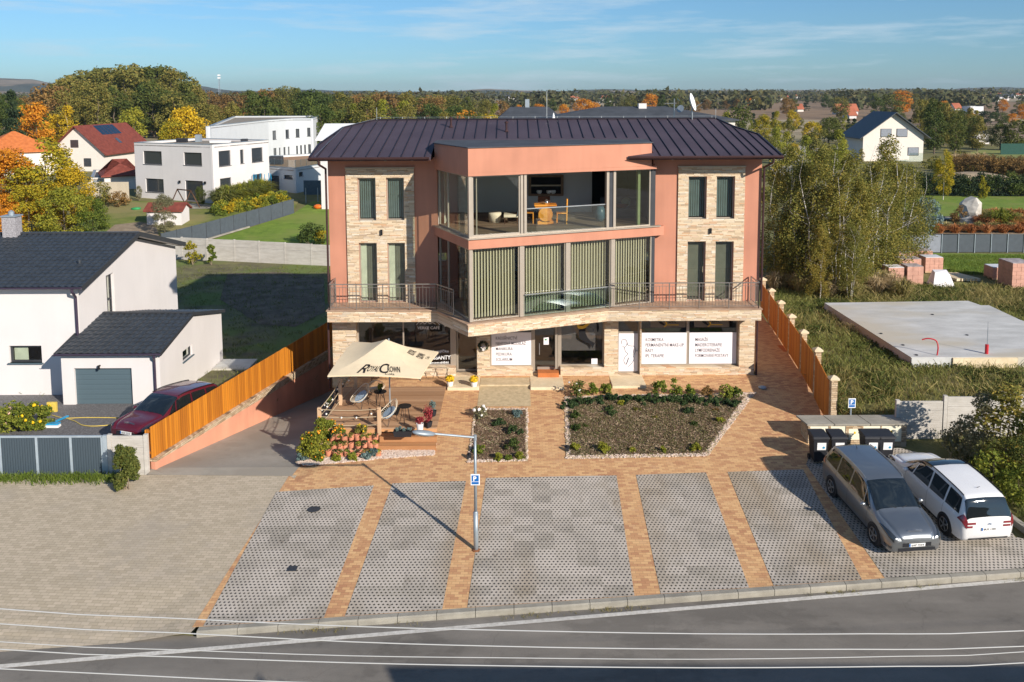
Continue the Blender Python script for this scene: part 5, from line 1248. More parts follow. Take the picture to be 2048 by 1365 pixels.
shell_chair(tuple(onz(752, 800)), math.radians(-170), 'dark round woven lounge chair at the back, beside the table with a plant')
def side_table(loc, label, h=0.62):
    o = thing('side_table', label, 'table', loc, 'black round terrace tables'); x, y, z = loc
    q = MB(); q.lathe((x, y, z+h-0.02), [(0.235, 0), (0.245, 0.01), (0.245, 0.03), (0.235, 0.03)], 24); q.build('table_top', MT['black_paint'], o)
    for k_ in range(3):
        a = 0.5+2*PI*k_/3; q = MB()
        q.path([(x+0.12*math.cos(a-0.4), y+0.12*math.sin(a-0.4), z+h-0.02), (x+0.21*math.cos(a), y+0.21*math.sin(a), z), (x+0.12*math.cos(a+0.4), y+0.12*math.sin(a+0.4), z+h-0.02)], 0.008, 5); q.build('leg', MT['black_paint'], o)
    return o
side_table(tuple(onz(810, 845)), 'black round side table standing alone beside the front lounge chair')
side_table(tuple(onz(761, 815)), 'black round side table with a small green plant, under the parasol edge')
BR = thing('low_railing', 'low black metal railing of slanted bars against the stone plinth behind the deck', 'railing', (-4.2, Y(27.7), 0))
q = MB(); ya = Y(27.75)
q.tube((-5.9, ya, 0.55), (-2.75, ya, 0.55), 0.012, n=5); q.tube((-5.9, ya, 0.12), (-2.75, ya, 0.12), 0.012, n=5)
for i in range(13): q.tube((-5.85+i*0.25, ya, 0.12), (-5.85+i*0.25+(-0.16 if i % 2 else 0.16), ya, 0.55), 0.008, n=4)
q.tube((-5.9, ya, -0.1), (-5.9, ya, 0.55), 0.015, n=6); q.tube((-2.75, ya, -0.1), (-2.75, ya, 0.55), 0.015, n=6); q.build('rails', MT['black_paint'], BR)

FZ = 6.403
TB = thing('dining_table', 'carved orange wooden table with a round emblem on its front in the open top-floor room', 'table', (1.42, Y(28.9), FZ))
tx, ty = 1.42, Y(28.9)
q = MB(); q.box(tx-0.48, tx+0.48, ty-0.25, ty+0.45, FZ+0.78, FZ+0.84); q.box(tx-0.44, tx+0.44, ty-0.2, ty+0.4, FZ+0.70, FZ+0.778); q.build('table_top', MT['carved_wood'], TB, bevel=0.01)
q = MB(); q.lathe((tx, ty-0.18, FZ+0.42), [(0.30, 0), (0.31, 0.03), (0.27, 0.05), (0.27, 0.12)], 28, (0, 1, 0)); q.lathe((tx, ty-0.20, FZ+0.42), [(0.10, 0), (0.22, 0.02)], 20, (0, 1, 0)); q.build('round_panel', MT['carved_wood'], TB)
q = MB(); q.add([(tx-0.34, ty-0.2, FZ), (tx-0.2, ty-0.2, FZ), (tx+0.2, ty-0.2, FZ), (tx+0.34, ty-0.2, FZ), (tx+0.30, ty-0.2, FZ+0.15), (tx+0.1, ty-0.2, FZ+0.10), (tx-0.1, ty-0.2, FZ+0.10), (tx-0.30, ty-0.2, FZ+0.15)], [(0,1,6,7), (1,2,5,6), (2,3,4,5)])
q.box(tx-0.34, tx-0.22, ty-0.19, ty+0.4, FZ, FZ+0.12); q.box(tx+0.22, tx+0.34, ty-0.19, ty+0.4, FZ, FZ+0.12); q.box(tx-0.26, tx+0.26, ty-0.1, ty+0.35, FZ+0.12, FZ+0.70); q.build('foot', MT['carved_wood'], TB)
def ladder_chair(x, y, face, label):
    o = thing('dining_chair', label, 'chair', (x, y, FZ), 'wooden chairs at the top-floor table')
    s_ = 0.2
    for dx, dy in ((-s_, -s_), (-s_, s_), (s_, -s_), (s_, s_)):
        q = MB(); hh = 1.08 if dx*face > 0 else 0.46; q.bar((x+dx, y+dy, FZ), (x+dx*(1.15 if hh > 1 else 1), y+dy, FZ+hh), 0.045, 0.045, (0, 1, 0)); q.build('leg', MT['carved_wood'], o)
    q = MB(); q.box(x-0.22, x+0.22, y-0.22, y+0.22, FZ+0.44, FZ+0.48); q.build('seat', MT['carved_wood'], o)
    q = MB()
    for z in (0.62, 0.78, 0.94): q.box(x+face*0.21-0.015, x+face*0.21+0.015, y-0.2, y+0.2, FZ+z, FZ+z+0.07)
    q.build('backrest', MT['carved_wood'], o)
ladder_chair(tx+0.70, ty+0.05, 1, 'ladder-back wooden chair on the right side of the carved table')
ladder_chair(tx-0.72, ty+0.25, -1, 'ladder-back wooden chair on the left side of the carved table')
ladder_chair(tx-0.05, ty+0.85, 1, 'dark ladder-back wooden chair behind the carved table')
q = MB(); q.lathe((tx+0.05, ty+0.05, FZ+0.842), [(0.08, 0), (0.12, 0.06), (0.09, 0.14), (0.03, 0.2)], 14); prop(q.build('teapot', MT['chrome'], None, True), 'shiny metal teapot on the carved wooden table', 'teapot')
q = MB(); q.box(tx-0.30, tx+0.22, ty+0.45, ty+0.62, FZ+0.62, FZ+1.12); prop(q.build('wooden_chest', MT['dark_wood']), 'dark wooden chest behind the carved table under the wall shelf', 'chest')
SH = thing('wall_shelf', 'brown framed wall shelf with dark niches and dishes on the white room wall', 'shelf', (1.6, 40.6, 7.6))
sa, sb = PY(1057, 351, 40.5), PY(1127, 392, 40.5)
q = MB()
for a in ((sa.x, sb.x, sa.z-0.09, sa.z), (sa.x, sb.x, sb.z, sb.z+0.09)): q.box(a[0], a[1], 40.45, 40.69, a[2], a[3])
q.box(sa.x, sa.x+0.12, 40.452, 40.69, sb.z+0.091, sa.z-0.091); q.box(sb.x-0.12, sb.x, 40.452, 40.69, sb.z+0.091, sa.z-0.091); q.build('frame', two('brown_oak', (0.16, 0.10, 0.065), (0.26, 0.17, 0.11), 4, 0.7), SH)
mz = (sa.z+sb.z)/2; q = MB(); q.box(sa.x+0.121, sb.x-0.121, 40.46, 40.69, mz-0.03, mz+0.03); q.build('shelf_board', MT['beige_plaster'], SH)
q = MB(); q.box(sa.x+0.12, sb.x-0.12, 40.66, 40.695, sb.z+0.09, sa.z-0.09); q.build('back_panel', MT['interior_dark'], SH)
for i, x in enumerate((sa.x+0.5, sa.x+0.95, sa.x+1.15)):
    q = MB(); q.lathe((x, 40.58, sb.z+0.092), [(0.07, 0), (0.13, 0.08), (0.12, 0.16)], 12); prop(q.build('bowl', MT['ceramic_white']), ['white bowl at the left end of the lower wall shelf niche', 'white bowl in the middle of the lower wall shelf niche', 'white bowl nearest the right end of the lower wall shelf niche'][i], 'bowl', 'white bowls on the wall shelf')
q = MB(); q.box(4.0, 5.7, 38.6, 39.3, FZ, FZ+0.42); q.box(4.0, 5.7, 39.3, 39.6, FZ, FZ+0.85); SF = prop(q.build('sofa', MT['sofa_grey'], None, bevel=0.05), 'dark sofa behind the right top-floor window pane', 'sofa')
q = MB(); q.blob((4.9, 38.9, FZ+0.52), (0.3, 0.22, 0.10), 2, 2, 0.05); prop(q.build('cushion', MT['cushion_red'], None, True), 'dark red cushion lying on the dark sofa', 'cushion')
q = MB(); q.blob((5.15, 39.15, FZ+0.66), (0.24, 0.09, 0.2), 4, 2, 0.05); prop(q.build('cushion', MT['cushion_green'], None, True), 'pale green cushion propped on the dark sofa', 'cushion')
q = MB(); p_ = PZ(1203, 447, FZ); q.lathe((p_.x, p_.y+0.6, FZ), [(0.12, 0), (0.22, 0.15), (0.25, 0.4), (0.16, 0.62), (0.12, 0.66)], 18); prop(q.build('floor_vase', MT['blue_vase'], None, True), 'dark blue-green floor vase by the doorway of the top-floor room', 'vase')
AC = thing('armchair', 'dark cane armchair behind the left top-floor window', 'armchair', (0.0, 37.0, FZ))
ax_, ay_ = -0.05, 37.2
q = MB(); q.box(ax_-0.3, ax_+0.3, ay_-0.3, ay_+0.3, FZ+0.3, FZ+0.42); q.build('seat', MT['rattan'], AC)
q = MB(); q.obox((ax_+0.34, ay_, FZ+0.7), (0.04, 0, 0.02), (0, 0.32, 0), (0.08, 0, 0.36)); q.build('backrest', MT['sofa_grey'], AC)
for dx in (-0.27, 0.27):
    for dy in (-0.27, 0.27): q = MB(); q.tube((ax_+dx, ay_+dy, FZ), (ax_+dx, ay_+dy, FZ+0.3), 0.02); q.build('leg', MT['dark_wood'], AC)
q = MB(); q.lathe((-0.75, 37.6, FZ), [(0.25, 0), (0.28, 0.3), (0.28, 0.42)], 18); prop(q.build('pouf', MT['rattan'], None, True), 'low round rattan pouf behind the left top-floor window', 'pouf')
c = MB(); fx = su(1283, 400); c.fbox(fF, fx, fx+0.12, -0.45, -0.30, zu0, zu1-0.05); c.build('curtain', MT['cushion_green'], B)
c = MB(); c.box(-2.9, -2.85, YW+0.5, YW+1.4, zu0, zu1-0.05); c.build('curtain', MT['curtain_white'], B)
def leafmesh(name, clumps, n, size, seed, up=0.3, shell=0.45, jitter=0.5, stretch=1.0):
    """clumps: [(cx,cy,cz, rx,ry,rz)]; many small quads"""
    r = np.random.default_rng(seed); C = np.array(clumps, float)
    vol = (C[:, 3]*C[:, 4]*C[:, 5])**(2/3); idx = r.choice(len(C), n, p=vol/vol.sum())
    d = r.normal(size=(n, 3)); d /= np.linalg.norm(d, axis=1)[:, None]
    rad = shell + (1-shell)*r.random(n)**0.6; rad *= (1 + r.normal(0, 0.06, n))
    P = C[idx, :3] + d*C[idx, 3:]*rad[:, None]
    nrm = d*(1-jitter) + r.normal(size=(n, 3))*jitter; nrm[:, 2] += up; nrm /= np.linalg.norm(nrm, axis=1)[:, None]
    t = np.cross(nrm, r.normal(size=(n, 3))); t /= np.linalg.norm(t, axis=1)[:, None]; b = np.cross(nrm, t)
    s = size*(0.6+0.8*r.random(n)); a = (t*s[:, None])*0.5*stretch; c = (b*s[:, None])*0.36
    V = np.stack([P-a, P+c*0.9, P+a, P-c*0.9], 1)
    return quadmesh(name, V)
def quadmesh(name, V):
    n = len(V); me = bpy.data.meshes.new(name); me.vertices.add(4*n); me.vertices.foreach_set('co', V.reshape(-1).astype(np.float32))
    me.loops.add(4*n); me.loops.foreach_set('vertex_index', np.arange(4*n)); me.polygons.add(n)
    me.polygons.foreach_set('loop_start', np.arange(0, 4*n, 4)); me.polygons.foreach_set('loop_total', np.full(n, 4)); me.update(); me.validate(); return me
def clumpset(rx, ry, z0, z1, m, cr, seed, shape='egg'):
    """sub-clump centres spread over a crown volume"""
    r = random.Random(seed); out = []; H = z1-z0
    for i in range(m):
        q = r.random(); a = r.uniform(0, 2*PI); z = z0 + H*q
        if shape == 'egg': w = math.sin(PI*min(1, (q*0.86+0.10)))**0.7
        elif shape == 'cone': w = (1-q)*0.95+0.05
        elif shape == 'col': w = min(1, 4*q+0.25)*min(1, (1-q)*2.2+0.12)
        else: w = math.sqrt(max(0.02, 1-(2*q-1)**2))
        rr = w*r.uniform(0.25, 1.0)**0.5; k = r.uniform(0.7, 1.25)*cr
        out.append((rx*rr*math.cos(a), ry*rr*math.sin(a), z, k, k, k*0.8))
    return out
def trunkmesh(name, h, r0, limbs, seed, top=0.85, lean=0.0, stems=1, spread=0.3):
    R = random.Random(seed); m = MB()
    for s_ in range(stems):
        ang = 2*PI*s_/stems+R.random(); bx, by = (0, 0) if stems == 1 else (0.15*math.cos(ang), 0.15*math.sin(ang))
        P = []; dx, dy = (R.gauss(0, lean), R.gauss(0, lean)) if stems == 1 else (math.cos(ang)*spread, math.sin(ang)*spread)
        for i in range(7):
            q = i/6; P.append(Vector((bx+dx*q*h*0.3+R.gauss(0, 0.02*h)*q, by+dy*q*h*0.3+R.gauss(0, 0.02*h)*q, h*top*q-0.1*(i == 0))))
        for i in range(6): m.tube(P[i], P[i+1], r0*(1-i/6.5), r0*(1-(i+1)/6.5), 6, False)
        for j in range(limbs):
            q = R.uniform(0.3, 0.95); i = int(q*6); p = P[i].lerp(P[min(6, i+1)], q*6-i); a = R.uniform(0, 2*PI); L_ = h*R.uniform(0.14, 0.3)*(1.15-q)
            e = p+Vector((math.cos(a)*L_, math.sin(a)*L_, L_*R.uniform(0.5, 1.3))); m.tube(p, p.lerp(e, 0.5)+Vector((0, 0, -0.03*h*0.3)), r0*0.35*(1.1-q), r0*0.22*(1.1-q), 5, False); m.tube(p.lerp(e, 0.5)+Vector((0, 0, -0.03*h*0.3)), e, r0*0.22*(1.1-q), r0*0.08, 4, False)
    return m.mesh(name)
PROTO = {}
def proto(key, h, rx, z0, m, cr, n, size, seed, shape, r0, limbs, trunk='bark', **kw):
    cl = clumpset(rx, rx, z0*h, h*0.97, m, cr, seed, shape)
    crown = leafmesh(key+'_crown', cl, n, size, seed, **kw)
    tk = trunkmesh(key+'_trunk', h, r0, limbs, seed)
    PROTO[key] = (crown, tk, trunk, h)
for i in range(3): proto('round%d' % i, 10, 3.6, 0.14, 46, 1.25, 3000, 0.46, 20+i, 'egg', 0.22, 5)
for i in range(2): proto('tall%d' % i, 16, 3.6, 0.12, 66, 1.35, 4200, 0.52, 30+i, 'egg', 0.28, 7)
for i in range(2): proto('slim%d' % i, 10, 1.7, 0.10, 40, 0.85, 2600, 0.30, 40+i, 'col', 0.10, 6, 'birch_bark')
proto('spruce0', 10, 2.3, 0.05, 60, 0.6, 2600, 0.36, 50, 'cone', 0.16, 3, up=-0.2)
for i in range(2): proto('bush%d' % i, 3, 1.7, 0.05, 26, 0.62, 1500, 0.24, 60+i, 'ball', 0.05, 4)
for i in range(3): proto('fine%d' % i, 8, 2.7, 0.16, 60, 0.75, 8000, 0.21, 70+i, 'egg', 0.14, 8)
def birch_proto(key, seed, h=9.0, stems=3):
    R = random.Random(seed); cl = []
    for i in range(95):
        q = R.uniform(0.07, 1.0); w = (0.55+0.9*math.sin(PI*q)**0.8)*(1-0.45*q); a = R.uniform(0, 2*PI); rr = w*R.uniform(0.2, 1.15)*1.35
        cl.append((rr*math.cos(a), rr*math.sin(a), q*h*0.98, 0.42*R.uniform(0.7, 1.3), 0.42*R.uniform(0.7, 1.3), 0.62*R.uniform(0.7, 1.4)))
    PROTO[key] = (leafmesh(key+'_crown', cl, 12000, 0.112, seed, up=0.1, shell=0.15, jitter=0.9), trunkmesh(key+'_trunk', h, 0.062, 9, seed, 0.97, 0.15, stems, 0.28), 'birch_bark', h)
for i, st in enumerate((2, 1, 3)): birch_proto('birch%d' % i, 80+i, 9.0, st)
matcache = {}
def tree(key, leaf, loc, h, label, group=None, name='tree', cat='tree', wide=1.0, rz=None, trunk=None):
    crown, tk, bark, h0 = PROTO[key]; s = h/h0
    o = thing(name, label, cat, loc, group); o.scale = (s*wide, s*wide, s)
    o.rotation_euler = (0, 0, random.uniform(0, 6.28) if rz is None else rz)
    for nm, me, mt in (('crown', crown, leaf), ('trunk', tk, trunk or bark)):
        if len(me.materials) == 0: me.materials.append(MT[mt])
        c = bpy.data.objects.new(nm, me); COL.objects.link(c); c.parent = o
        c.material_slots[0].link = 'OBJECT'; c.material_slots[0].material = MT[mt]
    return o
def shrub(loc, r, h, leaf, label, n=700, size=0.07, seed=0, name='shrub', cat='shrub', group=None, m=14, shell=0.3, flowers=None, up=0.3, stems=True, shape='ball'):
    """one of a kind plant: foliage (and flowers, stems) as children"""
    o = thing(name, label, cat, loc, group); R = random.Random(seed); cl = []
    for i in range(m):
        a = R.uniform(0, 2*PI); q = R.random()**0.5; z = h*R.uniform(0.12, 0.9); w = math.sqrt(max(0.05, 1-(z/h*1.0)**2*0.8))
        k = min(r, h)*R.uniform(0.22, 0.42); cl.append((r*0.75*q*w*math.cos(a), r*0.75*q*w*math.sin(a), z, k, k, k*0.8))
    link('foliage', leafmesh('foliage', cl, n, size, seed, up=up, shell=shell, jitter=0.75), MT[leaf], o, local=True)
    if flowers:
        fm, fn, fs = flowers; q = MB()
        for i in range(fn):
            c = R.choice(cl); a = R.uniform(0, 2*PI); e = R.uniform(-0.2, 1.3)
            q.blob((c[0]+c[3]*math.cos(a)*math.cos(e), c[1]+c[4]*math.sin(a)*math.cos(e), c[2]+c[5]*math.sin(e)+0.01), fs*R.uniform(0.7, 1.2), i, 1, 0.2)
        q.build('flowers', MT[fm], o, local=True)
    if stems:
        q = MB()
        for i in range(5):
            c = R.choice(cl); q.tube((R.gauss(0, 0.03), R.gauss(0, 0.03), -0.05), (c[0], c[1], c[2]), 0.012*max(0.6, h), 0.005, 5)
        q.build('stems', MT['twig'], o, local=True)
    return o
def tuft(loc, h, r, leaf, label, n=260, w=0.012, seed=0, name='ornamental_grass', cat='grass clump', group=None, lean=0.45):
    R = np.random.default_rng(seed); a = R.uniform(0, 2*PI, n); k = R.random(n)**0.7; H = h*(0.55+0.5*R.random(n))
    base = np.c_[np.cos(a)*r*0.25*k, np.sin(a)*r*0.25*k, np.zeros(n)-0.03]; mid = base + np.c_[np.cos(a)*r*0.5*k, np.sin(a)*r*0.5*k, H*0.75]; tip = base + np.c_[np.cos(a)*r*k, np.sin(a)*r*k, H*(1-0.35*k)]
    s = np.c_[-np.sin(a), np.cos(a), np.zeros(n)]*w
    V = np.concatenate([np.stack([base-s, base+s, mid+s*0.9, mid-s*0.9], 1), np.stack([mid-s*0.9, mid+s*0.9, tip+s*0.2, tip-s*0.2], 1)])
    me = quadmesh(name, V); me.transform(Matrix.Translation(loc)); o = link(name, me, MT[leaf])
    return prop(o, label, cat, group)
def pebbles(name, poly, n, seed, r0=0.035, label='', z=0.0, mat='pebble'):
    R = np.random.default_rng(seed); pts = fill(poly, n, seed)
    bm = bmesh.new(); bmesh.ops.create_icosphere(bm, subdivisions=1, radius=1.0); bv = np.array([v.co[:] for v in bm.verts]); bf = [tuple(v.index for v in f.verts) for f in bm.faces]; bm.free()
    vs = []; fs = []
    for i, p in enumerate(pts):
        k = r0*R.uniform(0.5, 1.4); v = bv*np.array([k*R.uniform(0.8, 1.4), k*R.uniform(0.7, 1.2), k*0.6])+np.array([p[0], p[1], p[2]+z+k*0.25]); b = len(vs); vs += [tuple(q) for q in v]; fs += [tuple(j+b for j in f) for f in bf]
    me = bpy.data.meshes.new(name); me.from_pydata(vs, [], fs); me.update(); return prop(link(name, me, MT[mat]), label, 'pebbles', kind='stuff')
def offset_poly(poly, d):
    cx = sum(p[0] for p in poly)/len(poly); cy = sum(p[1] for p in poly)/len(poly); out = []
    for x, y in poly:
        v = Vector((x-cx, y-cy)); L_ = v.length; out.append((cx+v.x*(1-d/L_), cy+v.y*(1-d/L_)))
    return out
bedA = gp((950, 818), (1056, 818), (1056, 924), (934, 927)); bedB = gp((1129, 794), (1512, 786), (1416, 914), (1132, 920))
sand = gp((962, 780), (1058, 780), (1057, 817), (951, 817)); strip = gp((1129, 774), (1228, 774), (1292, 774), (1521, 774), (1513, 785), (1129, 793))
struct(drape('sandy_strip', [(-1.35, Y(28.0)), (0.70, Y(28.0)), (0.70, Y(25.9)), (-1.40, Y(25.9))], 0.016, MT['sandy_gravel'], 1.0))
q = MB(); q.box(-1.36, 0.70, Y(27.35), Y(28.1), -0.3, 0.0); struct(q.build('concrete_ledge', two('ledge_concrete', (0.46, 0.36, 0.22), (0.60, 0.48, 0.31), 3, 0.9)))
for nm, b in (('planting_bed', bedA), ('planting_bed', bedB)):
    struct(drape(nm+'_gravel', b, 0.020, MT['sandy_gravel'], 1.0))
inA = offset_poly(bedA, 0.19); 
inB = gp((1138, 799), (1488, 796), (1408, 908), (1141, 913))
struct(drape('planting_bed', inA, 0.030, MT['mulch'], 0.5, fn=lambda x, y: T(x, y)+0.03*math.sin(x*7)*math.cos(y*6)))
struct(drape('planting_bed', inB, 0.035, MT['mulch'], 0.5, fn=lambda x, y: T(x, y)+0.03*math.sin(x*7)*math.cos(y*6)))
def ringfill(outer, inner, n, seed):
    return [p for p in fill(outer, n, seed) if not inpoly(p[0], p[1], inner)]
def ringpebbles(outer, inner, n, seed, label):
    R = np.random.default_rng(seed); pts = ringfill(outer, inner, n, seed); return pts
_old = fill
def peb(outer, inner, n, seed, label, r0=0.034):
    global fill
    pts = ringfill(outer, inner, n, seed); f0 = fill; fill = lambda *a, **k_: pts
    o = pebbles('border_pebbles', outer, n, seed, r0, label, 0.02); fill = f0; return o
peb(bedA, inA, 2600, 1, 'pinkish white pebbles edging the small planting bed')
peb(bedB, inB, 9000, 2, 'pinkish white pebbles edging the large planting bed')
def chips(name, poly, n, size, mat, seed, label, zz=0.05):
    R = np.random.default_rng(seed); P = np.array(fill(poly, n, seed)); n = len(P); P[:, 2] += zz
    d = R.normal(size=(n, 3)); d[:, 2] *= 0.4; d /= np.linalg.norm(d, axis=1)[:, None]; e = np.cross(d, R.normal(size=(n, 3))); e /= np.linalg.norm(e, axis=1)[:, None]
    s = size*(0.5+R.random(n))[:, None]; V = np.stack([P-d*s-e*s*0.3, P+d*s-e*s*0.3, P+d*s+e*s*0.3, P-d*s+e*s*0.3], 1); o = link(name, quadmesh(name, V), mat if not isinstance(mat, str) else MT[mat]); return prop(o, label, 'ground cover', kind='stuff')
foliage('chip', [(0.05, 0.03, 0.02), (0.15, 0.095, 0.06), (0.27, 0.19, 0.13), (0.38, 0.29, 0.2)], 0.0, 2.0)
chips('bark_chips', inB, 12000, 0.032, 'chip', 5, 'brown bark chips covering the large planting bed', 0.06); chips('bark_chips', inA, 2500, 0.032, 'chip', 6, 'brown bark chips covering the small planting bed', 0.05)
foliage('ground_cover', [(0.11, 0.065, 0.04), (0.17, 0.14, 0.06), (0.17, 0.19, 0.07)], 0.2, 0.7)
scatter_blades('low_ground_cover', MT['ground_cover'], fill(inB, 5200, 9), 0.08, 0.010, 5, 0.06, 3, 0.9, 'brownish low ground cover plants spread over the large bed', 'ground cover')
scatter_blades('low_ground_cover', MT['ground_cover'], fill(inA, 420, 10), 0.07, 0.010, 5, 0.06, 4, 0.9, 'brownish low ground cover plants spread over the small bed', 'ground cover')
jl = [(1140, 812), (1165, 808), (1190, 806), (1215, 804), (1240, 803), (1265, 802), (1290, 803), (1315, 803), (1340, 804), (1365, 805), (1390, 805), (1415, 806), (1440, 809), (1464, 812)]
ordn = ['first', 'second', 'third', 'fourth', 'fifth', 'sixth', 'seventh', 'eighth', 'ninth', 'tenth', 'eleventh', 'twelfth', 'thirteenth', 'fourteenth']
for i, (u, v) in enumerate(jl):
    shrub(tuple(G(u, v)), 0.62, 0.22, 'leaf_juniper', 'low juniper, %s from left in the row topping the large bed' % ordn[i], 1500, 0.075, 100+i, 'juniper', 'shrub', 'junipers along the top of the large bed', stems=False)
for i, (u, v, r, h, lf, lab) in enumerate([
    (1218, 828, 0.42, 0.32, 'leaf_juniper', 'dark juniper below the juniper row, with a lime plant at its top right'), (1242, 812, 0.16, 0.22, 'leaf_lime', 'small lime green plant in the juniper row of the large bed'),
    (1151, 836, 0.24, 0.25, 'leaf_green', 'dark green shrub against the left pebbles, upper of two in the large bed'), (1152, 862, 0.24, 0.26, 'leaf_green', 'dark green shrub against the left pebbles, lower of two in the large bed'),
    (1150, 902, 0.20, 0.30, 'leaf_lime', 'yellow-green shrub in the bottom left corner of the large bed'), (1208, 905, 0.26, 0.36, 'leaf_lime', 'tall yellow-green shrub on the lower edge of the large bed'),
    (1265, 905, 0.12, 0.18, 'leaf_lime', 'tiny yellow-green shrub on the lower edge of the large bed, before its middle'), (1327, 906, 0.14, 0.24, 'leaf_lime', 'small upright yellow-green shrub on the lower edge of the large bed'),
    (1390, 902, 0.30, 0.24, 'leaf_lime', 'yellow-green shrub in the bottom right corner of the large bed'), (1377, 828, 0.34, 0.26, 'leaf_juniper', 'dark green juniper in the upper right part of the large bed'),
    (1440, 845, 0.18, 0.2, 'leaf_lime', 'small olive shrub near the slanted pebble edge of the large bed'), (1388, 851, 0.18, 0.16, 'leaf_green', 'low dark shrub right of centre in the large bed'),
    (1275, 822, 0.22, 0.14, 'leaf_olive', 'low olive shrub under the juniper row, centre of the large bed'), (1170, 855, 0.14, 0.12, 'leaf_green', 'tiny dark plant near the left edge shrubs of the large bed'),
    (1430, 822, 0.16, 0.10, 'leaf_brown', 'small reddish brown plant at the right end of the large bed'), (1310, 838, 0.16, 0.1, 'leaf_olive', 'tiny olive plant in the open centre of the large bed'),
    (1000, 852, 0.36, 0.26, 'leaf_juniper', 'dark juniper across the middle of the small bed'), (1030, 868, 0.40, 0.30, 'leaf_juniper', 'dark juniper by the right pebbles of the small bed, middle one'), (1026, 898, 0.44, 0.34, 'leaf_green', 'bushy dark green shrub in the lower right of the small bed'),
    (1033, 832, 0.26, 0.26, 'leaf_bluegreen', 'round blue-grey cushion shrub at the top right of the small bed'), (958, 906, 0.26, 0.30, 'leaf_shrub', 'green shrub behind the lamp post in the small bed'),
    (996, 920, 0.20, 0.24, 'leaf_lime', 'yellow-green shrub on the lower edge of the small bed'), (1040, 918, 0.17, 0.24, 'leaf_lime', 'yellow-green shrub in the bottom right corner of the small bed'), (1018, 920, 0.14, 0.16, 'leaf_shrub', 'small green shrub between the two yellow-green ones of the small bed')]):
    shrub(tuple(G(u, v)), r*1.08, h*0.95, lf, lab, 800, 0.06, 200+i, stems=False)
shrub(tuple(G(958, 836)), 0.40, 0.42, 'leaf_grey', 'grey-green bush with white flowers on the top left corner of the small bed', 600, 0.07, 231, flowers=('flower_white', 10, 0.06))
for i, (u, v, r, h, lf, lab) in enumerate([(1158, 792, 0.55, 0.62, 'leaf_mid', 'leafy green rose shrub under the window with the head graphic'), (1185, 790, 0.3, 0.5, 'leaf_shrub', 'green shrub right of the big rose shrub under the glass window'), (1212, 790, 0.3, 0.45, 'leaf_shrub', 'small loose shrub against the left side of the porch step of the white door'),
    (1318, 790, 0.42, 0.55, 'leaf_shrub', 'loose green and yellow shrub just right of the white door step'), (1352, 791, 0.34, 0.78, 'leaf_shrub', 'tallest yellow-green shrub under the middle of the white shop panels'), (1380, 793, 0.30, 0.45, 'leaf_shrub', 'low green shrub under the gap between the two white shop panels'),
    (1412, 793, 0.34, 0.36, 'leaf_brown', 'sparse brownish shrub under the rightmost white shop panel'), (1448, 795, 0.50, 0.58, 'leaf_shrub', 'dense yellow-green shrub under the right end of the white shop panels'), (1472, 796, 0.34, 0.42, 'leaf_shrub', 'small green shrub nearest the right stone pier')]):
    shrub(tuple(G(u, v)), r, h, lf, lab, 520, 0.085, 260+i, shell=0.1, flowers=('flower_white', 6, 0.045) if i == 0 else None)
q = MB(); p_ = G(1525, 777); q.lathe((p_.x, p_.y, p_.z), [(0.0, 0.0), (0.16, 0.01), (0.18, 0.05), (0.10, 0.09), (0.0, 0.10)], 18); prop(q.build('drain_cover', MT['galvanised'], None, True), 'flat grey metal lid on the paving at the right foot of the building', 'lid')
for u, v, lab in ((938, 918, 'black solar lantern on the lower left corner of the small bed'), (1134, 903, 'black solar lantern on the lower left edge of the large bed')):
    o = thing('garden_lantern', lab, 'lantern', tuple(G(u, v)), 'black solar lanterns on the bed corners'); x, y, z = o.location
    q = MB(); q.box(x-0.06, x+0.06, y-0.06, y+0.06, z, z+0.16); q.build('lamp_body', MT['black_plastic'], o); q = MB(); q.lathe((x, y, z+0.162), [(0.10, 0), (0.02, 0.07)], 4); q.build('cap', MT['black_paint'], o)
for u, v, lab, rnd in ((628, 1020, 'oval-looking round dark manhole lid in the leftmost parking bay', True), (585, 1139, 'small square dark drain grate low in the leftmost parking bay', False)):
    p_ = G(u, v, 0.018); q = MB()
    if rnd: q.lathe(tuple(p_), [(0.20, 0.0), (0.20, 0.012), (0.17, 0.014)], 24)
    else: q.box(p_.x-0.13, p_.x+0.13, p_.y-0.13, p_.y+0.13, p_.z, p_.z+0.012)
    prop(q.build('manhole_cover' if rnd else 'drain_grate', MT['frame_dark']), lab, 'cover')
corner = gp((568, 950), (600, 925), (636, 870), (750, 880), (752, 915), (858, 918), (856, 934), (742, 942), (640, 946))
cpoly = [(-7.5, Y(22.6)), (-7.2, Y(24.0)), (-7.2, Y(24.4)), (-6.9, Y(24.4)), (-6.9, Y(23.66)), (-2.74, Y(23.66)), (-2.76, Y(22.95)), (-4.8, Y(22.75)), (-7.1, Y(22.45))]
struct(drape('planting_bed_gravel', cpoly, 0.014, MT['sandy_gravel'], 1.0, fn=lambda x, y: -0.12*(28-y/K)))
f0_ = T
def peb2(poly, n, seed, label, r0=0.04):
    global fill
    pts = [(x, y, -0.12*(28-y/K)) for x, y, z in _old(poly, n, seed)]; fill = lambda *a, **k_: pts; o = pebbles('border_pebbles', poly, n, seed, r0, label, 0.01); fill = _old; return o
peb2([(-4.8, Y(23.66)), (-2.76, Y(23.66)), (-2.76, Y(22.95)), (-4.8, Y(22.75))], 1900, 8, 'pale pebbles in front of the terrace steps')
peb2([(-7.5, Y(22.6)), (-7.1, Y(22.42)), (-4.8, Y(22.72)), (-4.8, Y(22.92)), (-7.2, Y(22.75))], 900, 9, 'pale pebbles along the foot of the terracotta block bed')
rb = random.Random(5); nblk = 0
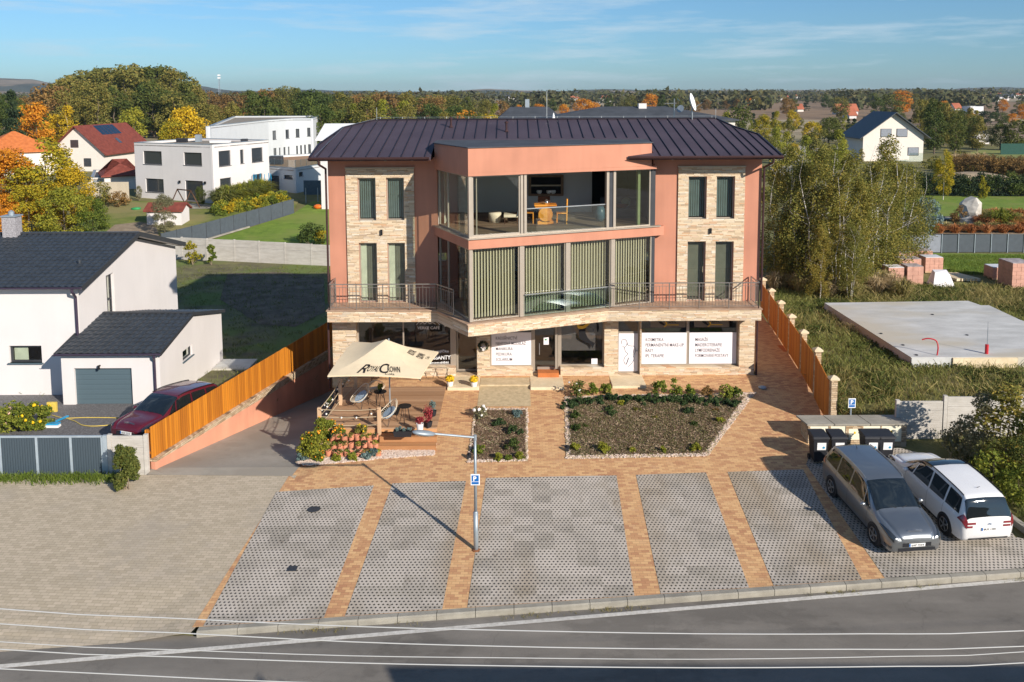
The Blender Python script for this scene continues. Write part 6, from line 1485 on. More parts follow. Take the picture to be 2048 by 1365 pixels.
rows_ = [(Y(22.95), -0.42, 9, 0.0), (Y(23.12), -0.24, 8, 0.25), (Y(23.35), -0.06, 8, 0.1)]
blabs = ['bottom', 'middle', 'top']; 
for ri, (yy, dz, cnt, off) in enumerate(rows_):
    for i in range(cnt):
        x = -6.45+off*0.5+i*0.215+rb.uniform(-0.035, 0.035); yy += rb.uniform(-0.05, 0.05); zb3 = -0.12*(28-yy/K); z0 = zb3+ri*0.17+(rb.uniform(-0.03, 0.03) if ri else 0)
        o = thing('planter_block', 'terracotta planter block, %s from left in the %s row before the deck' % (ordn[i], blabs[ri]), 'planter block', (x, yy, z0), 'terracotta planter blocks before the deck')
        tl = rb.uniform(-0.6, 0.6); R = rb.uniform(0.09, 0.125); q = MB(); nn = 14
        vs = []
        for rr, zz in ((R*0.9, 0), (R, 0.19), (R*0.78, 0.19), (R*0.74, 0.05)):
            for j in range(nn): a = 2*PI*j/nn; vs.append((x+rr*math.cos(a)*(1.0), yy+rr*math.sin(a)*(0.85), z0+zz+tl*0.1*math.cos(a)))
        fs = [(k_*nn+j, k_*nn+(j+1) % nn, (k_+1)*nn+(j+1) % nn, (k_+1)*nn+j) for k_ in range(3) for j in range(nn)]+[tuple(range(3*nn, 4*nn)), tuple(range(nn))[::-1]]
        q.add(vs, fs); q.build('block', MT['terracotta'], o)
        q = MB(); q.add([(x+0.084*math.cos(2*PI*j/nn), yy+0.07*math.sin(2*PI*j/nn), z0+0.13) for j in range(nn)], [tuple(range(nn))]); q.build('soil', MT['soil'], o)
        if rb.random() < 0.7:
            me = leafmesh('plant', [(0, -0.02, 0.18, 0.12, 0.11, 0.10)], 110, 0.055, 300+nblk); link('plant', me, MT[rb.choice(['leaf_shrub', 'leaf_juniper', 'leaf_lime', 'leaf_olive'])], o, local=True)
        nblk += 1
tz_ = lambda y: -0.12*(28-y/K)
for i, (x, yy, dz, r, h, lf, fl, lab) in enumerate([
    (-7.0, Y(23.0), 0, 0.66, 0.86, 'leaf_lime', ('flower_orange', 26, 0.035), 'large bright green marigold bush with orange flowers at the outer corner of the planting'),
    (-6.75, Y(23.7), 0.1, 0.50, 0.95, 'leaf_lime', ('flower_orange', 14, 0.035), 'tall bright green marigold bush beside the deck corner post'),
    (-6.25, Y(23.5), 0.3, 0.34, 0.45, 'leaf_shrub', ('flower_orange', 22, 0.035), 'green marigold bush with many orange flowers behind the planter blocks'),
    (-5.45, Y(23.55), 0.45, 0.26, 0.28, 'leaf_olive', ('flower_yellow', 16, 0.035), 'low yellow flowering plant against the deck front above the blocks'),
    (-7.3, Y(22.75), 0, 0.24, 0.24, 'leaf_bluegreen', None, 'pale blue-green cushion plant at the lowest outer corner by the driveway'),
    (-4.85, Y(22.85), 0, 0.22, 0.30, 'leaf_bluegreen', None, 'blue-green plant at the right end of the planter blocks'),
    (-6.1, Y(22.72), 0, 0.22, 0.18, 'leaf_lime', None, 'low lime plant at the foot of the blocks, left of two'), (-5.55, Y(22.74), 0, 0.26, 0.2, 'leaf_lime', None, 'low lime plant at the foot of the blocks, right of two'),
    (-5.1, Y(22.8), 0, 0.20, 0.2, 'leaf_bluegreen', None, 'small blue-green plant beside the low lime plant under the blocks'),
    (-6.7, Y(22.7), 0, 0.25, 0.4, 'leaf_shrub', ('flower_orange', 16, 0.03), 'small marigold with orange flowers in front of the large green bush')]):
    shrub((x, yy, tz_(yy)+dz), r, h, lf, lab, 3000 if r > 0.45 else 900, 0.075, 330+i, 'flowering_bush' if fl else 'low_plant', 'plant', flowers=fl, stems=False)
shrub((-7.15, Y(25.9), -0.9), 0.25, 1.2, 'leaf_mid', 'climbing white-flowered plant on the outside of the deck rope railing', 300, 0.07, 345, 'climbing_plant', 'plant', flowers=('flower_white', 8, 0.04))
def pot(loc, r, h, mat, plant, label, pr=0.2, ph=0.25, fl=None, square=False, seed=0, name='potted_plant', long=None, n=300):
    o = thing(name, label, 'potted plant', loc); x, y, z = loc; q = MB()
    if long: q.add([(x-long*0.9, y-r*0.8, z), (x+long*0.9, y-r*0.8, z), (x+long*0.9, y+r*0.8, z), (x-long*0.9, y+r*0.8, z), (x-long, y-r, z+h), (x+long, y-r, z+h), (x+long, y+r, z+h), (x-long, y+r, z+h), (x-long+0.03, y-r+0.03, z+h), (x+long-0.03, y-r+0.03, z+h), (x+long-0.03, y+r-0.03, z+h), (x-long+0.03, y+r-0.03, z+h), (x-long+0.04, y-r+0.04, z+h-0.04), (x+long-0.04, y-r+0.04, z+h-0.04), (x+long-0.04, y+r-0.04, z+h-0.04), (x-long+0.04, y+r-0.04, z+h-0.04)],
        [(3,2,1,0), (0,1,5,4), (1,2,6,5), (2,3,7,6), (3,0,4,7), (4,5,9,8), (5,6,10,9), (6,7,11,10), (7,4,8,11), (8,9,13,12), (9,10,14,13), (10,11,15,14), (11,8,12,15), (12,13,14,15)])
    else: q.lathe((x, y, z), [(r*0.68, 0), (r*0.85, h*0.4), (r, h), (r*0.88, h), (r*0.84, h-0.03)], 4 if square else 18)
    q.build('planter' if long else 'pot', MT[mat], o, smooth=False)
    R = random.Random(seed); cl = [((long or 0)*R.uniform(-0.8, 0.8)+R.gauss(0, pr*0.3), R.gauss(0, pr*0.3), h+ph*R.uniform(0.1, 0.8), pr*0.55, pr*0.55, ph*0.4) for _ in range(8)]
    link('foliage', leafmesh('foliage', cl, n, 0.055, seed, jitter=0.7), MT[plant], o, local=True)
    if fl: link('flowers', leafmesh('flowers', [(0, 0, h+ph*0.42, pr, pr, ph*0.62)], fl[1], 0.055, seed+1, shell=0.85, jitter=0.3), MT[fl[0]], o, local=True)
    return o
for u, v, lab in ((900, 772, 'white pot of yellow chrysanthemums left of the cafe entrance'), (948, 773, 'white pot of yellow chrysanthemums right of the cafe entrance')):
    p_ = PZ(u, v, 0.014); pot(tuple(p_), 0.15, 0.20, 'ceramic_white', 'leaf_green', lab, 0.18, 0.24, ('flower_yellow', 420), seed=int(u))
pot(tuple(PZ(840, 866, 0.004)), 0.13, 0.34, 'ceramic_white', 'leaf_red', 'tall white pot with dark red heather on the deck', 0.15, 0.22, seed=401, n=420)
pot(tuple(PZ(856, 855, 0.004)), 0.17, 0.22, 'black_plastic', 'leaf_red', 'square black planter with tall red coleus beside the white pot', 0.20, 0.62, square=True, seed=402, n=650)
pot(tuple(PZ(866, 832, 0.004)), 0.14, 0.2, 'black_plastic', 'leaf_bluegreen', 'black pot of pale variegated leaves at the right edge of the deck', 0.14, 0.35, seed=403, n=260)
pot(tuple(PZ(806, 872, 0.004)), 0.15, 0.20, 'black_plastic', 'leaf_bluegreen', 'long black trough with blue-green succulents near the top step', 0.10, 0.14, long=0.33, seed=404, n=420)
o = pot(tuple(PZ(761, 815, 0.004)+Vector((0, 0, 0.645))), 0.08, 0.09, 'black_plastic', 'leaf_lime', 'small bright green potted plant on the black table by the parasol', 0.12, 0.2, seed=405)
WR_ = thing('door_wreath', 'dark wreath with a white bow hanging on the stone pier beside the cafe entrance', 'wreath', (-1.24, YG-0.08, 1.35))
R = random.Random(8); cl = [(0.17*math.cos(a), -0.02, 0.17*math.sin(a), 0.07, 0.05, 0.07) for a in [2*PI*i/12 for i in range(12)]]
link('branches', leafmesh('branches', cl, 420, 0.06, 9), MT['leaf_spruce'], WR_, local=True); link('bow', leafmesh('bow', [(0.02, -0.07, -0.08, 0.12, 0.04, 0.13)], 60, 0.07, 10), MT['flower_white'], WR_, local=True)
q = MB(); q.box(-7.35, -6.95, Y(27.45), Y(27.9), -1.3, -0.32); q.box(-7.38, -6.92, Y(27.42), Y(27.93), -0.318, -0.26); prop(q.build('waste_bin', MT['black_plastic']), 'dark wheeled bin tucked between the deck and the driveway', 'bin')
lp = G(952, 1101); LM = thing('street_lamp', 'tall galvanised street lamp with a horizontal arm between the parking bays', 'street lamp', tuple(lp))
top = PY(950.5, 874, lp.y); x, y, z = lp
q = MB(); q.tube((x, y, z-0.1), (x, y, z+1.15), 0.068, n=14); q.tube((x, y, z+1.15), (x, y, top.z), 0.045, 0.036, n=14); q.lathe((x, y, z+1.10), [(0.068, 0), (0.045, 0.08)], 14); q.build('pole', MT['galvanised'], LM, smooth=True)
q = MB(); q.lathe((x, y, z), [(0.12, 0), (0.12, 0.02), (0.08, 0.04)], 14); q.build('base_plate', plain('rusty_steel', (0.20, 0.08, 0.035), 0.9), LM)
e = PY(868, 868, y-0.5); q = MB(); q.tube((x, y, top.z-0.02), tuple(e), 0.030, n=10); q.tube((x, y, top.z-0.1), (x, y, top.z+0.05), 0.05, n=10); q.build('arm', MT['galvanised'], LM)
hd = (Vector(e)-Vector((x, y, top.z))).normalized(); c = Vector(e)+hd*0.30; sd2 = Vector((-hd.y, hd.x, 0)).normalized()
q = MB(); q.blob((0, 0, 0), (0.36, 0.15, 0.075), 3, 2, 0.0); vs = [Vector(v) for v in q.v]; q.v = [tuple(c+hd*v.x+sd2*v.y+Vector((0, 0, 1))*v.z) for v in vs]; q.build('lamp_head', MT['galvanised'], LM, smooth=True)
q = MB(); q.blob((0, 0, 0), (0.25, 0.11, 0.05), 3, 2, 0.0); vs = [Vector(v) for v in q.v]; q.v = [tuple(c+hd*(v.x+0.03)+sd2*v.y+Vector((0, 0, 1))*(v.z-0.055)) for v in vs]; q.build('lamp_glass', MT['clear_glass'], LM, smooth=True)
def psign(parent, x, y, zc, w=0.27, h=0.36, strip=True):
    q = MB(); q.box(x-w/2, x+w/2, y-0.10, y-0.085, zc-h/2, zc+h/2); sg = q.build('sign_plate', MT['white_paint'], parent, bevel=0.004)
    q = MB(); q.box(x-w*0.39, x+w*0.39, y-0.106, y-0.1005, zc-h*0.14, zc+h*0.40); q.build('blue_field', MT['blue_sign'], sg)
    q = MB(); q.box(x-w*0.39, x+w*0.39, y-0.106, y-0.1005, zc-h*0.40, zc-h*0.19); q.build('blue_field', MT['blue_sign'], sg)
    text('P', 'lettering', MT['white_paint'], sg, (x-0.062, y-0.110, zc-h*0.07), R3, U3, size=h*0.56, bold=0.035)
    q = MB(); q.box(x-0.05, x+0.05, y-0.085, y-0.03, zc-0.03, zc+0.03); q.build('bracket', MT['steel'], parent); return sg
psign(LM, x+0.0, y, PY(951, 957, y).z, 0.26, 0.33)
def rfx(y): return 12.02+0.155/K*(y-Y(25.7))
RFN = thing('wooden_fence', 'orange-brown board fence between capped stone posts along the right side passage', 'fence', (rfx(Y(30)), Y(30), 0))
pys = [Y(a) for a in (24.45, 26.5, 28.55, 30.6, 32.65, 34.7, 36.75)]
for i, y in enumerate(pys):
    x = rfx(y); z0 = T(x, y)-0.3; zt = 1.70 if y > Y(25) else 1.42
    q = MB(); q.box(x-0.11, x+0.11, y-0.12, y+0.12, z0, zt); po = q.build('post', MT['post_stone'], RFN)
    q = MB(); q.add([(x-0.17, y-0.17, zt+0.001), (x+0.17, y-0.17, zt+0.001), (x+0.17, y+0.17, zt+0.001), (x-0.17, y+0.17, zt+0.001), (x-0.17, y-0.17, zt+0.07), (x+0.17, y-0.17, zt+0.07), (x+0.17, y+0.17, zt+0.07), (x-0.17, y+0.17, zt+0.07), (x, y, zt+0.17)], [(3,2,1,0), (0,1,5,4), (1,2,6,5), (2,3,7,6), (3,0,4,7), (4,5,8), (5,6,8), (6,7,8), (7,4,8)])
    q.build('cap', MT['porch_stone'], po)
    if i < len(pys)-1:
        y2 = pys[i+1]; fr_ = Fr((rfx(y2), y2-0.09), (x, y+0.09)); q = MB(); nb = int(fr_.L/0.15); r_ = random.Random(i)
        for j in range(nb):
            a = j*fr_.L/nb; zz = (T(x, y)+T(rfx(y2), y2))/2+0.04; q.fbox(fr_, a+0.003, a+fr_.L/nb-0.003, 0.09, 0.112+r_.uniform(0, 0.01), zz, 1.55 if y > Y(25) else lerp(1.55, 1.28, (j/nb)))
        q.build('panel', MT['fence_wood_dark'], RFN)
        q = MB(); q.fbox(fr_, 0.03, fr_.L-0.03, 0.05, 0.089, zz+0.25, zz+0.33); q.fbox(fr_, 0.03, fr_.L-0.03, 0.05, 0.089, 1.15, 1.23); q.build('rail', MT['fence_wood_dark'], RFN)
for i, (u, v, y) in enumerate(((1541, 545, Y(38.6)), (1541, 530, Y(40.4)))):
    x = rfx(y)-0.1; q = MB(); q.box(x-0.15, x+0.15, y-0.15, y+0.15, -0.2, 1.75); q.box(x-0.2, x+0.2, y-0.2, y+0.2, 1.752, 1.85); prop(q.build('stone_post', MT['porch_stone']), ['free-standing stone post just past the far end of the board fence', 'farther free-standing stone post past the far end of the board fence'][i], 'post')
q = MB(); p_ = G(1582, 698); q.box(p_.x-0.5, p_.x+0.35, p_.y-0.5, p_.y+0.5, 0.012, 0.022); prop(q.build('drain_cover', MT['brick_orange_mat']), 'reddish square inspection cover in the passage beside the right fence', 'cover')
shrub(tuple(G(1563, 663)), 0.4, 0.5, 'leaf_red', 'low reddish shrub at the foot of the right fence in the shaded passage', 400, 0.07, 501)
shrub(tuple(G(1556, 650)), 0.3, 0.35, 'leaf_green', 'low dark shrub beside the reddish one in the shaded passage', 300, 0.07, 502)
p_ = Vector((11.62, Y(24.15), T(11.62, Y(24.15)))); PS = thing('parking_sign', 'blue and white parking sign on a slim pole behind the meter cabinets', 'sign', tuple(p_))
zs = PY(1703, 805, p_.y).z; p_.x = PY(1702, 805, p_.y).x
q = MB(); q.tube((p_.x, p_.y, p_.z), (p_.x, p_.y, zs+0.1), 0.03, n=10); q.build('pole', MT['galvanised'], PS); psign(PS, p_.x, p_.y, zs, 0.27, 0.36)
cy0, cy1 = Y(23.5), Y(24.1); cx0, cx1 = PY(1616, 880, cy0).x, PY(1813, 880, cy0).x; czt = PY(1700, 849, cy0).z
CB = thing('meter_cabinet', 'row of cream utility meter boxes set in a low stone wall with grey slab tops', 'utility cabinet', ((cx0+cx1)/2, cy0, T(cx0, cy0)))
q = MB(); fC = Fr((cx0, cy0), (cx1, cy0)); doors = [(1621, 1658, 850, 905), (1662, 1692, 850, 898), (1698, 1723, 857, 880), (1727, 1762, 851, 890), (1764, 1804, 851, 884)]
hs = []
for (a, b, c, d_) in doors: hs.append((PY(a, c, cy0).x-cx0, PY(b, c, cy0).x-cx0, PY(a, d_, cy0).z, PY(a, c, cy0).z-0.02))
wall(q, fC, 0, cx1-cx0, -0.95, czt-0.03, hs, 0.2); q.box(cx0, cx1, cy0+0.201, cy1, -0.95, czt-0.03); q.build('stone_wall', MT['post_stone'], CB)
for h in hs:
    q = MB(); q.fbox(fC, h[0], h[1], -0.06, -0.02, h[2], h[3]); dd_ = q.build('cabinet_door', plain('cabinet_cream', (0.80, 0.77, 0.62), 0.5, var=0.03) if 'cabinet_cream' not in MATS else MT['cabinet_cream'], CB)
    q = MB(); xm = (h[0]+h[1])/2; zm = h[2]+(h[3]-h[2])*0.62; q.fbox(fC, xm-0.03, xm+0.03, -0.02, -0.012, zm-0.04, zm+0.04); q.build('warning_label', MT['flower_yellow'], dd_)
xs3 = [cx0-0.07, PY(1668, 849, cy0).x, PY(1740, 849, cy0).x, cx1+0.07]
for a, b in zip(xs3[:-1], xs3[1:]):
    q = MB(); q.prism([(a+0.015, cy0-0.06), (b-0.015, cy0-0.06), (b-0.015-0.12, cy1+0.05), (a+0.015-0.12, cy1+0.05)], czt-0.03, czt+0.03); q.build('top_slab', MT['kerb_concrete'], CB)
def wheelie(x, y, label, rz=0.0):
    z = T(x, y)+0.02; o = thing('wheelie_bin', label, 'bin', (x, y, z), 'black wheelie bins before the meter cabinets', rz); q = MB()
    q.add([(-0.20, -0.22, 0.10), (0.20, -0.22, 0.10), (0.20, 0.22, 0.10), (-0.20, 0.22, 0.10), (-0.26, -0.29, 0.92), (0.26, -0.29, 0.92), (0.26, 0.26, 0.92), (-0.26, 0.26, 0.92)], [(3,2,1,0), (4,5,6,7), (0,1,5,4), (1,2,6,5), (2,3,7,6), (3,0,4,7)]); q.box(-0.28, 0.28, -0.31, 0.28, 0.90, 0.94); q.build('body', MT['black_plastic'], o, bevel=0.01, local=True)
    q = MB(); q.add([(-0.29, -0.33, 0.945), (0.29, -0.33, 0.945), (0.29, 0.30, 0.975), (-0.29, 0.30, 0.975), (-0.26, -0.28, 1.0), (0.26, -0.28, 1.0), (0.26, 0.26, 1.06), (-0.26, 0.26, 1.06)], [(3,2,1,0), (4,5,6,7), (0,1,5,4), (1,2,6,5), (2,3,7,6), (3,0,4,7)]); q.build('lid', MT['black_plastic'], o, bevel=0.01, local=True)
    q = MB(); q.path([(-0.24, 0.27, 0.98), (-0.24, 0.40, 1.0), (0.24, 0.40, 1.0), (0.24, 0.27, 0.98)], 0.017, 6); q.build('handle', MT['black_plastic'], o, local=True)
    for sx_ in (-0.22, 0.22): q = MB(); q.tube((sx_-0.03, 0.24, 0.10), (sx_+0.03, 0.24, 0.10), 0.10, n=14); q.build('wheel', MT['tyre'], o, local=True)
    q = MB(); q.obox((0.02, -0.282, 0.66), (0.15, 0, 0), (0, 0.003, 0), (0, -0.012, 0.13)); st = q.build('sticker', MT['white_paint'], o, local=True); q = MB(); q.lathe((0.09, -0.287, 0.62), [(0.04, 0), (0.04, 0.003)], 12, (0, -1, 0)); q.build('sticker_mark', MT['blue_plastic'], st, local=True)
for u, lab in ((1636, 'black wheelie bin at the left end before the cream meter cabinets'), (1672, 'black wheelie bin second from the left, partly behind the grey car roof'), (1738, 'black wheelie bin third from the left behind the grey car'), (1767, 'black wheelie bin at the right end beside the white car')):
    wheelie(PY(u, 900, Y(22.5)).x, Y(22.5), lab, 0.0)
wy = Y(24.0)
def wx(u): return (u-CU)/F*wy
concrete_panels('concrete_wall', 'pale ribbed concrete wall of stepped panels right of the meter cabinets', [((wx(1818), wy), (wx(1915), wy), -0.55, PY(1850, 802, wy).z), ((wx(1916), wy), (wx(2035), wy), -0.45, PY(1960, 793, wy).z), ((wx(2036), wy), (wx(2160), wy), -0.4, PY(1960, 786, wy).z)])
a, b = G(2004, 1002, 0.05), G(2085, 1095, 0.05); q = MB(); q.bar(a-Vector((0.6, -0.7, 0)), b+Vector((0.2, -0.3, -0.03)), 0.18, 0.2); struct(q.build('edging_kerb', MT['kerb_concrete']))
q = MB(); a, b = G(1990, 985), G(2010, 1002); q.bar(G(1965, 975, 0.03), G(2004, 1000, 0.03), 0.25, 0.1); struct(q.build('edging_kerb', MT['porch_stone']))
def car(loc, head, label, paint, L_=4.6, Wd=0.90, Hs=1.0, plate='', front=True, red=False, pano=False, roofm=None, name='parked_car'):
    heading = Vector((head[0], head[1], 0)).normalized(); base = Vector((loc[0], loc[1], 0))
    fa, ra = base+heading*1.4, base-heading*1.4; za, zb4 = T(fa.x, fa.y)+0.02, T(ra.x, ra.y)+0.02
    ex = (Vector((fa.x, fa.y, za))-Vector((ra.x, ra.y, zb4))).normalized(); ey = Vector((0, 0, 1)).cross(ex).normalized(); ez = ex.cross(ey)
    o = thing(name, label, 'car', (base.x, base.y, (za+zb4)/2)); o.rotation_euler = Matrix((ex, ey, ez)).transposed().to_euler()
    k = L_/4.6
    #      x      W     zb    belt   roof  rw
    ST = [(-2.30, 0.74, 0.34, 0.80, 0.90, 0.66), (-2.26, 0.82, 0.28, 0.90, 1.02, 0.72), (-2.19, 0.865, 0.24, 0.98, 1.16, 0.72), (-2.08, 0.885, 0.22, 1.00, 1.38, 0.68), (-1.96, 0.895, 0.21, 1.00, 1.54, 0.66), (-1.70, 0.90, 0.20, 0.99, 1.60, 0.655), (-1.1, 0.90, 0.19, 0.97, 1.635, 0.66), (-0.4, 0.90, 0.19, 0.95, 1.645, 0.66), (0.15, 0.90, 0.19, 0.94, 1.60, 0.655), (0.50, 0.90, 0.19, 0.94, 1.49, 0.65), (0.90, 0.90, 0.19, 0.93, 1.27, 0.67), (1.25, 0.90, 0.19, 0.92, 1.05, 0.70), (1.40, 0.90, 0.20, 0.91, 0.995, 0.70), (1.75, 0.89, 0.21, 0.86, 0.94, 0.66), (2.02, 0.875, 0.22, 0.81, 0.88, 0.62), (2.18, 0.845, 0.23, 0.76, 0.81, 0.58), (2.27, 0.79, 0.25, 0.70, 0.74, 0.54), (2.315, 0.71, 0.28, 0.65, 0.685, 0.50)]
    A = np.array(ST); A[:, 0] *= k; A[:, 1] *= Wd/0.90; A[:, 5] *= Wd/0.90; A[:, 3:5] *= Hs
    def stat(x):
        x = min(max(x, A[0, 0]), A[-1, 0]); i = int(np.searchsorted(A[:, 0], x)-1); i = min(max(i, 0), len(A)-2)
        u = (x-A[i, 0])/(A[i+1, 0]-A[i, 0]); p0 = A[max(i-1, 0)]; p1 = A[i]; p2 = A[i+1]; p3 = A[min(i+2, len(A)-1)]
        d = p2[0]-p1[0]; m1 = (p2-p0)/(p2[0]-p0[0]+1e-9)*d; m2 = (p3-p1)/(p3[0]-p1[0]+1e-9)*d
        return (2*u**3-3*u**2+1)*p1+(u**3-2*u**2+u)*m1+(-2*u**3+3*u**2)*p2+(u**3-u**2)*m2
    def S(x, w):       # w in [-9, 9]: 0 top centre, +-9 bottom centre
        s = stat(x); W_, zb, zt, zr, rw = s[1:6]; sg = 1 if w >= 0 else -1; t = 9-abs(w)
        KY = [0, W_*0.86, W_*0.965, W_*1.0, W_*0.985, W_*0.945, lerp(W_*0.945, rw, 0.52), rw, rw*0.82, 0]
        mid = zb+(zt-zb)*0.48; KZ = [zb, zb, zb+0.11, mid, zt-0.10, zt, lerp(zt, zr, 0.52), zr-0.055, zr-0.008, zr+0.015]
        i = min(int(t), 8); u = t-i
        def cr(Kv):
            a = Kv[max(i-1, 0)]; b = Kv[i]; c = Kv[i+1]; d = Kv[min(i+2, 9)]; return 0.5*((2*b)+(c-a)*u+(2*a-5*b+4*c-d)*u*u+(-a+3*b-3*c+d)*u**3)
        return Vector((x, sg*max(0, cr(KY)), cr(KZ)))
    xs = np.linspace(A[0, 0], A[-1, 0], 64); ws = np.linspace(-9, 9, 73); vs = [S(x, w) for x in xs for w in ws]; n = len(ws)
    q = MB(); q.add(vs, [(i*n+j, (i+1)*n+j, (i+1)*n+j+1, i*n+j+1) for i in range(len(xs)-1) for j in range(n-1)]+[tuple(range(n-1)), tuple(range((len(xs)-1)*n, len(xs)*n-1))[::-1]])
    bd = q.build('body', MT[paint], o, smooth=True, local=True)
    def patch(poly_or_rect, nm, mt, off=0.006, par=None, nx=14, nw=10, smooth=True):
        """grid patch following the body; rect corners (x0,w0),(x1,w1),(x2,w2),(x3,w3) bilinear"""
        c = [Vector(p) for p in poly_or_rect]; V = []
        for i in range(nx+1):
            for j in range(nw+1):
                a, b = i/nx, j/nw; p = (c[0]*(1-a)+c[1]*a)*(1-b)+(c[3]*(1-a)+c[2]*a)*b; x, w = p
                s = S(x, w); dx = S(x+0.01, w)-S(x-0.01, w); dw = S(x, w+0.05)-S(x, w-0.05); nn = dx.cross(dw)
                if nn.length < 1e-9: nn = Vector((1 if x > 0 else -1, 0, 0))
                nn.normalize()
                cen = Vector((s.x*0.7, 0, 0.7)); 
                if nn.dot(s-cen) < 0: nn = -nn
                V.append(s+nn*off)
        m_ = MB(); m_.add(V, [(i*(nw+1)+j, (i+1)*(nw+1)+j, (i+1)*(nw+1)+j+1, i*(nw+1)+j+1) for i in range(nx) for j in range(nw)]); return m_.build(nm, MT[mt], par or o, smooth=smooth, local=True)
    wt = 0.34*k if not pano else -0.15*k
    patch([(1.22*k, -2.75), (wt, -2.1), (wt, 2.1), (1.22*k, 2.75)], 'windscreen', 'car_glass', nx=16, nw=20)
    patch([(-2.255*k, -2.5), (-1.975*k, -2.2), (-1.975*k, 2.2), (-2.255*k, 2.5)], 'rear_window', 'car_glass', nx=8, nw=20, off=0.008)
    for sg in (-1, 1):
        for (x0, x1, xa, xb) in ((1.02, 0.62, 0.62, 0.50), (0.56, -0.32, 0.44, -0.32), (-0.40, -1.18, -0.40, -1.18), (-1.26, -1.98, -1.26, -1.86)):
            patch([(x0*k, sg*3.85), (x1*k, sg*3.85), (xb*k, sg*2.25), (xa*k, sg*2.25)], 'side_window', 'car_glass', nx=10, nw=8)
        for x0 in (0.92, -0.36, -1.22 if x else 0): patch([(x0*k+0.004, sg*7.6), (x0*k-0.004, sg*7.6), (x0*k-0.004, sg*4.1), (x0*k+0.004, sg*4.1)], 'door_gap', 'black_paint', 0.002, nx=1, nw=14)
        patch([(1.5*k, sg*7.9), (-1.5*k, sg*7.9), (-1.5*k, sg*7.15), (1.5*k, sg*7.15)], 'sill', 'black_plastic', 0.004, nx=12, nw=3)
        for x0 in (-0.15, -1.02): patch([(x0*k+0.09, sg*4.55), (x0*k-0.09, sg*4.55), (x0*k-0.09, sg*4.38), (x0*k+0.09, sg*4.38)], 'door_handle', paint if paint != 'paint_white' else 'paint_white', 0.02, nx=4, nw=2)
        rl = [S(xx*k, sg*1.85)+Vector((0, 0, 0.035)) for xx in np.linspace(0.25, -1.85, 14)]; q = MB(); q.path(rl, 0.018, 6); q.build('roof_rail', MT['black_paint' if pano or red else 'steel'], o, local=True)
        # mirror
        q = MB(); c = S(0.78*k, sg*3.9); q.blob(c+Vector((0.02, sg*0.14, 0.05)), (0.07, 0.11, 0.075), 1, 2, 0); q.tube(c, c+Vector((0, sg*0.1, 0.03)), 0.02); q.build('mirror', MT[paint], o, True, local=True)
        for wx_ in (1.42*k, -1.42*k):
            yb = Wd*1.0; q = MB(); q.lathe((wx_, sg*(yb-0.20), 0.33), [(0.375, 0), (0.375, 0.205), (0.30, 0.210)], 28, (0, sg, 0)); q.build('wheel_arch', MT['black_plastic'], o, local=True)
            q = MB(); q.lathe((wx_, sg*(yb-0.22), 0.325), [(0.20, 0), (0.30, 0.0), (0.325, 0.04), (0.325, 0.19), (0.305, 0.232), (0.22, 0.238)], 30, (0, sg, 0)); wh = q.build('wheel', MT['tyre'], o, smooth=False, local=True)
            q = MB(); q.lathe((wx_, sg*(yb+0.012), 0.325), [(0.225, 0), (0.215, 0.012), (0.19, 0.0)], 28, (0, sg, 0)); q.lathe((wx_, sg*(yb+0.012), 0.325), [(0.05, 0), (0.045, 0.012)], 12, (0, sg, 0))
            for s_ in range(5):
                a = 2*PI*s_/5+0.3; d_ = Vector((math.cos(a), 0, math.sin(a))); c0 = Vector((wx_, sg*(yb+0.016), 0.325)); q.bar(c0+d_*0.03, c0+d_*0.205, 0.05, 0.012, (0, sg, 0))
            q.build('rim', MT['alloy'], wh, local=True)
        # lamps
        patch([(2.30*k, sg*4.9), (1.62*k, sg*4.6), (1.66*k, sg*4.05), (2.27*k, sg*3.0)], 'headlight', 'headlamp', 0.008, nx=10, nw=6)
        patch([(-2.30*k, sg*5.1), (-1.98*k, sg*5.0), (-2.05*k, sg*4.0), (-2.27*k, sg*2.3)], 'tail_light', 'tail_red', 0.010, nx=8, nw=6)
        patch([(2.26*k, sg*6.9), (1.98*k, sg*6.9), (2.0*k, sg*6.3), (2.28*k, sg*6.3)], 'fog_light', 'headlamp', 0.006, nx=6, nw=3)
    # front face: grille, chrome line, plate, lower grille
    fx_ = A[-1, 0]
    def across(x0f, z0, z1, yw, nm, mt, off=0.012, sgx=1, ylo=None):
        """strip across an end of the car following its plan curve"""
        V = []; n_ = 16
        for i in range(n_+1):
            y = lerp(-yw if ylo is None else ylo, yw, i/n_)
            for z in (z0, z1):
                lo, hi = (1.7*k, fx_) if sgx > 0 else (-1.7*k, A[0, 0])
                for _ in range(24):       # outermost x where the section still contains (y, z)
                    m_ = (lo+hi)/2; s = stat(m_); zz = s[4]; inside = abs(y) < s[1]*(1-0.05) and z < zz-0.02 and z > s[2]
                    if inside: lo = m_
                    else: hi = m_
                V.append(Vector((lo+sgx*off, y, z)))
        m_ = MB(); m_.add(V, [(2*i, 2*i+2, 2*i+3, 2*i+1) for i in range(n_)]); return m_.build(nm, MT[mt], o, smooth=True, local=True)
    if front:
        across(0, 0.575*Hs, 0.59*Hs, 0.40, 'chrome_line', 'steel'); across(0, 0.43*Hs, 0.555*Hs, 0.46, 'grille', 'black_plastic', 0.010); across(0, 0.29, 0.39, 0.60, 'lower_grille', 'black_plastic', 0.012)
        px_ = fx_+0.018; q = MB(); q.obox((px_, 0, 0.49), (0.006, 0, 0), (0, 0.26, 0), (0, 0, 0.055)); pl_ = q.build('number_plate', MT['white_paint'], o, local=True)
        q = MB(); q.obox((px_+0.008, -0.235, 0.49), (0.001, 0, 0), (0, 0.022, 0), (0, 0, 0.05)); q.build('plate_band', MT['blue_sign'], pl_, local=True)
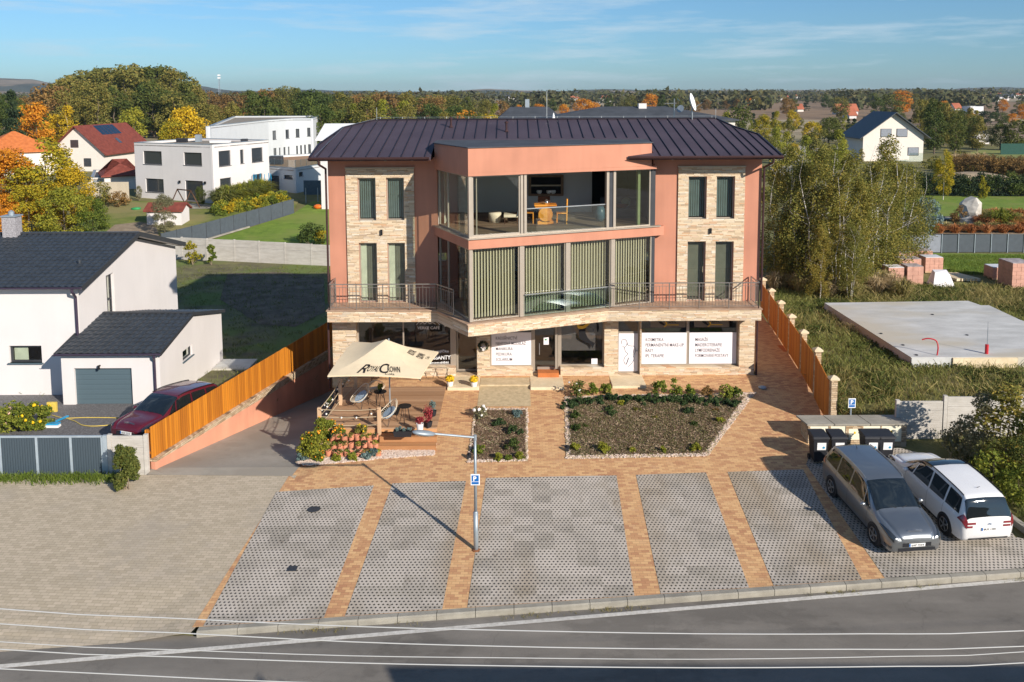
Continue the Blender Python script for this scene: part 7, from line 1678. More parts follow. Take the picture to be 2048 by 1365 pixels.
        text(plate, 'lettering', MT['black_paint'], None, (px_+0.009, -0.19, 0.457), (0, 1, 0), (0, 0, 1), size=0.09, width=0.40, bold=0.01).parent = pl_
        for dz in (0, 0.035):
            q = MB(); q.path([S(2.13*k, -0.5)+Vector((0.015, 0, dz-0.005)), S(2.16*k, 0)+Vector((0.02, 0, dz+0.045)), S(2.13*k, 0.5)+Vector((0.015, 0, dz-0.005))], 0.009, 5); q.build('badge', MT['chrome'], o, local=True)
        for sg in (-1, 1): q = MB(); q.path([(1.24*k, sg*0.1, 1.075*Hs), (1.05*k, sg*0.62, 1.15*Hs)], 0.009, 4); q.build('wiper', MT['black_paint'], o, local=True)
    else:
        rx = A[0, 0]; q = MB(); q.obox((rx-0.016, 0.0, 0.66), (0.006, 0, 0), (0, 0.26, 0), (0, 0, 0.055)); pl_ = q.build('number_plate', MT['white_paint'], o, local=True)
        q = MB(); q.obox((rx-0.024, 0.235, 0.66), (0.001, 0, 0), (0, 0.022, 0), (0, 0, 0.05)); q.build('plate_band', MT['blue_sign'], pl_, local=True)
        text(plate, 'lettering', MT['black_paint'], None, (rx-0.026, 0.19, 0.627), (0, -1, 0), (0, 0, 1), size=0.09, width=0.40, bold=0.01).parent = pl_
        across(0, 0.30, 0.37, 0.66, 'lower_bumper', 'black_plastic', 0.012, -1)
        for y0_, y1_ in ((-0.80, -0.46), (0.46, 0.80)): across(0, 0.83, 0.90, y1_, 'tail_light', 'tail_red', 0.012, -1, y0_); across(0, 0.72, 0.79, y1_, 'tail_light', 'tail_red', 0.012, -1, y0_+0.1)
        for dz in (0, 0.035):
            q = MB(); q.path([(rx-0.02, -0.06, 0.80+dz), (rx-0.02, 0, 0.835+dz), (rx-0.02, 0.06, 0.80+dz)], 0.009, 5); q.build('badge', MT['chrome'], o, local=True)
    q = MB(); c = S(-1.55*k, 0); q.tube(c, c+Vector((-0.12, 0, 0.10)), 0.012, 0.006, 6); q.build('antenna', MT['black_paint'], o, local=True)
    if roofm: patch([(0.25*k, -1.75), (-1.7*k, -1.75), (-1.7*k, 1.75), (0.25*k, 1.75)], 'sunroof', roofm, 0.005)
    return o
def carpos(rw, fw_, track=0.82):
    a, b = G(*rw), G(*fw_); d_ = Vector((b.x-a.x, b.y-a.y)); m_ = Vector(((a.x+b.x)/2, (a.y+b.y)/2)); return a, b, d_, m_
a, b, d_, m_ = carpos((1661, 989), (1750, 1092)); d_.normalize(); pr_ = Vector((-d_.y, d_.x))      # left of heading
print('grey car wheelbase', (b-a).length, a, b)
gc = car(tuple(m_+pr_*0.79), d_, 'silver-grey people carrier parked nose towards the road', 'paint_grey', plate='6AP 7244', front=True)
a, b, d2_, m_ = carpos((1889, 1069), (1797, 946)); print('white wheelbase', (b-a).length, a, b)
wd = -d_*1.0; wr = G(1889, 1069); wp = Vector((wr.x, wr.y))+wd*1.42; pr2 = Vector((wd.y, -wd.x))
wc = car(tuple(wp-wd*0.1+pr2*0.79), wd, 'white people carrier parked with its dark rear window towards the road', 'paint_white', plate='8U5 1381', front=False, pano=True)
car((-13.45, 33.1), (-0.36, -0.93), 'dark red estate car in the gravel yard behind the orange fence', 'paint_red', L_=4.4, Hs=0.93, plate='4AX 2210', front=True, red=True, roofm=None)
for c_ in (gc, wc): c_.scale = (0.92, 0.92, 0.92)
sl = gp((1649, 606), (1934, 602), (1962, 610), (2230, 700), (2200, 735), (1818, 727))
zt5 = 0.40
def gz0(u, v, z): p = PZ(u, v, z); return (p.x, p.y)
slp = [gz0(1649, 606, zt5), gz0(1936, 602, zt5), gz0(1962, 611, zt5), gz0(1978, 611, zt5), gz0(2040, 640, zt5), gz0(2200, 690, zt5), gz0(2150, 714, zt5), gz0(1822, 715, zt5)]
FD = thing('concrete_foundation', 'large flat concrete foundation slab on the overgrown building plot', 'foundation slab', (*slp[7], 0))
q = MB(); q.prism(slp, -0.2, zt5); q.build('slab', MT['slab_concrete'], FD)
e0_, e1_ = Vector(slp[7]), Vector(slp[6]); dd2 = (e1_-e0_).normalized(); nn2 = Vector((dd2.y, -dd2.x))
for s0, s1, pr_ in ((0.02, 1.75, 0.03), (1.80, 4.6, 0.10), (4.65, 9, 0.03)):
    a2, b2 = e0_+dd2*s0, e0_+dd2*s1; q = MB(); q.obox(((a2+b2)/2+nn2*pr_/2).to_3d()+Vector((0, 0, 0.10)), ((b2-a2)/2).to_3d(), (-nn2*pr_/2).to_3d(), (0, 0, 0.28)); q.build('formwork_edge', MT['porch_stone'] if pr_ > 0.05 else MT['slab_concrete'], FD)
q = MB(); P = [PZ(1874, 711, zt5), PZ(1874, 700, zt5)+Vector((0, 0, 0.0))]; b0 = PZ(1874, 711, zt5); q.path(catm([b0, b0+Vector((0.03, 0, 0.35)), b0+Vector((-0.02, 0.1, 0.62)), b0+Vector((-0.30, 0.2, 0.70)), b0+Vector((-0.55, 0.3, 0.62))]), 0.03, 7); prop(q.build('conduit_pipe', MT['red_plastic']), 'red flexible conduit curving up from the concrete slab', 'pipe')
b0 = PZ(1973, 708, zt5); q = MB(); q.tube(b0, b0+Vector((0, 0, 0.42)), 0.075, n=12); o = thing('capped_pipe', 'short red upright pipe with thin rods on the concrete slab', 'pipe', tuple(b0)); q.build('sleeve', MT['red_plastic'], o); q = MB(); q.tube(b0+Vector((0, 0, 0.4)), b0+Vector((0, 0, 1.45)), 0.008, n=4); q.tube(b0+Vector((0.03, 0, 0.4)), b0+Vector((0.01, 0, 1.2)), 0.008, n=4); q.build('rod', MT['galvanised'], o)
for i, (u, v) in enumerate(((1762, 668), (1806, 691), (1934, 671), (1865, 630), (1833, 711))):
    b0 = PZ(u, v, zt5); q = MB(); q.tube(b0, b0+Vector((0, 0, 0.03)), 0.07, n=10); prop(q.build('pipe_stub', MT['black_plastic']), ['dark pipe stub near the left edge of the concrete slab', 'dark pipe stub near the front left of the slab, beyond the red conduit', 'dark pipe stub near the middle right of the slab', 'dark pipe stub near the rear edge of the concrete slab', 'dark pipe stub at the front left corner of the concrete slab'][i], 'pipe stub')
def pallet(u, v, wpx, hpx_, dep, label, white=False, i=0):
    g = G(u, v); w = wpx*g.y/F; h = hpx_*g.y/F; o = thing('brick_pallet', label, 'pallet of bricks', tuple(g), 'pallets of clay blocks on the plot')
    x0, x1, y0 = g.x-w/2, g.x+w/2, g.y; q = MB(); nr_ = max(2, int(h/0.24)); nc = max(2, int(w/0.26)); z0 = g.z+0.1
    for r_i in range(nr_):
        for c_i in range(nc):
            q.box(x0+c_i*w/nc+0.006, x0+(c_i+1)*w/nc-0.006, y0+0.0+0.01*((c_i+r_i) % 2), y0+dep, z0+r_i*(h-0.1)/nr_+0.004, z0+(r_i+1)*(h-0.1)/nr_-0.004)
    q.build('blocks', MT['pallet_brick'], o)
    q = MB(); q.box(x0+0.02, x1-0.02, y0+0.02, y0+dep-0.02, z0+h-0.10+0.0, z0+h-0.10+0.03); q.build('plastic_cover', MT['plastic_wrap'] if white or i % 2 == 0 else two('grey_wrap', (0.25, 0.2, 0.2), (0.55, 0.48, 0.46), 4, 0.5) if 'grey_wrap' not in MATS else MT['grey_wrap'], o)
    q = MB(); [q.box(x0, x1, y0+a, y0+a+0.12, g.z, g.z+0.1) for a in (0.0, dep/2-0.06, dep-0.12)]; q.build('pallet_base', MT['post_wood'], o)
for i, (u, v, w, h, d_, lab) in enumerate([(1792, 570, 32, 35, 1.0, 'front left pallet of clay blocks, nearest the birches'), (1830, 571, 33, 38, 1.0, 'front pallet of clay blocks with a small white label side, left of the white bag'), (1868, 546, 36, 31, 1.0, 'pallet of clay blocks behind the white bag'),
    (1820, 552, 44, 34, 1.0, 'pallet of clay blocks in the middle row behind the two front ones'), (1812, 532, 30, 28, 1.0, 'rear left pallet of clay blocks against the birches'), (1848, 530, 34, 28, 1.0, 'rear pallet of clay blocks with grey wrapping, right of the rear left one'),
    (2003, 560, 36, 25, 1.1, 'low pallet of clay blocks on the lawn at the right, left of the tallest stack'), (2045, 578, 44, 52, 1.6, 'tall light brown stack of clay blocks cut off by the right frame edge')]): pallet(u, v, w, h, d_, lab, i=i)
p_ = G(1882, 572); q = MB(); w = 1.35; h = 0.95
q.add([(p_.x-w/2, p_.y-0.4, p_.z), (p_.x+w/2, p_.y-0.4, p_.z), (p_.x+w/2, p_.y+0.5, p_.z), (p_.x-w/2, p_.y+0.5, p_.z), (p_.x-w*0.35, p_.y-0.15, p_.z+h*0.9), (p_.x+w*0.3, p_.y-0.2, p_.z+h*0.8), (p_.x+w*0.32, p_.y+0.3, p_.z+h), (p_.x-w*0.3, p_.y+0.35, p_.z+h)], [(3,2,1,0), (4,5,6,7), (0,1,5,4), (1,2,6,5), (2,3,7,6), (3,0,4,7)]); prop(q.build('covered_stack', MT['plastic_wrap']), 'stack covered by a loose white plastic sheet before the brick pallets', 'covered stack')
p_ = G(1912, 556); OB = thing('board_stack', 'stack of pale boards lying on the grass right of the brick pallets', 'boards', tuple(p_))
for j in range(5): q = MB(); a3 = p_+Vector((-0.9+j*0.32, 0.9, 0.08)); q.bar(a3, a3+Vector((0.55, -1.9, 0)), 0.26, 0.16); q.build('board', MT['porch_stone'], OB)
WIR = [([(0, 1218), (330, 1236), (700, 1253), (1050, 1262), (1400, 1268), (1740, 1268), (2048, 1262)], 'topmost'), ([(0, 1248), (350, 1266), (700, 1284), (1000, 1293), (1300, 1298), (1700, 1299), (2048, 1293)], 'second from the top'),
       ([(0, 1284), (350, 1300), (700, 1312), (1000, 1316), (1400, 1319), (1800, 1313), (2048, 1304)], 'middle'), ([(0, 1299), (350, 1314), (700, 1326), (1000, 1332), (1400, 1336), (1800, 1333), (2048, 1326)], 'second from the bottom'), ([(-60, 1335), (0, 1338), (250, 1350), (510, 1362), (900, 1374), (1400, 1380), (2048, 1372)], 'lowest')]
for i, (pp, lab) in enumerate(WIR):
    yy = 10.3-i*0.05; P = [PY(u, v, yy) for u, v in pp]; dL = (P[0]-P[1]); dR = (P[-1]-P[-2])
    P = [P[0]+dL*8+Vector((0, 0, 1.2)), P[0]+dL*3+Vector((0, 0, 0.25))]+P+[P[-1]+dR*3+Vector((0, 0, 0.25)), P[-1]+dR*8+Vector((0, 0, 1.0))]
    q = MB(); q.path(catm(P, 3), 0.0068 if i not in (2,) else 0.0055, 6); prop(q.build('overhead_wire', MT['wire_white']), 'pale overhead wire crossing the road, %s of the five' % lab, 'wire', 'overhead wires over the road')
def simple_house(name, label, x0, x1, y0, y1, z0, he, hr, wallm, roofm, wins=2, along='x', group=None, over=0.4, detail=True, chim=True, cat='house', store=2, dark='dark_pane'):
    o = thing(name, label, cat, ((x0+x1)/2, (y0+y1)/2, z0), group); q = MB(); q.box(x0, x1, y0, y1, z0-0.5, z0+he)
    xm, ym = (x0+x1)/2, (y0+y1)/2
    if along == 'x': q.add([(x0, y0, z0+he), (x0, y1, z0+he), (x0, ym, z0+hr-0.05)], [(0,1,2)]); q.add([(x1, y0, z0+he), (x1, y1, z0+he), (x1, ym, z0+hr-0.05)], [(0,1,2)])
    else: q.add([(x0, y0, z0+he), (x1, y0, z0+he), (xm, y0, z0+hr-0.05)], [(0,1,2)]); q.add([(x0, y1, z0+he), (x1, y1, z0+he), (xm, y1, z0+hr-0.05)], [(0,1,2)])
    q.build('wall', MT[wallm], o); q = MB(); ov = over; t_ = 0.14
    sl_ = (hr-he)/((y1-y0)/2 if along == 'x' else (x1-x0)/2)
    if along == 'x':
        for sgn, ye in ((-1, y0), (1, y1)):
            yo = ye+sgn*ov; zo = z0+he-ov*sl_; A_ = [(x0-ov, yo, zo), (x1+ov, yo, zo), (x1+ov, ym, z0+hr), (x0-ov, ym, z0+hr)]; B_ = [(p[0], p[1], p[2]+t_) for p in A_]; q.add(A_+B_, [(0,1,2,3), (4,5,6,7), (0,1,5,4), (1,2,6,5), (3,0,4,7)])
    else:
        for sgn, xe in ((-1, x0), (1, x1)):
            xo = xe+sgn*ov; zo = z0+he-ov*sl_; A_ = [(xo, y0-ov, zo), (xo, y1+ov, zo), (xm, y1+ov, z0+hr), (xm, y0-ov, z0+hr)]; B_ = [(p[0], p[1], p[2]+t_) for p in A_]; q.add(A_+B_, [(0,1,2,3), (4,5,6,7), (0,1,5,4), (1,2,6,5), (3,0,4,7)])
    rf_ = q.build('roof', MT[roofm], o)
    if chim: q = MB(); q.box(xm+1.0, xm+1.6, ym-0.3, ym+0.3, z0+he, z0+hr+0.9); q.build('chimney', MT['white_plaster'], rf_)
    if detail:
        for fl in range(store):
            zz = z0+0.9+fl*2.7
            for j in range(wins):
                xc = x0+(x1-x0)*(j+0.5)/wins; q = MB(); q.box(xc-0.55, xc+0.55, y0-0.04, y0+0.02, zz, zz+1.25); w_ = q.build('window', MT['frame_dark'], o); q = MB(); q.box(xc-0.48, xc-0.03, y0-0.05, y0-0.041, zz+0.07, zz+1.18); q.box(xc+0.03, xc+0.48, y0-0.05, y0-0.041, zz+0.07, zz+1.18); q.build('glass_pane', MT[dark], w_)
    return o
simple_house('roadside_house', 'pale house on the near side of the road, behind the viewpoint', 7.6, 24, 2.6, 11.8, -2.0, 4.7, 7.8, 'cream_plaster', 'roof_tile_red', 3, chim=False)
def ordw(i): return ('first second third fourth fifth sixth seventh eighth ninth tenth eleventh twelfth thirteenth fourteenth fifteenth sixteenth seventeenth eighteenth nineteenth twentieth'.split()+['twenty-'+w for w in 'first second third fourth fifth sixth seventh eighth ninth'.split()]+['thirtieth', 'thirty-first', 'thirty-second', 'thirty-third', 'thirty-fourth'])[i]
def PU(u, y): return (u-CU)/F*y
def poly_house(name, label, pts, z0, z1, wallm, roofm, openings, cat='house', roof_over=0.0):
    """flat-roofed house over a plan polygon; openings: {edge index: [(u0,u1,v0,v1,kind)]} in photo pixels"""
    c = pts[0]; o = thing(name, label, cat, (c[0], c[1], z0)); n = len(pts); A = sum(pts[i][0]*pts[(i+1) % n][1]-pts[(i+1) % n][0]*pts[i][1] for i in range(n)); assert A > 0, label
    for i in range(n):
        fr = Fr(pts[i], pts[(i+1) % n]); q = MB(); hs = []
        for (u0, u1, v0, v1, kd) in openings.get(i, []):
            s0, za = SP(fr, u0, v0); s1, zb5 = SP(fr, u1, v1); hs.append((s0, s1, min(za, zb5), max(za, zb5)))
        wall(q, fr, 0, fr.L, z0-1.0, z1, hs, 0.3); q.build('wall', MT[wallm], o)
        for h in hs:
            w = window(fr, *h, o, 0.12, 0.09, fm='frame_dark', gl='dark_pane')
            q = MB(); q.fbox(fr, h[0]-0.05, h[1]+0.05, -0.12, 0.06, h[2]-0.05, h[2]-0.003); q.build('sill', MT['frame_dark'], w)
    q = MB(); q.prism(pts, z1-0.35, z1-0.25); r = q.build('roof', MT[roofm], o)
    q = MB()
    for i in range(n):
        a, b = pts[i], pts[(i+1) % n]; f2 = Fr(a, b); q.fbox(f2, -0.03, f2.L+0.03, -0.33, 0.04, z1+0.002, z1+0.05)
    q.build('parapet_cap', MT['galvanised'], r)
    return o
g = G(424, 407); y0 = g.y; zt_ = 12-102*y0/F
A_ = (PU(424, y0), y0); L1_ = (PU(268, y0*1.052), y0*1.052); R1_ = (PU(537, y0*1.097), y0*1.097); D_ = (L1_[0]+R1_[0]-A_[0], L1_[1]+R1_[1]-A_[1])
WH = poly_house('flat_roofed_house', 'bright white two storey flat-roofed house with dark windows left of the main building', [L1_, A_, R1_, D_], g.z, zt_, 'white_plaster', 'flat_roof_gravel',
  {0: [(286, 324, 302, 330, 0), (367, 404, 305, 332, 0), (291, 328, 357, 386, 0), (370, 407, 361, 404, 0)], 1: [(437, 462, 303, 331, 0), (480, 488, 300, 327, 0), (503, 526, 297, 323, 0), (440, 464, 358, 400, 0), (505, 526, 350, 383, 0)]})
pm_ = [(L1_[0]+A_[0]+R1_[0]+D_[0])/4, (L1_[1]+A_[1]+R1_[1]+D_[1])/4]
for i, (dx, dy, w_, h_, mt_) in enumerate([(-4, 2, 1.2, 0.5, 'black_plastic'), (-2, 3, 0.6, 0.9, 'galvanised'), (0.5, 1, 2.4, 0.25, 'white_paint'), (4, 2, 0.7, 0.4, 'frame_dark')]):
    q = MB(); q.box(pm_[0]+dx, pm_[0]+dx+w_, pm_[1]+dy, pm_[1]+dy+0.8, zt_-0.24, zt_-0.24+h_); q.build('roof_fitting', MT[mt_], WH)
for u, v in ((360, 364), (411, 366)):
    s_, z_ = SP(Fr(L1_, A_), u, v); fr = Fr(L1_, A_); q = MB(); q.fbox(fr, s_-0.1, s_+0.1, 0.0, 0.15, z_-0.15, z_+0.15); q.build('wall_lamp', MT['black_paint'], WH)
P3 = [(PU(417, 122), 122), (PU(538, 150), 150), (PU(585, 159), 159), (PU(627, 159), 159), (PU(640, 176), 176), (PU(470, 176), 176)]
poly_house('long_grey_building', 'long pale grey flat-roofed building rising behind the white flat-roofed house', P3, -0.2, 7.46, 'grey_plaster', 'flat_roof_gravel',
  {1: [(545, 553, 262, 279, 0), (571, 579, 260, 277, 0), (547, 554, 297, 315, 0), (558, 562, 296, 314, 0), (567, 572, 295, 313, 0), (576, 580, 294, 312, 0)], 2: [(591, 599, 258, 275, 0), (614, 621, 256, 273, 0), (592, 596, 292, 310, 0), (600, 604, 291, 309, 0), (608, 612, 290, 308, 0), (616, 622, 289, 307, 0)]}, 'building')
g = G(590, 386); y1_ = g.y; zt3 = 12-150*y1_/F
P4 = [(PU(531, y1_*1.03), y1_*1.03), (PU(590, y1_), y1_), (PU(665, y1_*1.08), y1_*1.08), (PU(640, y1_*1.25), y1_*1.25), (PU(540, y1_*1.2), y1_*1.2)]
TH = poly_house('terrace_building', 'low grey-white building with a glass-railed roof terrace beside the white flat-roofed house', P4, g.z, zt3, 'grey_plaster', 'deck_wood', {0: [(541, 559, 351, 383, 0), (568, 585, 350, 359, 0)], 1: [(598, 606, 345, 352, 0)]}, 'building')
for i in (0, 1):
    fr = Fr(P4[i], P4[i+1]); q = MB(); q.fbox(fr, 0.1, fr.L-0.1, -0.12, -0.10, zt3+0.06, zt3+1.0); gg = q.build('glass_railing', MT['balustrade_glass'], TH)
    for j in range(int(fr.L/1.3)+1): q = MB(); q.fbox(fr, 0.1+j*1.3, 0.14+j*1.3, -0.15, -0.125, zt3+0.055, zt3+1.05); q.build('railing_post', MT['steel'], gg)
q = MB(); q.box(PU(560, y1_*1.1)-1, PU(560, y1_*1.1)+0.8, y1_*1.08, y1_*1.08+0.8, zt3-0.2, zt3+0.9); prop(q.build('garden_sofa', MT['frame_dark'], None, bevel=0.08), 'dark outdoor sofa on the glass-railed roof terrace', 'sofa')
fr = Fr((PU(605, y1_*0.985), y1_*0.985), (PU(672, y1_*0.985), y1_*0.985)); FT = thing('garden_fence', 'dark green-grey solid fence before the low terrace building', 'fence', (fr.o.x, fr.o.y, g.z)); q = MB(); q.fbox(fr, 0, fr.L, -0.04, 0.04, g.z-0.2, g.z+1.7); q.build('fence_panel', MT['door_slate'], FT)
def gable(name, label, A, C, wid_, z0, he, hr, wallm, roofm, over=0.5, cat='house', group=None, hip=0.0, flip=1):
    A = Vector(A); e1 = (Vector(C)-A); L_ = e1.length; e1.normalize(); e2 = Vector((-e1.y, e1.x))*flip
    o = thing(name, label, cat, (A.x, A.y, z0), group)
    def p(s, t, z): return Vector((A.x+e1.x*s+e2.x*t, A.y+e1.y*s+e2.y*t, z))
    q = MB(); q.add([p(0, 0, z0-1), p(L_, 0, z0-1), p(L_, wid_, z0-1), p(0, wid_, z0-1), p(0, 0, he), p(L_, 0, he), p(L_, wid_, he), p(0, wid_, he)], [(3,2,1,0), (4,5,6,7), (0,1,5,4), (1,2,6,5), (2,3,7,6), (3,0,4,7)])
    if not hip:
        for s in (0, L_): q.add([p(s, 0, he), p(s, wid_, he), p(s, wid_/2, hr-0.06)], [(0,1,2)])
    q.build('wall', MT[wallm], o); q = MB(); sl_ = (hr-he)/(wid_/2); zo = he-over*sl_; t_ = 0.16; hx_ = hip*wid_/2
    R0, R1 = p(-over+hx_+(0 if not hip else over), wid_/2, hr), p(L_+over-hx_-(0 if not hip else over), wid_/2, hr)
    E = [p(-over, -over, zo), p(L_+over, -over, zo), p(L_+over, wid_+over, zo), p(-over, wid_+over, zo)]; up_ = Vector((0, 0, t_))
    F_ = [[E[0], E[1], R1, R0], [E[2], E[3], R0, R1]] + ([[E[1], E[2], R1], [E[3], E[0], R0]] if hip else [])
    for f_ in F_:
        k_ = len(f_); q.add([v for v in f_]+[v+up_ for v in f_], [tuple(range(k_))[::-1], tuple(range(k_, 2*k_))]+[(i, (i+1) % k_, k_+(i+1) % k_, k_+i) for i in range(k_)])
    rf_ = q.build('roof', MT[roofm], o); return o, rf_, p, L_, e1, e2
A = (PU(207, 138), 138); C = (PU(300, 152), 152)
RH, rr, pp_, RL, _, _ = gable('red_roofed_house', 'house with a dark red tiled roof carrying solar panels, at the left', A, C, 9.0, -0.2, 2.9, 6.9, 'cream_plaster', 'roof_tile_red', 0.6)
def on_roof(s, q_): t = q_*4.5; return pp_(s, t, 2.9+(6.9-2.9)*q_+0.20)
for i in range(5):
    s0 = RL*0.30+i*1.15; q = MB(); q.add([on_roof(s0, 0.58), on_roof(s0+1.05, 0.58), on_roof(s0+1.05, 0.95), on_roof(s0, 0.95)], [(0,1,2,3)]); o_ = q.build('solar_panel', MT['solar_cell'], RH); md = o_.modifiers.new('solid', 'SOLIDIFY'); md.thickness = 0.08
q = MB(); q.add([on_roof(RL*0.45, 0.22), on_roof(RL*0.45+0.8, 0.22), on_roof(RL*0.45+0.8, 0.42), on_roof(RL*0.45, 0.42)], [(0,1,2,3)]); q.build('skylight', MT['blue_grey_pane'], rr)
for t, z, w_, h_ in ((2.2, 0.6, 1.2, 1.3), (6.2, 0.6, 1.2, 1.3), (4.2, 3.6, 1.3, 1.2)):
    q = MB(); q.add([pp_(-0.03, t, z), pp_(-0.03, t+w_, z), pp_(-0.03, t+w_, z+h_), pp_(-0.03, t, z+h_)], [(0,1,2,3)]); o_ = q.build('window', MT['dark_pane'], RH); md = o_.modifiers.new('solid', 'SOLIDIFY'); md.thickness = 0.06
gable('orange_roofed_house', 'house with a bright orange hipped tile roof at the left frame edge', (PU(-40, 128), 128), (PU(112, 134), 134), 9.5, -0.2, 3.6, 6.2, 'cream_plaster', 'roof_tile_orange', 0.5, hip=1.0)
gable('red_roofed_shed', 'low outbuilding with a crimson hipped roof behind the white flat-roofed house', (PU(205, 112), 112), (PU(276, 114), 114), 6, -0.3, 1.6, 3.3, 'cream_plaster', 'roof_tile_red', 0.4, hip=1.0, cat='shed')
gs = G(225, 377); sy_ = gs.y
SHD = poly_house('garage_row', 'low garage row with dark flat roof and white doors beside the white house', [(PU(178, sy_), sy_), (PU(230, sy_), sy_), (PU(271, sy_*1.02), sy_*1.02), (PU(268, sy_*1.1), sy_*1.1), (PU(185, sy_*1.1), sy_*1.1)], gs.z, 12-(352-185)*sy_/F, 'cream_plaster', 'roof_grey', {}, 'garage')
for u0, u1 in ((183, 193), (196, 207), (213, 226)):
    q = MB(); q.box(PU(u0, sy_), PU(u1, sy_), sy_-0.06, sy_+0.02, gs.z, 12-(358-185)*sy_/F); q.build('garage_door', MT['galvanised'], SHD)
fr = Fr((PU(231, sy_*1.0-0.1), sy_-0.1), (PU(270, sy_*1.02-0.1), sy_*1.02-0.12)); q = MB(); q.fbox(fr, 0, fr.L, 0, 0.05, gs.z, 12-(353-185)*sy_/F); q.build('blue_wall', MT['door_slate'], SHD)
gl_ = G(225, 400); q = MB(); fr = Fr((PU(170, gl_.y), gl_.y), (PU(253, gl_.y), gl_.y)); q.fbox(fr, 0, fr.L, -0.05, 0.05, gl_.z, gl_.z+2.1); prop(q.build('timber_fence', MT['beige_plaster']), 'plain tan garden fence below the garage row at the left', 'fence')
g = G(312, 452); gable('garden_shed', 'tiny white garden shed with a red roof behind the grey leafy tree', (g.x-0.9, g.y), (g.x+2.6, g.y), 2.2, g.z, g.z+1.55, g.z+2.1, 'white_plaster', 'roof_tile_red', 0.25, cat='shed')
a, b = G(416, 477), G(588, 427); dn = (b-a); a2 = a-dn*0.45; h0, h1 = 30*a.y/F, 25*b.y/F
MF = thing('mesh_fence', 'dark grey fabric-covered fence running up between the two left gardens', 'fence', tuple(a))
for i in range(10):
    p, q_ = a2.lerp(b, i/10), a2.lerp(b, (i+1)/10); za, zb6 = T(p.x, p.y), T(q_.x, q_.y); hh = 1.55; q = MB(); nn = Vector((-dn.y, dn.x, 0)).normalized()*0.02
    q.add([p.xyz+Vector((0, 0, za-p.z-0.1))-nn, q_.xyz+Vector((0, 0, zb6-q_.z-0.1))-nn, q_.xyz+Vector((0, 0, zb6-q_.z+hh))-nn, p.xyz+Vector((0, 0, za-p.z+hh))-nn]+[p.xyz+Vector((0, 0, za-p.z-0.1))+nn, q_.xyz+Vector((0, 0, zb6-q_.z-0.1))+nn, q_.xyz+Vector((0, 0, zb6-q_.z+hh))+nn, p.xyz+Vector((0, 0, za-p.z+hh))+nn], [(0,1,2,3), (7,6,5,4), (3,2,6,7)])
    q.build('fabric_panel', MT['mesh_fabric'], MF); q = MB(); q.tube((p.x, p.y, za-0.1), (p.x, p.y, za+hh+0.05), 0.04, n=6); q.build('post', MT['frame_dark'], MF)
q = MB(); q.bar(G(414, 480, 0.05), G(498, 455, 0.05), 0.25, 0.12); struct(q.build('fence_kerb', MT['kerb_concrete']))
struct(drape('lawn', gp((420, 482), (588, 428), (625, 404), (668, 402), (676, 496), (560, 492)), 0.06, MT['lawn'], 1.5))
struct(drape('lawn', gp((150, 480), (170, 420), (240, 402), (420, 408), (560, 395), (600, 400), (585, 425), (400, 468), (300, 472)), 0.05, two('garden_grass', (0.09, 0.13, 0.02), (0.19, 0.21, 0.045), 0.7, 0.95, 0.9, 25, c3=(0.24, 0.21, 0.08), s3=0.15), 1.5))
struct(drape('dug_soil', gp((212, 466), (230, 452), (280, 446), (312, 452), (318, 475), (240, 480)), 0.10, MT['dug_soil'], 1.0))
struct(drape('patio', gp((330, 404), (372, 408), (430, 412), (480, 408), (460, 418), (360, 420)), 0.08, MT['kerb_concrete'], 1.0))
g = G(526, 392); TP = thing('trampoline', 'round trampoline with blue padding and net poles beside the white house', 'trampoline', tuple(g)); r = 17*g.y/F; hz = g.z+0.75
q = MB(); ring = [Vector((g.x+r*math.cos(2*PI*i/24), g.y+r*math.sin(2*PI*i/24), hz)) for i in range(25)]; q.path(ring, 0.10, 6); q.build('padding', MT['blue_plastic'], TP)
q = MB(); q.lathe((g.x, g.y, hz-0.02), [(r*0.95, 0), (r*0.95, 0.02)], 24); q.build('mat', MT['black_plastic'], TP)
for i in range(6):
    a = 2*PI*i/6; q = MB(); q.path([(g.x+r*math.cos(a), g.y+r*math.sin(a), g.z), (g.x+r*1.06*math.cos(a), g.y+r*1.06*math.sin(a), g.z+1.7), (g.x+r*0.98*math.cos(a), g.y+r*0.98*math.sin(a), g.z+2.7)], 0.045, 6); q.build('net_pole', MT['blue_plastic'], TP)
g = G(368, 421); SW = thing('swing_frame', 'brown timber A-frame swing on the patio before the white house', 'swing', tuple(g))
q = MB(); L_, R_ = Vector((g.x-1.4, g.y+2, g.z+2.1)), Vector((g.x+0.6, g.y+0.6, g.z+2.1)); q.bar(L_, R_, 0.12, 0.12); q.build('beam', MT['dark_wood'], SW)
for e in (L_, R_):
    for sgn in (-0.8, 0.8): q = MB(); q.bar(e, e+Vector((sgn, sgn*0.7, -2.1)), 0.10, 0.10); q.build('leg', MT['dark_wood'], SW)
q = MB(); g = G(640, 418); q.blob((g.x, g.y, g.z+0.25), (0.75, 0.5, 0.3), 2, 2, 0.2); prop(q.build('sandpit_toy', MT['orange_plastic'], None, True), 'bright orange plastic toy on the lawn beside the main building', 'toy')
g = G(272, 420); q = MB(); q.blob((g.x, g.y, g.z+0.12), (0.6, 0.4, 0.22), 3, 1, 0.2); prop(q.build('sandpit_toy', MT['green_plastic'], None, True), 'green plastic toy on the lawn at the left', 'toy')
for u, lab in ((612, 'pale goal-like post left of two on the lawn edge'), (636, 'pale post right of two on the lawn edge')):
    g = G(u, 406); q = MB(); q.tube(g, g+Vector((0, 0, 1.7)), 0.05, n=6); prop(q.build('garden_post', MT['galvanised']), lab, 'post')
g = G(443, 178); mh = 12; MST = thing('telecom_mast', 'slender lattice telecom mast above the woods on the left skyline', 'mast', (PU(443, 1500), 1500, 0)); q = MB(); x_, y_ = PU(443, 1500), 1500
zt6 = 12+37*1500/F
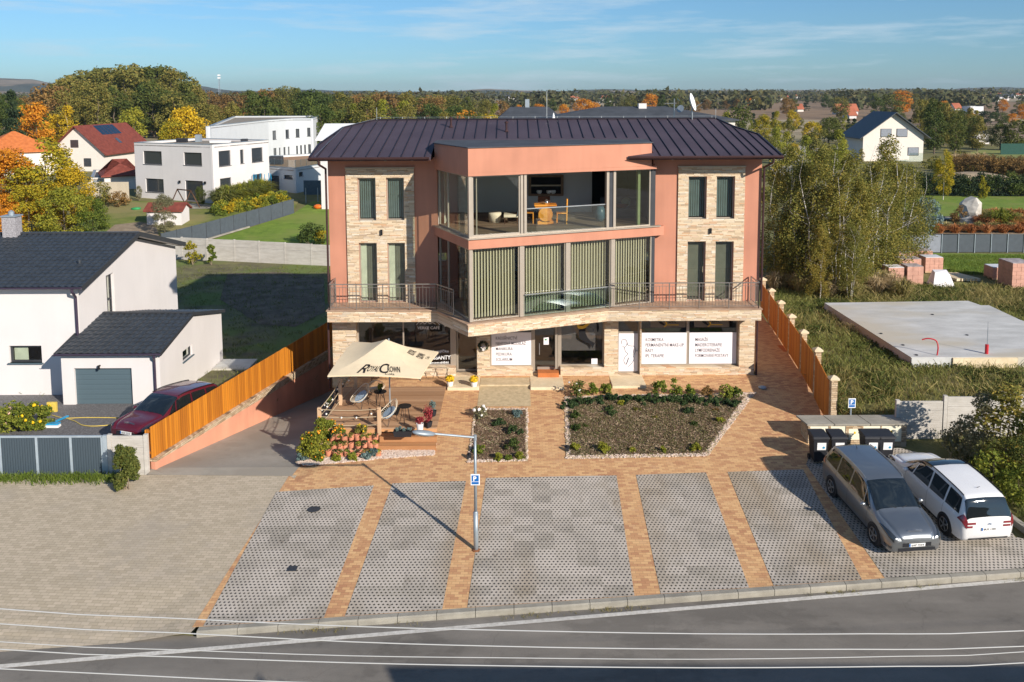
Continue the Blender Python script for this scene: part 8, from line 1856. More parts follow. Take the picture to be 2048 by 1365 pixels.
for sx_, sy_ in ((-1.2, -1), (1.2, -1), (0, 1.2)): q.tube((x_+sx_*1.4, y_+sy_*1.4, 0), (x_+sx_*0.6, y_+sy_*0.6, zt6), 0.35, 0.25, 5)
for i in range(14): z = i/14*zt6; q.tube((x_-1.5, y_-1, z), (x_+1.5, y_-1, z+zt6/14), 0.15, n=4)
q.build('lattice', MT['galvanised'], MST); q = MB(); [q.box(x_-2.2, x_+2.2, y_-1.5, y_+1.5, zt6-a, zt6-a+2.4) for a in (2, 6.5)]; q.build('antenna_head', MT['white_paint'], MST)
gable('hipped_roof_house', 'long building with a wide dark grey hipped roof directly behind the main building', (PU(1085, 108), 108), (PU(1470, 108), 108), 11, 0, 8.5, 9.95, 'cream_plaster', 'roof_grey', 0.4, hip=1.4, cat='building')
gable('hipped_roof_house', 'smaller building with dark hipped roof behind the main ridge, left of the wide one', (PU(1000, 122), 122), (PU(1122, 122), 122), 10, 0, 8.2, 9.75, 'cream_plaster', 'roof_grey', 0.4, hip=0.3, cat='building')
q = MB(); c = PU(1284, 113); q.box(c-0.5, c+0.5, 112.5, 113.5, 9.5, 10.5); prop(q.build('chimney', MT['white_plaster']), 'short white chimney on the wide dark grey hipped roof', 'chimney')
q = MB(); c = PU(1055, 127); q.box(c-0.3, c+0.3, 126.7, 127.3, 9.5, 11.0); prop(q.build('chimney', MT['galvanised']), 'tall grey metal chimney on the smaller dark hipped roof', 'chimney')
gable('white_gabled_building', 'white gable edge of a building behind the left end of the main roof', (PU(640, 95), 95), (PU(700, 95), 95), 9, 0, 7.0, 8.4, 'white_plaster', 'white_paint', 0.4, cat='building')
sxx = PU(1384, Y(32.7)); SD = thing('satellite_dish', 'large white satellite dish on a short mast at the main roof ridge', 'satellite dish', (sxx, Y(32.7), zr)); q = MB(); q.tube((sxx, Y(32.7), zr-0.1), (sxx, Y(32.7), zr+0.75), 0.03, n=8); q.build('mast', MT['steel'], SD)
axd = Vector((0.88, -0.38, 0.28)); c = Vector((sxx-0.08, Y(32.7)-0.1, zr+0.78)); q = MB(); q.lathe(c, [(0.04, 0), (0.25, 0.03), (0.42, 0.10), (0.44, 0.10), (0.26, 0.01), (0.04, -0.02)], 26, axd); q.build('dish', MT['white_paint'], SD, True)
q = MB(); q.tube(c+Vector((0, 0, -0.38)), c+axd*0.55+Vector((0, 0, -0.15)), 0.015, n=5); q.build('feed_arm', MT['steel'], SD)
sx2 = PU(1348, Y(33.5)); AN = thing('roof_aerial', 'television aerials with a small dark dish on a mast left of the white dish', 'aerial', (sx2, Y(33.5), zr-0.2)); q = MB(); q.tube((sx2, Y(33.5), zr-0.3), (sx2, Y(33.5), zr+0.95), 0.025, n=7); q.build('mast', MT['steel'], AN)
q = MB(); q.tube((sx2-0.45, Y(33.5), zr+0.72), (sx2+0.1, Y(33.5), zr+0.74), 0.012, n=5); [q.tube((sx2-0.45+i*0.07, Y(33.5)-0.12, zr+0.72), (sx2-0.45+i*0.07, Y(33.5)+0.12, zr+0.72), 0.006, n=4) for i in range(8)]; q.tube((sx2+0.2, Y(33.5)-0.3, zr+0.85), (sx2+0.2, Y(33.5)+0.3, zr+0.95), 0.01, n=4); q.build('yagi', MT['steel'], AN)
q = MB(); q.lathe((sx2+0.32, Y(33.5), zr+0.45), [(0.03, 0), (0.18, 0.05), (0.19, 0.05)], 18, (-0.5, -0.7, 0.3)); q.tube((sx2, Y(33.5), zr+0.45), (sx2+0.32, Y(33.5), zr+0.45), 0.015, n=5); q.build('small_dish', MT['galvanised'], AN)
q = MB(); sx3 = PU(1094, Y(33.2)); q.tube((sx3, Y(33.2), zr-0.2), (sx3, Y(33.2), zr+1.35), 0.014, n=5); prop(q.build('roof_rod', MT['steel']), 'thin vertical rod on the main roof ridge near its middle', 'rod')
A2 = Vector((PU(1727, 150), 150)); B2 = Vector((PU(1848, 150), 150)); wv = (B2-A2); e1 = Vector((-wv.y, wv.x)).normalized()
o_, rf_, pq_, _, _, _ = gable('gabled_house', 'beige gabled house with black roof and grey shutters beyond the birches', tuple(A2), tuple(A2+e1*8), wv.length, 0, 4.4, 8.2, 'cream_plaster', 'roof_tile_dark', 0.9, flip=-1)
for s0, s1, z0, z1 in ((3.0, 4.9, 4.1, 5.5), (5.8, 7.7, 4.1, 5.5), (7.9, 9.8, 0.9, 2.3)):
    s0, s1 = s0*wv.length/10.6, s1*wv.length/10.6; q = MB(); fr = Fr(tuple(A2), tuple(B2)); q.fbox(fr, s0, s1, 0.0, 0.06, z0, z1); w_ = q.build('window', MT['frame_dark'], o_); q = MB(); q.fbox(fr, s0+0.08, s1-0.08, 0.061, 0.08, z0+0.08, z1-0.05); q.build('shutter', MT['grey_fence'], w_)
fr = Fr(tuple(A2), tuple(B2)); q = MB(); q.fbox(fr, 7.0, 9.3, 0.5, 2.2, 0.0, 0.3); q.fbox(fr, 7.0, 9.3, 2.2, 2.25, 0.3, 1.5); q.build('glass_terrace', MT['balustrade_glass'], o_)
g = G(1962, 288); gable('small_hut', 'small white hut with a flat dark roof at the edge of the brown field', (g.x-1.6, g.y), (g.x+1.8, g.y), 3.5, 0, 2.4, 2.6, 'white_plaster', 'roof_grey', 0.3, cat='hut')
g = G(2048, 310); q = MB(); gy = g.y; q.box(PU(1975, gy*1.03), PU(2400, gy), gy, gy+0.1, -0.1, 2.1); prop(q.build('field_fence', plain('dark_teal', (0.02, 0.07, 0.055), 0.8)), 'dark green solid fence along the meadow at the right frame edge', 'fence')
struct(drape('brown_field', gp((1690, 262), (1930, 272), (2300, 290), (2600, 300), (2600, 243), (1660, 246)), 0.10, two('ploughed_soil', (0.22, 0.15, 0.095), (0.30, 0.21, 0.14), 0.06, 0.97, vec=(0.5, 3, 1)), 60.0))
struct(drape('stubble_strip', gp((1900, 243), (2600, 244), (2600, 238), (1900, 238)), 0.16, two('stubble', (0.42, 0.33, 0.20), (0.50, 0.40, 0.26), 0.05, 0.97), 80.0))
struct(drape('meadow', gp((1890, 352), (1905, 318), (1960, 300), (2300, 316), (2400, 372), (2100, 370)), 0.06, two('meadow_grass', (0.17, 0.20, 0.055), (0.27, 0.28, 0.09), 0.4, 0.97, 0.8, 12), 3.0))
struct(drape('garden_lawn', gp((1780, 392), (2200, 396), (2200, 440), (1990, 442), (1900, 434), (1780, 436)), 0.06, MT['lawn'], 2.0))
struct(drape('lawn', gp((1770, 507), (2250, 512), (2250, 575), (2070, 560), (1900, 540), (1770, 545)), 0.05, MT['lawn'], 2.0))
struct(drape('garden_path', gp((1780, 434), (1905, 436), (1905, 441), (1780, 440)), 0.10, MT['kerb_concrete'], 3.0))
struct(drape('gravel_yard', gp((1540, 350), (1540, 300), (1600, 292), (1640, 296), (1610, 340), (1570, 352)), 0.06, MT['ramp_concrete'], 3.0))
struct(drape('garden_bed', gp((1840, 470), (1850, 455), (1960, 446), (2200, 446), (2200, 472)), 0.09, MT['dug_soil'], 2.0))
g = G(1833, 505); fy = g.y; GF_ = thing('mesh_fence', 'grey fabric-covered fence along the lawn behind the brick pallets', 'fence', (g.x, fy, 0)); x0f, x1f = PU(1760, fy), PU(2160, fy); nf = 12; hf = 36*fy/F
for i in range(nf):
    a, b = lerp(x0f, x1f, i/nf), lerp(x0f, x1f, (i+1)/nf); q = MB(); q.box(a+0.03, b-0.03, fy-0.02, fy+0.02, 0, hf); q.build('fabric_panel', MT['grey_fence'] if i < 4 else MT['mesh_fabric'], GF_); q = MB(); q.tube((a, fy-0.05, -0.1), (a, fy-0.05, hf+0.05), 0.04, n=6); q.build('post', MT['galvanised'], GF_)
for i in range(17):
    u = 1835+i*15.5; g = G(u, 392); tree('bush%d' % (i % 2), 'leaf_spruce' if i % 3 else 'leaf_green', tuple(g), 2.3+0.25*math.sin(i*1.7), '%s clipped conifer from the left in the hedge behind the right garden lawn' % ordw(i), 'conifers of the hedge behind the right garden', 'hedge_conifer', 'conifer', 1.05)
tree('fine1', 'leaf_gold', tuple(G(1886, 401)), 100*G(1886, 401).y/F, 'young yellow-green tree with a pale straight trunk on the right garden lawn', None, wide=0.62, trunk='birch_bark')
tree('bush0', 'leaf_gold', tuple(G(1965, 398)), 2.3, 'slim young golden shrub in front of the dark conifer hedge', None, 'young_shrub', 'shrub', 0.4)
tree('bush1', 'leaf_bluegreen', tuple(G(1853, 474)), 3.1, 'blue-green conifer bush at the left end of the right-hand garden bed', None, 'conifer_bush', 'shrub', 0.6)
tree('bush0', 'leaf_brown', tuple(G(1918, 450)), 1.6, 'low brown-green mounded bush beside the upright boulder', None, 'bush', 'bush', 0.8)
g = G(1940, 445); q = MB(); q.blob((g.x, g.y, g.z+1.0), (0.95, 0.8, 1.35), 5, 2, 0.18); prop(q.build('boulder', MT['boulder'], None, False), 'large upright pale boulder in the right-hand garden', 'boulder')
g = G(1938, 452); q = MB(); q.blob((g.x, g.y, g.z+0.3), (0.75, 0.6, 0.55), 6, 2, 0.2); prop(q.build('boulder', MT['boulder'], None, False), 'smaller rounded boulder at the foot of the upright one', 'boulder')
for i in range(14):
    u = 1965+(i % 7)*15+random.uniform(-5, 5); v = 441 if i < 7 else 452+3*(i % 3); g = G(u, v); tuft(tuple(g), 1.3, 1.0, 'leaf_rust' if i % 3 else 'weed', ['rust-coloured ornamental grass clump in the right-hand garden bed', 'straw-coloured ornamental grass clump in the right-hand garden bed'][0 if i % 3 else 1], 320, 0.035, 600+i, group='ornamental grasses of the right garden')
for i in range(12):
    g = G(1862+i*16, 464+4*(i % 2)); tuft(tuple(g), 1.0, 0.8, 'leaf_rust' if i % 2 else 'weed', ['low straw-coloured grass clump along the top of the grey fabric fence', 'low rusty grass clump along the top of the grey fabric fence'][i % 2], 220, 0.035, 630+i, group='low grasses above the fabric fence')
g = G(2002, 456); tuft(tuple(g), 1.9, 1.7, 'leaf_lime', 'large fountain of yellow-green ornamental grass in the rust-coloured bed', 800, 0.04, 650)
for i in range(14): g = G(1908+i*5.0, 331+2*(i % 3)); tuft(tuple(g), 2.3, 1.0, 'reed_tan', ordw(i)+' tan reed clump from the left at the edge of the meadow', 160, 0.05, 660+i, 'reed_clump', 'reeds', 'tan reed clumps by the meadow')
for i in range(20): g = G(1912+i*9.2, 349-(i % 3)*4+i*0.5); tree('bush%d' % (i % 2), 'leaf_brown', tuple(g), 2.4, ordw(i)+' dark scrub bush from the left between meadow and hedge', 'brown scrub bushes by the meadow', 'scrub_bush', 'bush', 1.0)
g = G(1930, 362); q = MB(); q.blob((g.x, g.y, g.z), (6, 2.5, 1.2), 9, 3, 0.12); struct(q.build('soil_mound', MT['dug_soil'], None, True))
plot = gp((1560, 600), (1700, 560), (1790, 578), (2060, 585), (2240, 640), (2240, 900), (2050, 1040), (2005, 985), (1915, 905), (1820, 890), (1800, 842), (1715, 850), (1640, 700), (1575, 620))
plot = [(rfx(Y(24.6))+0.4, Y(24.5)), (rfx(Y(37))+0.4, Y(37)), (16, Y(41)), (24, Y(42)), (42, Y(40)), (42, Y(24.6)), (18.6, Y(24.4))]
slab_av = [(p[0], p[1]) for p in slp]
wp_ = fill(plot, 9500, 31, (slab_av,)); wn = np.array(wp_); dens = np.sin(wn[:, 0]*0.7)+np.cos(wn[:, 1]*0.6+wn[:, 0]*0.3)+rng.normal(0, 0.8, len(wn))
scatter_blades('tall_weeds', MT['weed'], [tuple(p) for p in wn[dens > 0.2]], 0.30, 0.012, 5, 0.16, 41, 0.75, 'tall dry straw-coloured weeds over the overgrown plot', 'weeds')
scatter_blades('green_weeds', MT['weed_green'], [tuple(p) for p in wn[dens <= 0.2]], 0.14, 0.018, 8, 0.18, 42, 0.9, 'green rough grass and weeds over the plot beside the concrete slab', 'weeds')
front = [(wx(1900), Y(23.8)), (42, Y(23.8)), (42, Y(19)), (26, Y(19)), tuple(G(2085, 1085))[:2], tuple(G(2020, 1000))[:2], tuple(G(1960, 960))[:2]]
scatter_blades('verge_weeds', MT['weed_green'], fill(front, 2600, 33), 0.26, 0.015, 9, 0.14, 43, 0.7, 'rough green verge in front of the concrete wall at the right edge', 'weeds')
scatter_blades('lawn_grass', MT['grass_blade'], fill([tuple(G(1860, 512))[:2], tuple(G(2100, 512))[:2], tuple(G(2100, 560))[:2], tuple(G(1905, 545))[:2]], 2500, 34), 0.10, 0.016, 8, 0.2, 44, 0.5, 'short bright green grass behind the brick pallets', 'grass')
ls = [p for p in fill(gl, 5200, 35) if p[1] < Y(55)]
scatter_blades('garden_grass', MT['weed_green'], ls, 0.13, 0.014, 7, 0.16, 45, 0.5, 'rough garden grass between the garage and the rear concrete wall', 'grass')
scatter_blades('gate_verge', MT['grass_blade'], [(x, Y(21.95)-abs(rng.normal(0, 0.22)), T(x, Y(21.9))) for x in rng.uniform(-27, -12.6, 900)], 0.13, 0.010, 8, 0.08, 46, 0.5, 'narrow strip of grass along the foot of the sliding gate', 'grass')
for i, (u, v, h, key, lf, wd_, lab) in enumerate([(1962, 935, 2.6, 'slim0', 'leaf_grey', 1.1, 'sparse twiggy grey-green bush in front of the concrete wall, left one'), (2012, 950, 3.1, 'slim1', 'leaf_birch', 1.5, 'tall olive bush in front of the concrete wall near the right frame edge'), (2060, 985, 2.6, 'fine2', 'leaf_mid', 0.9, 'dense green bush cut off by the right frame edge'),
    (1985, 985, 1.3, 'bush0', 'leaf_shrub', 1.0, 'low green bush behind the white car, right of its roof'), (2035, 1010, 1.2, 'bush1', 'leaf_shrub', 1.0, 'low bright green bush on the verge beside the white car'), (1930, 915, 1.4, 'bush0', 'leaf_grey', 0.9, 'low twiggy bush against the joint of the concrete wall panels')]):
    tree(key, lf, tuple(G(u, v)), h, lab, None, 'bush', 'bush', wd_, trunk='twig')
shrub(tuple(G(254, 979)), 0.46, 1.6, 'leaf_mid', 'tall narrow evergreen shrub at the near end of the orange fence', 6500, 0.075, 700, 'shrub', m=60)
for i, (u, v, r, h, fl, lab) in enumerate([(20, 862, 0.9, 1.0, 'flower_pink', 'rose bush with pale pink blooms at the left frame edge'), (52, 862, 0.8, 1.05, 'flower_yellow', 'rose bush with yellow blooms in the bed before the white house'), (82, 858, 0.7, 0.95, 'flower_yellow', 'rightmost green rose bush of the bed, beside the blue garden tool'), (-25, 862, 0.9, 1.0, 'flower_pink', 'rose bush half outside the left frame edge')]):
    shrub(tuple(G(u, v)), r, h, 'leaf_shrub', lab, 1700, 0.10, 710+i, 'rose_bush', 'rose bush', flowers=(fl, 9, 0.07))
for i, (u, v, r, h, lf, lab) in enumerate([(385, 530, 0.85, 2.2, 'leaf_gold', 'tall yellowing climbing plant against the rear concrete wall, wider one'), (423, 530, 0.5, 2.0, 'leaf_shrub', 'narrow climbing plant against the rear concrete wall, right of the wider one'), (255, 900, 0.01, 0.01, 'leaf_mid', None)][:2]):
    shrub(tuple(G(u, v)), r, h, lf, lab, 900, 0.15, 720+i, 'climbing_plant', 'plant')
g = G(625, 492); shrub((g.x, g.y, g.z), 1.6, 2.0, 'leaf_green', 'dark rounded bush at the lawn corner beside the main building wall', 1600, 0.18, 730); shrub(tuple(G(642, 492)), 0.9, 1.6, 'leaf_gold', 'yellowish bush right of the dark rounded one by the main building', 900, 0.15, 731)
tree('fine0', 'leaf_grey', tuple(G(330, 472)), 82*G(330, 472).y/F, 'loose grey-green leafy tree in front of the tiny red-roofed shed', None, wide=0.85)
tree('fine1', 'leaf_mid', tuple(G(402, 414)), 42*G(402, 414).y/F, 'small young tree in front of the dark door of the white house', None, wide=0.8)
tree('fine2', 'leaf_grey', tuple(G(278, 402)), 30*G(278, 402).y/F, 'thin sapling at the left corner of the white flat-roofed house', None, wide=0.7)
for i in range(8): g = G(446+i*11, 416-i*2.6); tuft(tuple(g), 2.6, 1.9, 'leaf_lime' if i % 2 else 'weed_green', ordw(i)+' large arching grass clump from the left before the white house', 700, 0.06, 740+i, group='tall grasses before the white house')
for i in range(16): g = G(438+(i % 8)*18, 432-(i % 8)*3.2-(i//8)*8); shrub(tuple(g), 1.1, 1.2, ['leaf_shrub', 'leaf_gold', 'leaf_lime'][i % 3], ordw(i % 8)+(' front' if i < 8 else ' rear')+' border shrub from the left beside the left mesh fence', 420, 0.20, 760+i, group='border shrubs along the dark mesh fence', stems=False)
bl = [(1552, 560, 250), (1580, 545, 270), (1600, 566, 262), (1628, 575, 300), (1650, 556, 240), (1672, 578, 255), (1690, 560, 270), (1712, 572, 235), (1738, 556, 255), (1760, 545, 285), (1778, 532, 225), (1800, 524, 215), (1822, 518, 200), (1640, 590, 150), (1700, 592, 160)]
bo = {k: j for j, k in enumerate(sorted(range(len(bl)), key=lambda k: bl[k][0]))}
for i, (u, v, h) in enumerate(bl):
    g = G(u, v+8); tree('birch%d' % (i % 3), 'leaf_birch', tuple(g), h*g.y/F*0.97, '%s yellowing birch from the left in the grove beside the main building' % ordw(bo[i]), 'birches of the grove right of the main building', 'birch_tree', 'birch', 1.12)
for i in range(16):
    g = G(1550+i*17+random.uniform(-6, 6), 588+random.uniform(-12, 8)); tuft(tuple(g), 1.3, 0.9, 'weed' if i % 2 else 'reed_tan', 'clump of tall dry grass at the foot of the birch grove', 260, 0.022, 800+i, group='dry grass clumps below the birches')
for i in range(10):
    g = G(1560+i*18, 560+random.uniform(-8, 12)); tree('bush%d' % (i % 2), 'leaf_olive', tuple(g), 2.2, ordw(i)+' olive undergrowth bush from the left among the birch stems', 'undergrowth bushes of the birch grove', 'bush', 'bush', 0.9)
for i, (u, v, tp, key, lf, wd_, lab) in enumerate([(25, 470, 300, 'fine0', 'leaf_orange', 1.15, 'orange autumn tree at the left frame edge above the dark roof'), (95, 462, 280, 'fine1', 'leaf_gold', 1.25, 'large yellow-green autumn tree above the dark pantile roof'), (-30, 470, 300, 'fine2', 'leaf_orange', 1.1, 'orange autumn tree mostly outside the left frame edge'),
    (150, 468, 335, 'fine2', 'leaf_yellow', 1.0, 'bright yellow autumn tree right of the large yellow-green one'), (60, 490, 370, 'fine2', 'leaf_gold', 1.2, 'lower yellow-green tree just behind the ridge, left of the middle'), (130, 492, 375, 'fine0', 'leaf_lime', 1.3, 'lower lime green tree just behind the ridge of the house'), (188, 490, 395, 'fine1', 'leaf_shrub', 1.1, 'green bushy tree at the right end of the autumn trees'), (5, 495, 385, 'fine1', 'leaf_orange', 1.0, 'low orange tree behind the grey chimney')]):
    g = G(u, v); tree(key, lf, tuple(g), (v-tp)*g.y/F, lab, None, 'autumn_tree', 'tree', wd_)
for i, (u, v, tp, key, lf, wd_, lab) in enumerate([(200, 410, 368, 'bush0', 'leaf_olive', 1.2, 'olive bush before the tan garden fence at the left'), (185, 330, 280, 'fine0', 'leaf_green', 0.9, 'dark green ivy-covered tree at the gable of the red-roofed house'), (238, 415, 385, 'bush1', 'leaf_brown', 1.2, 'brown bush before the tan garden fence, right one')]):
    g = G(u, v); tree(key, lf, tuple(g), (v-tp)*g.y/F, lab, None, 'bush', 'bush', wd_)
def prof(pts, u):
    for (a, b), (c, d) in zip(pts[:-1], pts[1:]):
        if a <= u <= c: return lerp(b, d, (u-a)/(c-a))
    return pts[-1][1] if u > pts[-1][0] else pts[0][1]
def band(n, u0, u1, y0, y1, top, kinds, label, group, drop=(0, 10), seed=0, wide=(0.9, 1.2), nm='tree'):
    R = random.Random(seed); cnt = {}
    for i in range(n):
        u = lerp(u0, u1, (i+R.random())/n); y = R.uniform(y0, y1); vt = prof(top, u)+R.uniform(*drop); h = 12-(vt-HOR)*y/F
        if h < 2.5: h = R.uniform(2.5, 4)
        key, lf = R.choice(kinds); x = PU(u, y)
        cnt[lf] = cnt.get(lf, -1)+1; tree(key, lf, (x, y, T(x, y)), h, ordw(cnt[lf])+' '+label[lf].replace(' in the ', ' from the left in the ', 1), group, nm, 'tree', R.uniform(*wide))
LAB = lambda w: {'leaf_olive': 'olive-green tree in '+w, 'leaf_mid': 'mid green tree in '+w, 'leaf_green': 'dark green tree in '+w, 'leaf_yellow': 'bright yellow tree in '+w, 'leaf_gold': 'yellow-green tree in '+w, 'leaf_orange': 'orange autumn tree in '+w, 'leaf_spruce': 'dark conifer in '+w, 'leaf_brown': 'brownish autumn tree in '+w, 'leaf_lime': 'lime green tree in '+w, 'leaf_birch': 'pale birch in '+w}
T_L = [(-60, 180), (0, 180), (60, 184), (100, 185), (110, 158), (150, 147), (180, 136), (250, 128), (330, 131), (375, 139), (392, 168), (420, 180), (470, 182), (520, 176), (560, 171), (610, 171), (650, 180), (700, 183), (780, 182), (850, 186), (900, 190), (960, 193), (1020, 196)]
olives = [('tall0', 'leaf_olive'), ('tall1', 'leaf_olive'), ('tall0', 'leaf_mid'), ('round0', 'leaf_olive')]
band(26, 108, 392, 270, 360, T_L, olives, LAB('the left skyline wood'), 'trees of the tall left wood', (0, 6), 1, (1.0, 1.3))
band(20, 110, 400, 215, 265, T_L, olives+[('round1', 'leaf_mid'), ('tall1', 'leaf_green')], LAB('the front edge of the left wood'), 'trees before the tall left wood', (22, 60), 2, (0.9, 1.25))
band(12, -30, 110, 180, 280, T_L, [('spruce0', 'leaf_spruce'), ('round0', 'leaf_mid'), ('round1', 'leaf_brown'), ('round2', 'leaf_lime'), ('tall0', 'leaf_green')], LAB('the wood at the left frame edge'), 'trees at the left frame edge', (0, 26), 3, (0.8, 1.1))
for u, y, vt, key, lf, lab in ((137, 190, 207, 'slim0', 'leaf_yellow', 'bright yellow slender tree behind the red-roofed house'), (118, 195, 222, 'round1', 'leaf_yellow', 'low yellow tree left of the slender yellow one'), (370, 170, 214, 'round2', 'leaf_yellow', 'golden yellow tree behind the white flat-roofed house'), (395, 172, 228, 'round1', 'leaf_yellow', 'smaller golden tree right behind the white flat-roofed house'), (268, 200, 214, 'round2', 'leaf_lime', 'lime green round tree below the tall wood'),
    (345, 165, 236, 'round0', 'leaf_gold', 'low yellow-green tree left of the golden one'), (935, 190, 221, 'round0', 'leaf_orange', 'small bright orange tree above the main roof ridge'), (978, 190, 226, 'round1', 'leaf_yellow', 'low yellow tree right of the orange one above the ridge'), (28, 175, 178, 'spruce0', 'leaf_spruce', 'tall dark spruce at the left frame edge'), (72, 190, 204, 'round2', 'leaf_orange', 'rusty orange tree beside the tall dark spruce')):
    h = 12-(vt-HOR)*y/F; tree(key, lf, (PU(u, y), y, 0), h, lab, None, wide=1.0)
band(34, 392, 1010, 260, 400, T_L, olives+[('round1', 'leaf_mid'), ('round2', 'leaf_green'), ('round0', 'leaf_brown')], LAB('the wood behind the main roof'), 'trees of the wood behind the main roof', (0, 8), 4, (1.0, 1.4))
band(26, 400, 1000, 170, 250, T_L, [('round0', 'leaf_mid'), ('tall1', 'leaf_olive'), ('round1', 'leaf_green'), ('slim0', 'leaf_lime'), ('slim1', 'leaf_birch'), ('round2', 'leaf_olive')], LAB('the middle wood front row'), 'front trees of the middle wood', (10, 34), 5, (0.9, 1.2))
T_R = [(1000, 195), (1150, 197), (1200, 188), (1300, 186), (1400, 196), (1500, 193), (1560, 195), (1640, 186), (1700, 192), (1800, 182), (1850, 186), (1900, 196), (2100, 198)]
band(44, 1010, 2090, 380, 620, T_R, [('round0', 'leaf_olive'), ('round1', 'leaf_mid'), ('spruce0', 'leaf_spruce'), ('round2', 'leaf_brown'), ('tall0', 'leaf_green'), ('round1', 'leaf_orange')], LAB('the distant right tree belt'), 'trees of the distant right belt', (0, 14), 6, (1.0, 1.5))
T_R2 = [(1440, 205), (1500, 212), (1600, 225), (1680, 228), (1780, 215), (1900, 212), (2100, 222)]
band(46, 1450, 1960, 185, 330, T_R2, [('slim0', 'leaf_lime'), ('slim1', 'leaf_birch'), ('round0', 'leaf_olive'), ('round1', 'leaf_mid'), ('spruce0', 'leaf_spruce'), ('round2', 'leaf_gold'), ('slim0', 'leaf_gold')], LAB('the trees around the gabled house'), 'trees around the gabled house', (0, 30), 7, (0.9, 1.2))
band(12, 1835, 1965, 165, 205, [(1830, 200), (1880, 196), (1960, 225)], [('tall0', 'leaf_olive'), ('slim1', 'leaf_birch'), ('round1', 'leaf_mid'), ('tall1', 'leaf_mid')], LAB('the group beside the gabled house'), 'tall trees right of the gabled house', (0, 26), 8, (0.7, 1.0))
band(9, 1545, 1730, 115, 150, [(1540, 250), (1640, 255), (1730, 268)], [('slim0', 'leaf_lime'), ('slim1', 'leaf_birch'), ('round0', 'leaf_olive'), ('round2', 'leaf_gold')], LAB('the young trees behind the birches'), 'young trees left of the gabled house', (0, 40), 9, (0.8, 1.1))
band(16, 1900, 2100, 300, 420, [(1900, 224), (2100, 226)], [('round0', 'leaf_green'), ('round1', 'leaf_spruce'), ('round2', 'leaf_orange'), ('round2', 'leaf_green')], LAB('the belt behind the brown field'), 'trees behind the brown field', (0, 12), 10, (1.2, 1.7))
for u, v, h, lf, lab in ((2000, 300, 4, 'leaf_mid', 'round green tree left of two at the field edge'), (2035, 302, 5, 'leaf_mid', 'round green tree at the right frame edge by the field'), (1983, 292, 3.5, 'leaf_grey', 'small grey-green tree right of the white hut')): tree('round%d' % (u % 3), lf, tuple(G(u, v)), h*1.3, lab, wide=1.1)
vh = [(1695, 232, 40, 9, 'roof_far_red', 'white_plaster', 'long red-roofed house among the trees left of the gabled house'), (1705, 240, 14, 7, 'roof_far_red', 'white_plaster', 'small red-roofed house with white gable in front of the long one'), (1600, 226, 12, 6, 'roof_far_red', 'cream_plaster', 'far red-roofed cottage beyond the young trees'), (1915, 226, 13, 6, 'roof_far_red', 'cream_plaster', 'far red-roofed house left of the white cube house'),
      (490, 241, 26, 7, 'roof_far_red', 'cream_plaster', 'red roof showing above the long grey building, left one'), (545, 240, 64, 7, 'roof_far_red', 'cream_plaster', 'longer red roof showing above the long grey building'), (290, 252, 16, 7, 'roof_far_red', 'cream_plaster', 'far red-roofed house below the tall wood')]
for i, (u, v, w, h, rm, wm_, lab) in enumerate(vh):
    y = 12*F/(v-HOR); ww = w*y/F; hh = h*y/F+1.2; gable('village_house', lab, (PU(u, y)-ww/2, y), (PU(u, y)+ww/2, y), max(8, ww*0.5), 0, hh*0.55, hh*1.5, wm_, rm, 0.4)
y = 12*F/(231-HOR); poly_house('white_cube_house', 'small white flat-roofed house far off beyond the brown field', [(PU(1937, y), y), (PU(1966, y), y), (PU(1966, y), y+8), (PU(1937, y), y+8)], 0, 12-(217-HOR)*y/F, 'white_paint', 'roof_grey', {0: [(1948, 1956, 221, 226, 0)]})
R = random.Random(77)
for i in range(22):
    u = [R.uniform(1010, 1480), R.uniform(1480, 1900), R.uniform(1900, 2060)][i % 3]; v = R.uniform(199, 208); y = 12*F/(v-HOR); x = PU(u, y); w = R.uniform(9, 26); hh = R.uniform(4, 6)
    gable('village_house', ordw(i//3)+(' tiny far village house with reddish roof' if i % 2 else ' tiny far village house with dark roof')+(', above the main roof', ', between main roof and gabled house', ', near the right frame edge')[i % 3], (x, y), (x+w, y+R.uniform(-3, 3)), 9, 0, hh, hh+2.6, 'white_plaster', 'roof_far_red' if i % 2 else 'roof_grey', 0.4, group='distant village houses with red roofs' if i % 2 else 'distant village houses with dark roofs')
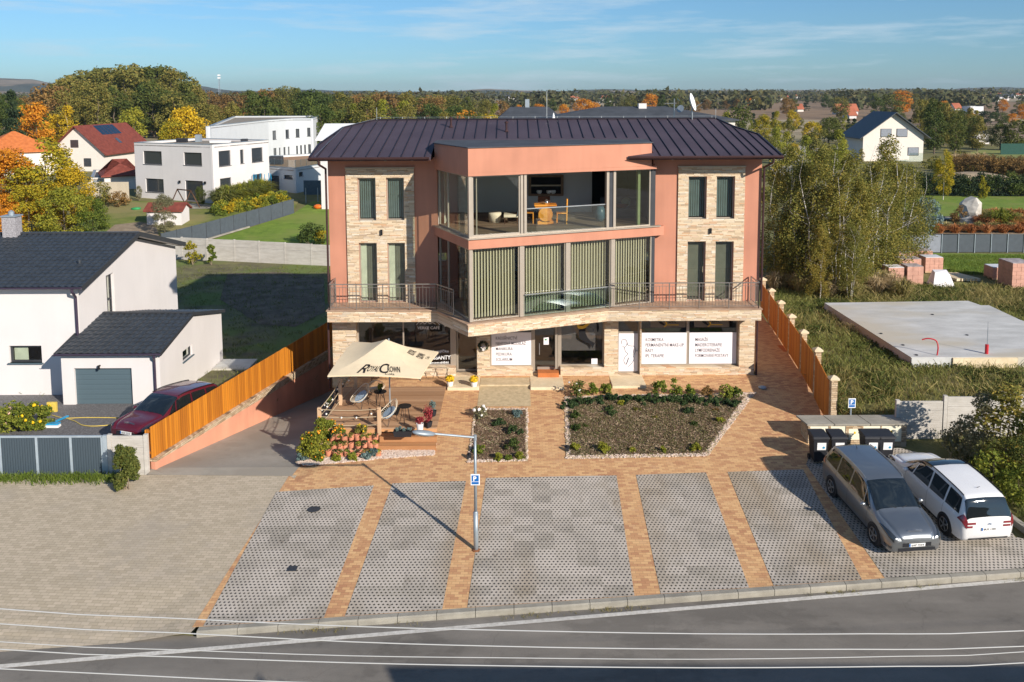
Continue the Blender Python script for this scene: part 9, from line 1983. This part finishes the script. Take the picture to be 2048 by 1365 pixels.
def farwood():
    R = np.random.default_rng(5); cl = []
    for k_ in range(2300):
        u = R.uniform(-300, 2350); y = math.exp(R.uniform(math.log(560), math.log(2300)))
        f = math.sin(u*0.013+y*0.004)+math.sin(u*0.031-y*0.0023+1)+math.sin(y*0.011+u*0.002)
        if f < -0.45: continue
        s = R.uniform(5, 11)*(1+y/3500); cl.append((PU(u, y), y, s*0.45, s*1.5, s, s*0.62))
    me = leafmesh('far_woodland', cl, 95000, 3.6, 6, up=0.5, shell=0.6, jitter=0.5); prop(link('far_woodland', me, MT['far_leaf']), 'band of distant woods reaching to the horizon', 'woods', kind='stuff')
farwood()
hc = np.array(fill(plot, 2600, 36, (slab_av,))); hr = np.random.default_rng(4); hk = np.where(np.sin(hc[:, 0]*1.1+np.cos(hc[:, 1]*0.8)*2) > 0)[0]
prop(link('plot_herbs', leafmesh('plot_herbs', [(p[0], p[1], p[2]+0.06, 0.34, 0.34, 0.14) for p in hc[hk]], 85000, 0.085, 37, up=0.6, shell=0.1, jitter=0.7), MT['leaf_mid']), 'low leafy herbs in patches over the overgrown plot', 'weeds', kind='stuff')
def midscrub():
    R = np.random.default_rng(15); cl = []
    for k_ in range(420):
        u = R.uniform(1440, 1960); y = R.uniform(95, 330)
        if 1715 < u < 1860 and y < 165: continue
        if math.sin(u*0.03)+math.sin(y*0.06+u*0.01) < 0.1: continue
        s = R.uniform(0.6, 1.5); cl.append((PU(u, y), y, s*0.5, s*1.4, s*1.4, s*0.7))
    me = leafmesh('field_scrub', cl, 26000, 0.38, 16, up=0.4, shell=0.4, jitter=0.6); prop(link('field_scrub', me, MT['leaf_olive']), 'low scrub scattered over the waste ground behind the birch grove', 'scrub', kind='stuff')
midscrub()
hz_ = MB(); hz_.box(-5200, 5200, -160, 5000, -8, 62)
m = bpy.data.materials.new('air'); m.use_nodes = True; m.node_tree.nodes.clear(); ou = m.node_tree.nodes.new('ShaderNodeOutputMaterial'); pv = m.node_tree.nodes.new('ShaderNodeVolumePrincipled')
pv.inputs['Color'].default_value = (0.62, 0.74, 0.86, 1); pv.inputs['Density'].default_value = 0.00011; pv.inputs['Anisotropy'].default_value = 0.2; m.node_tree.links.new(pv.outputs[0], ou.inputs['Volume'])
HAZE = hz_.build('haze', m); prop(HAZE, 'thin pale haze over the whole valley', 'haze', kind='stuff')

tree('fine0', 'leaf_olive', (3.9, 6.6, -2.0), 7.4, 'tree on the near side of the road beside the roadside house', None, wide=0.75)
print('OBJECTS', len(bpy.data.objects))
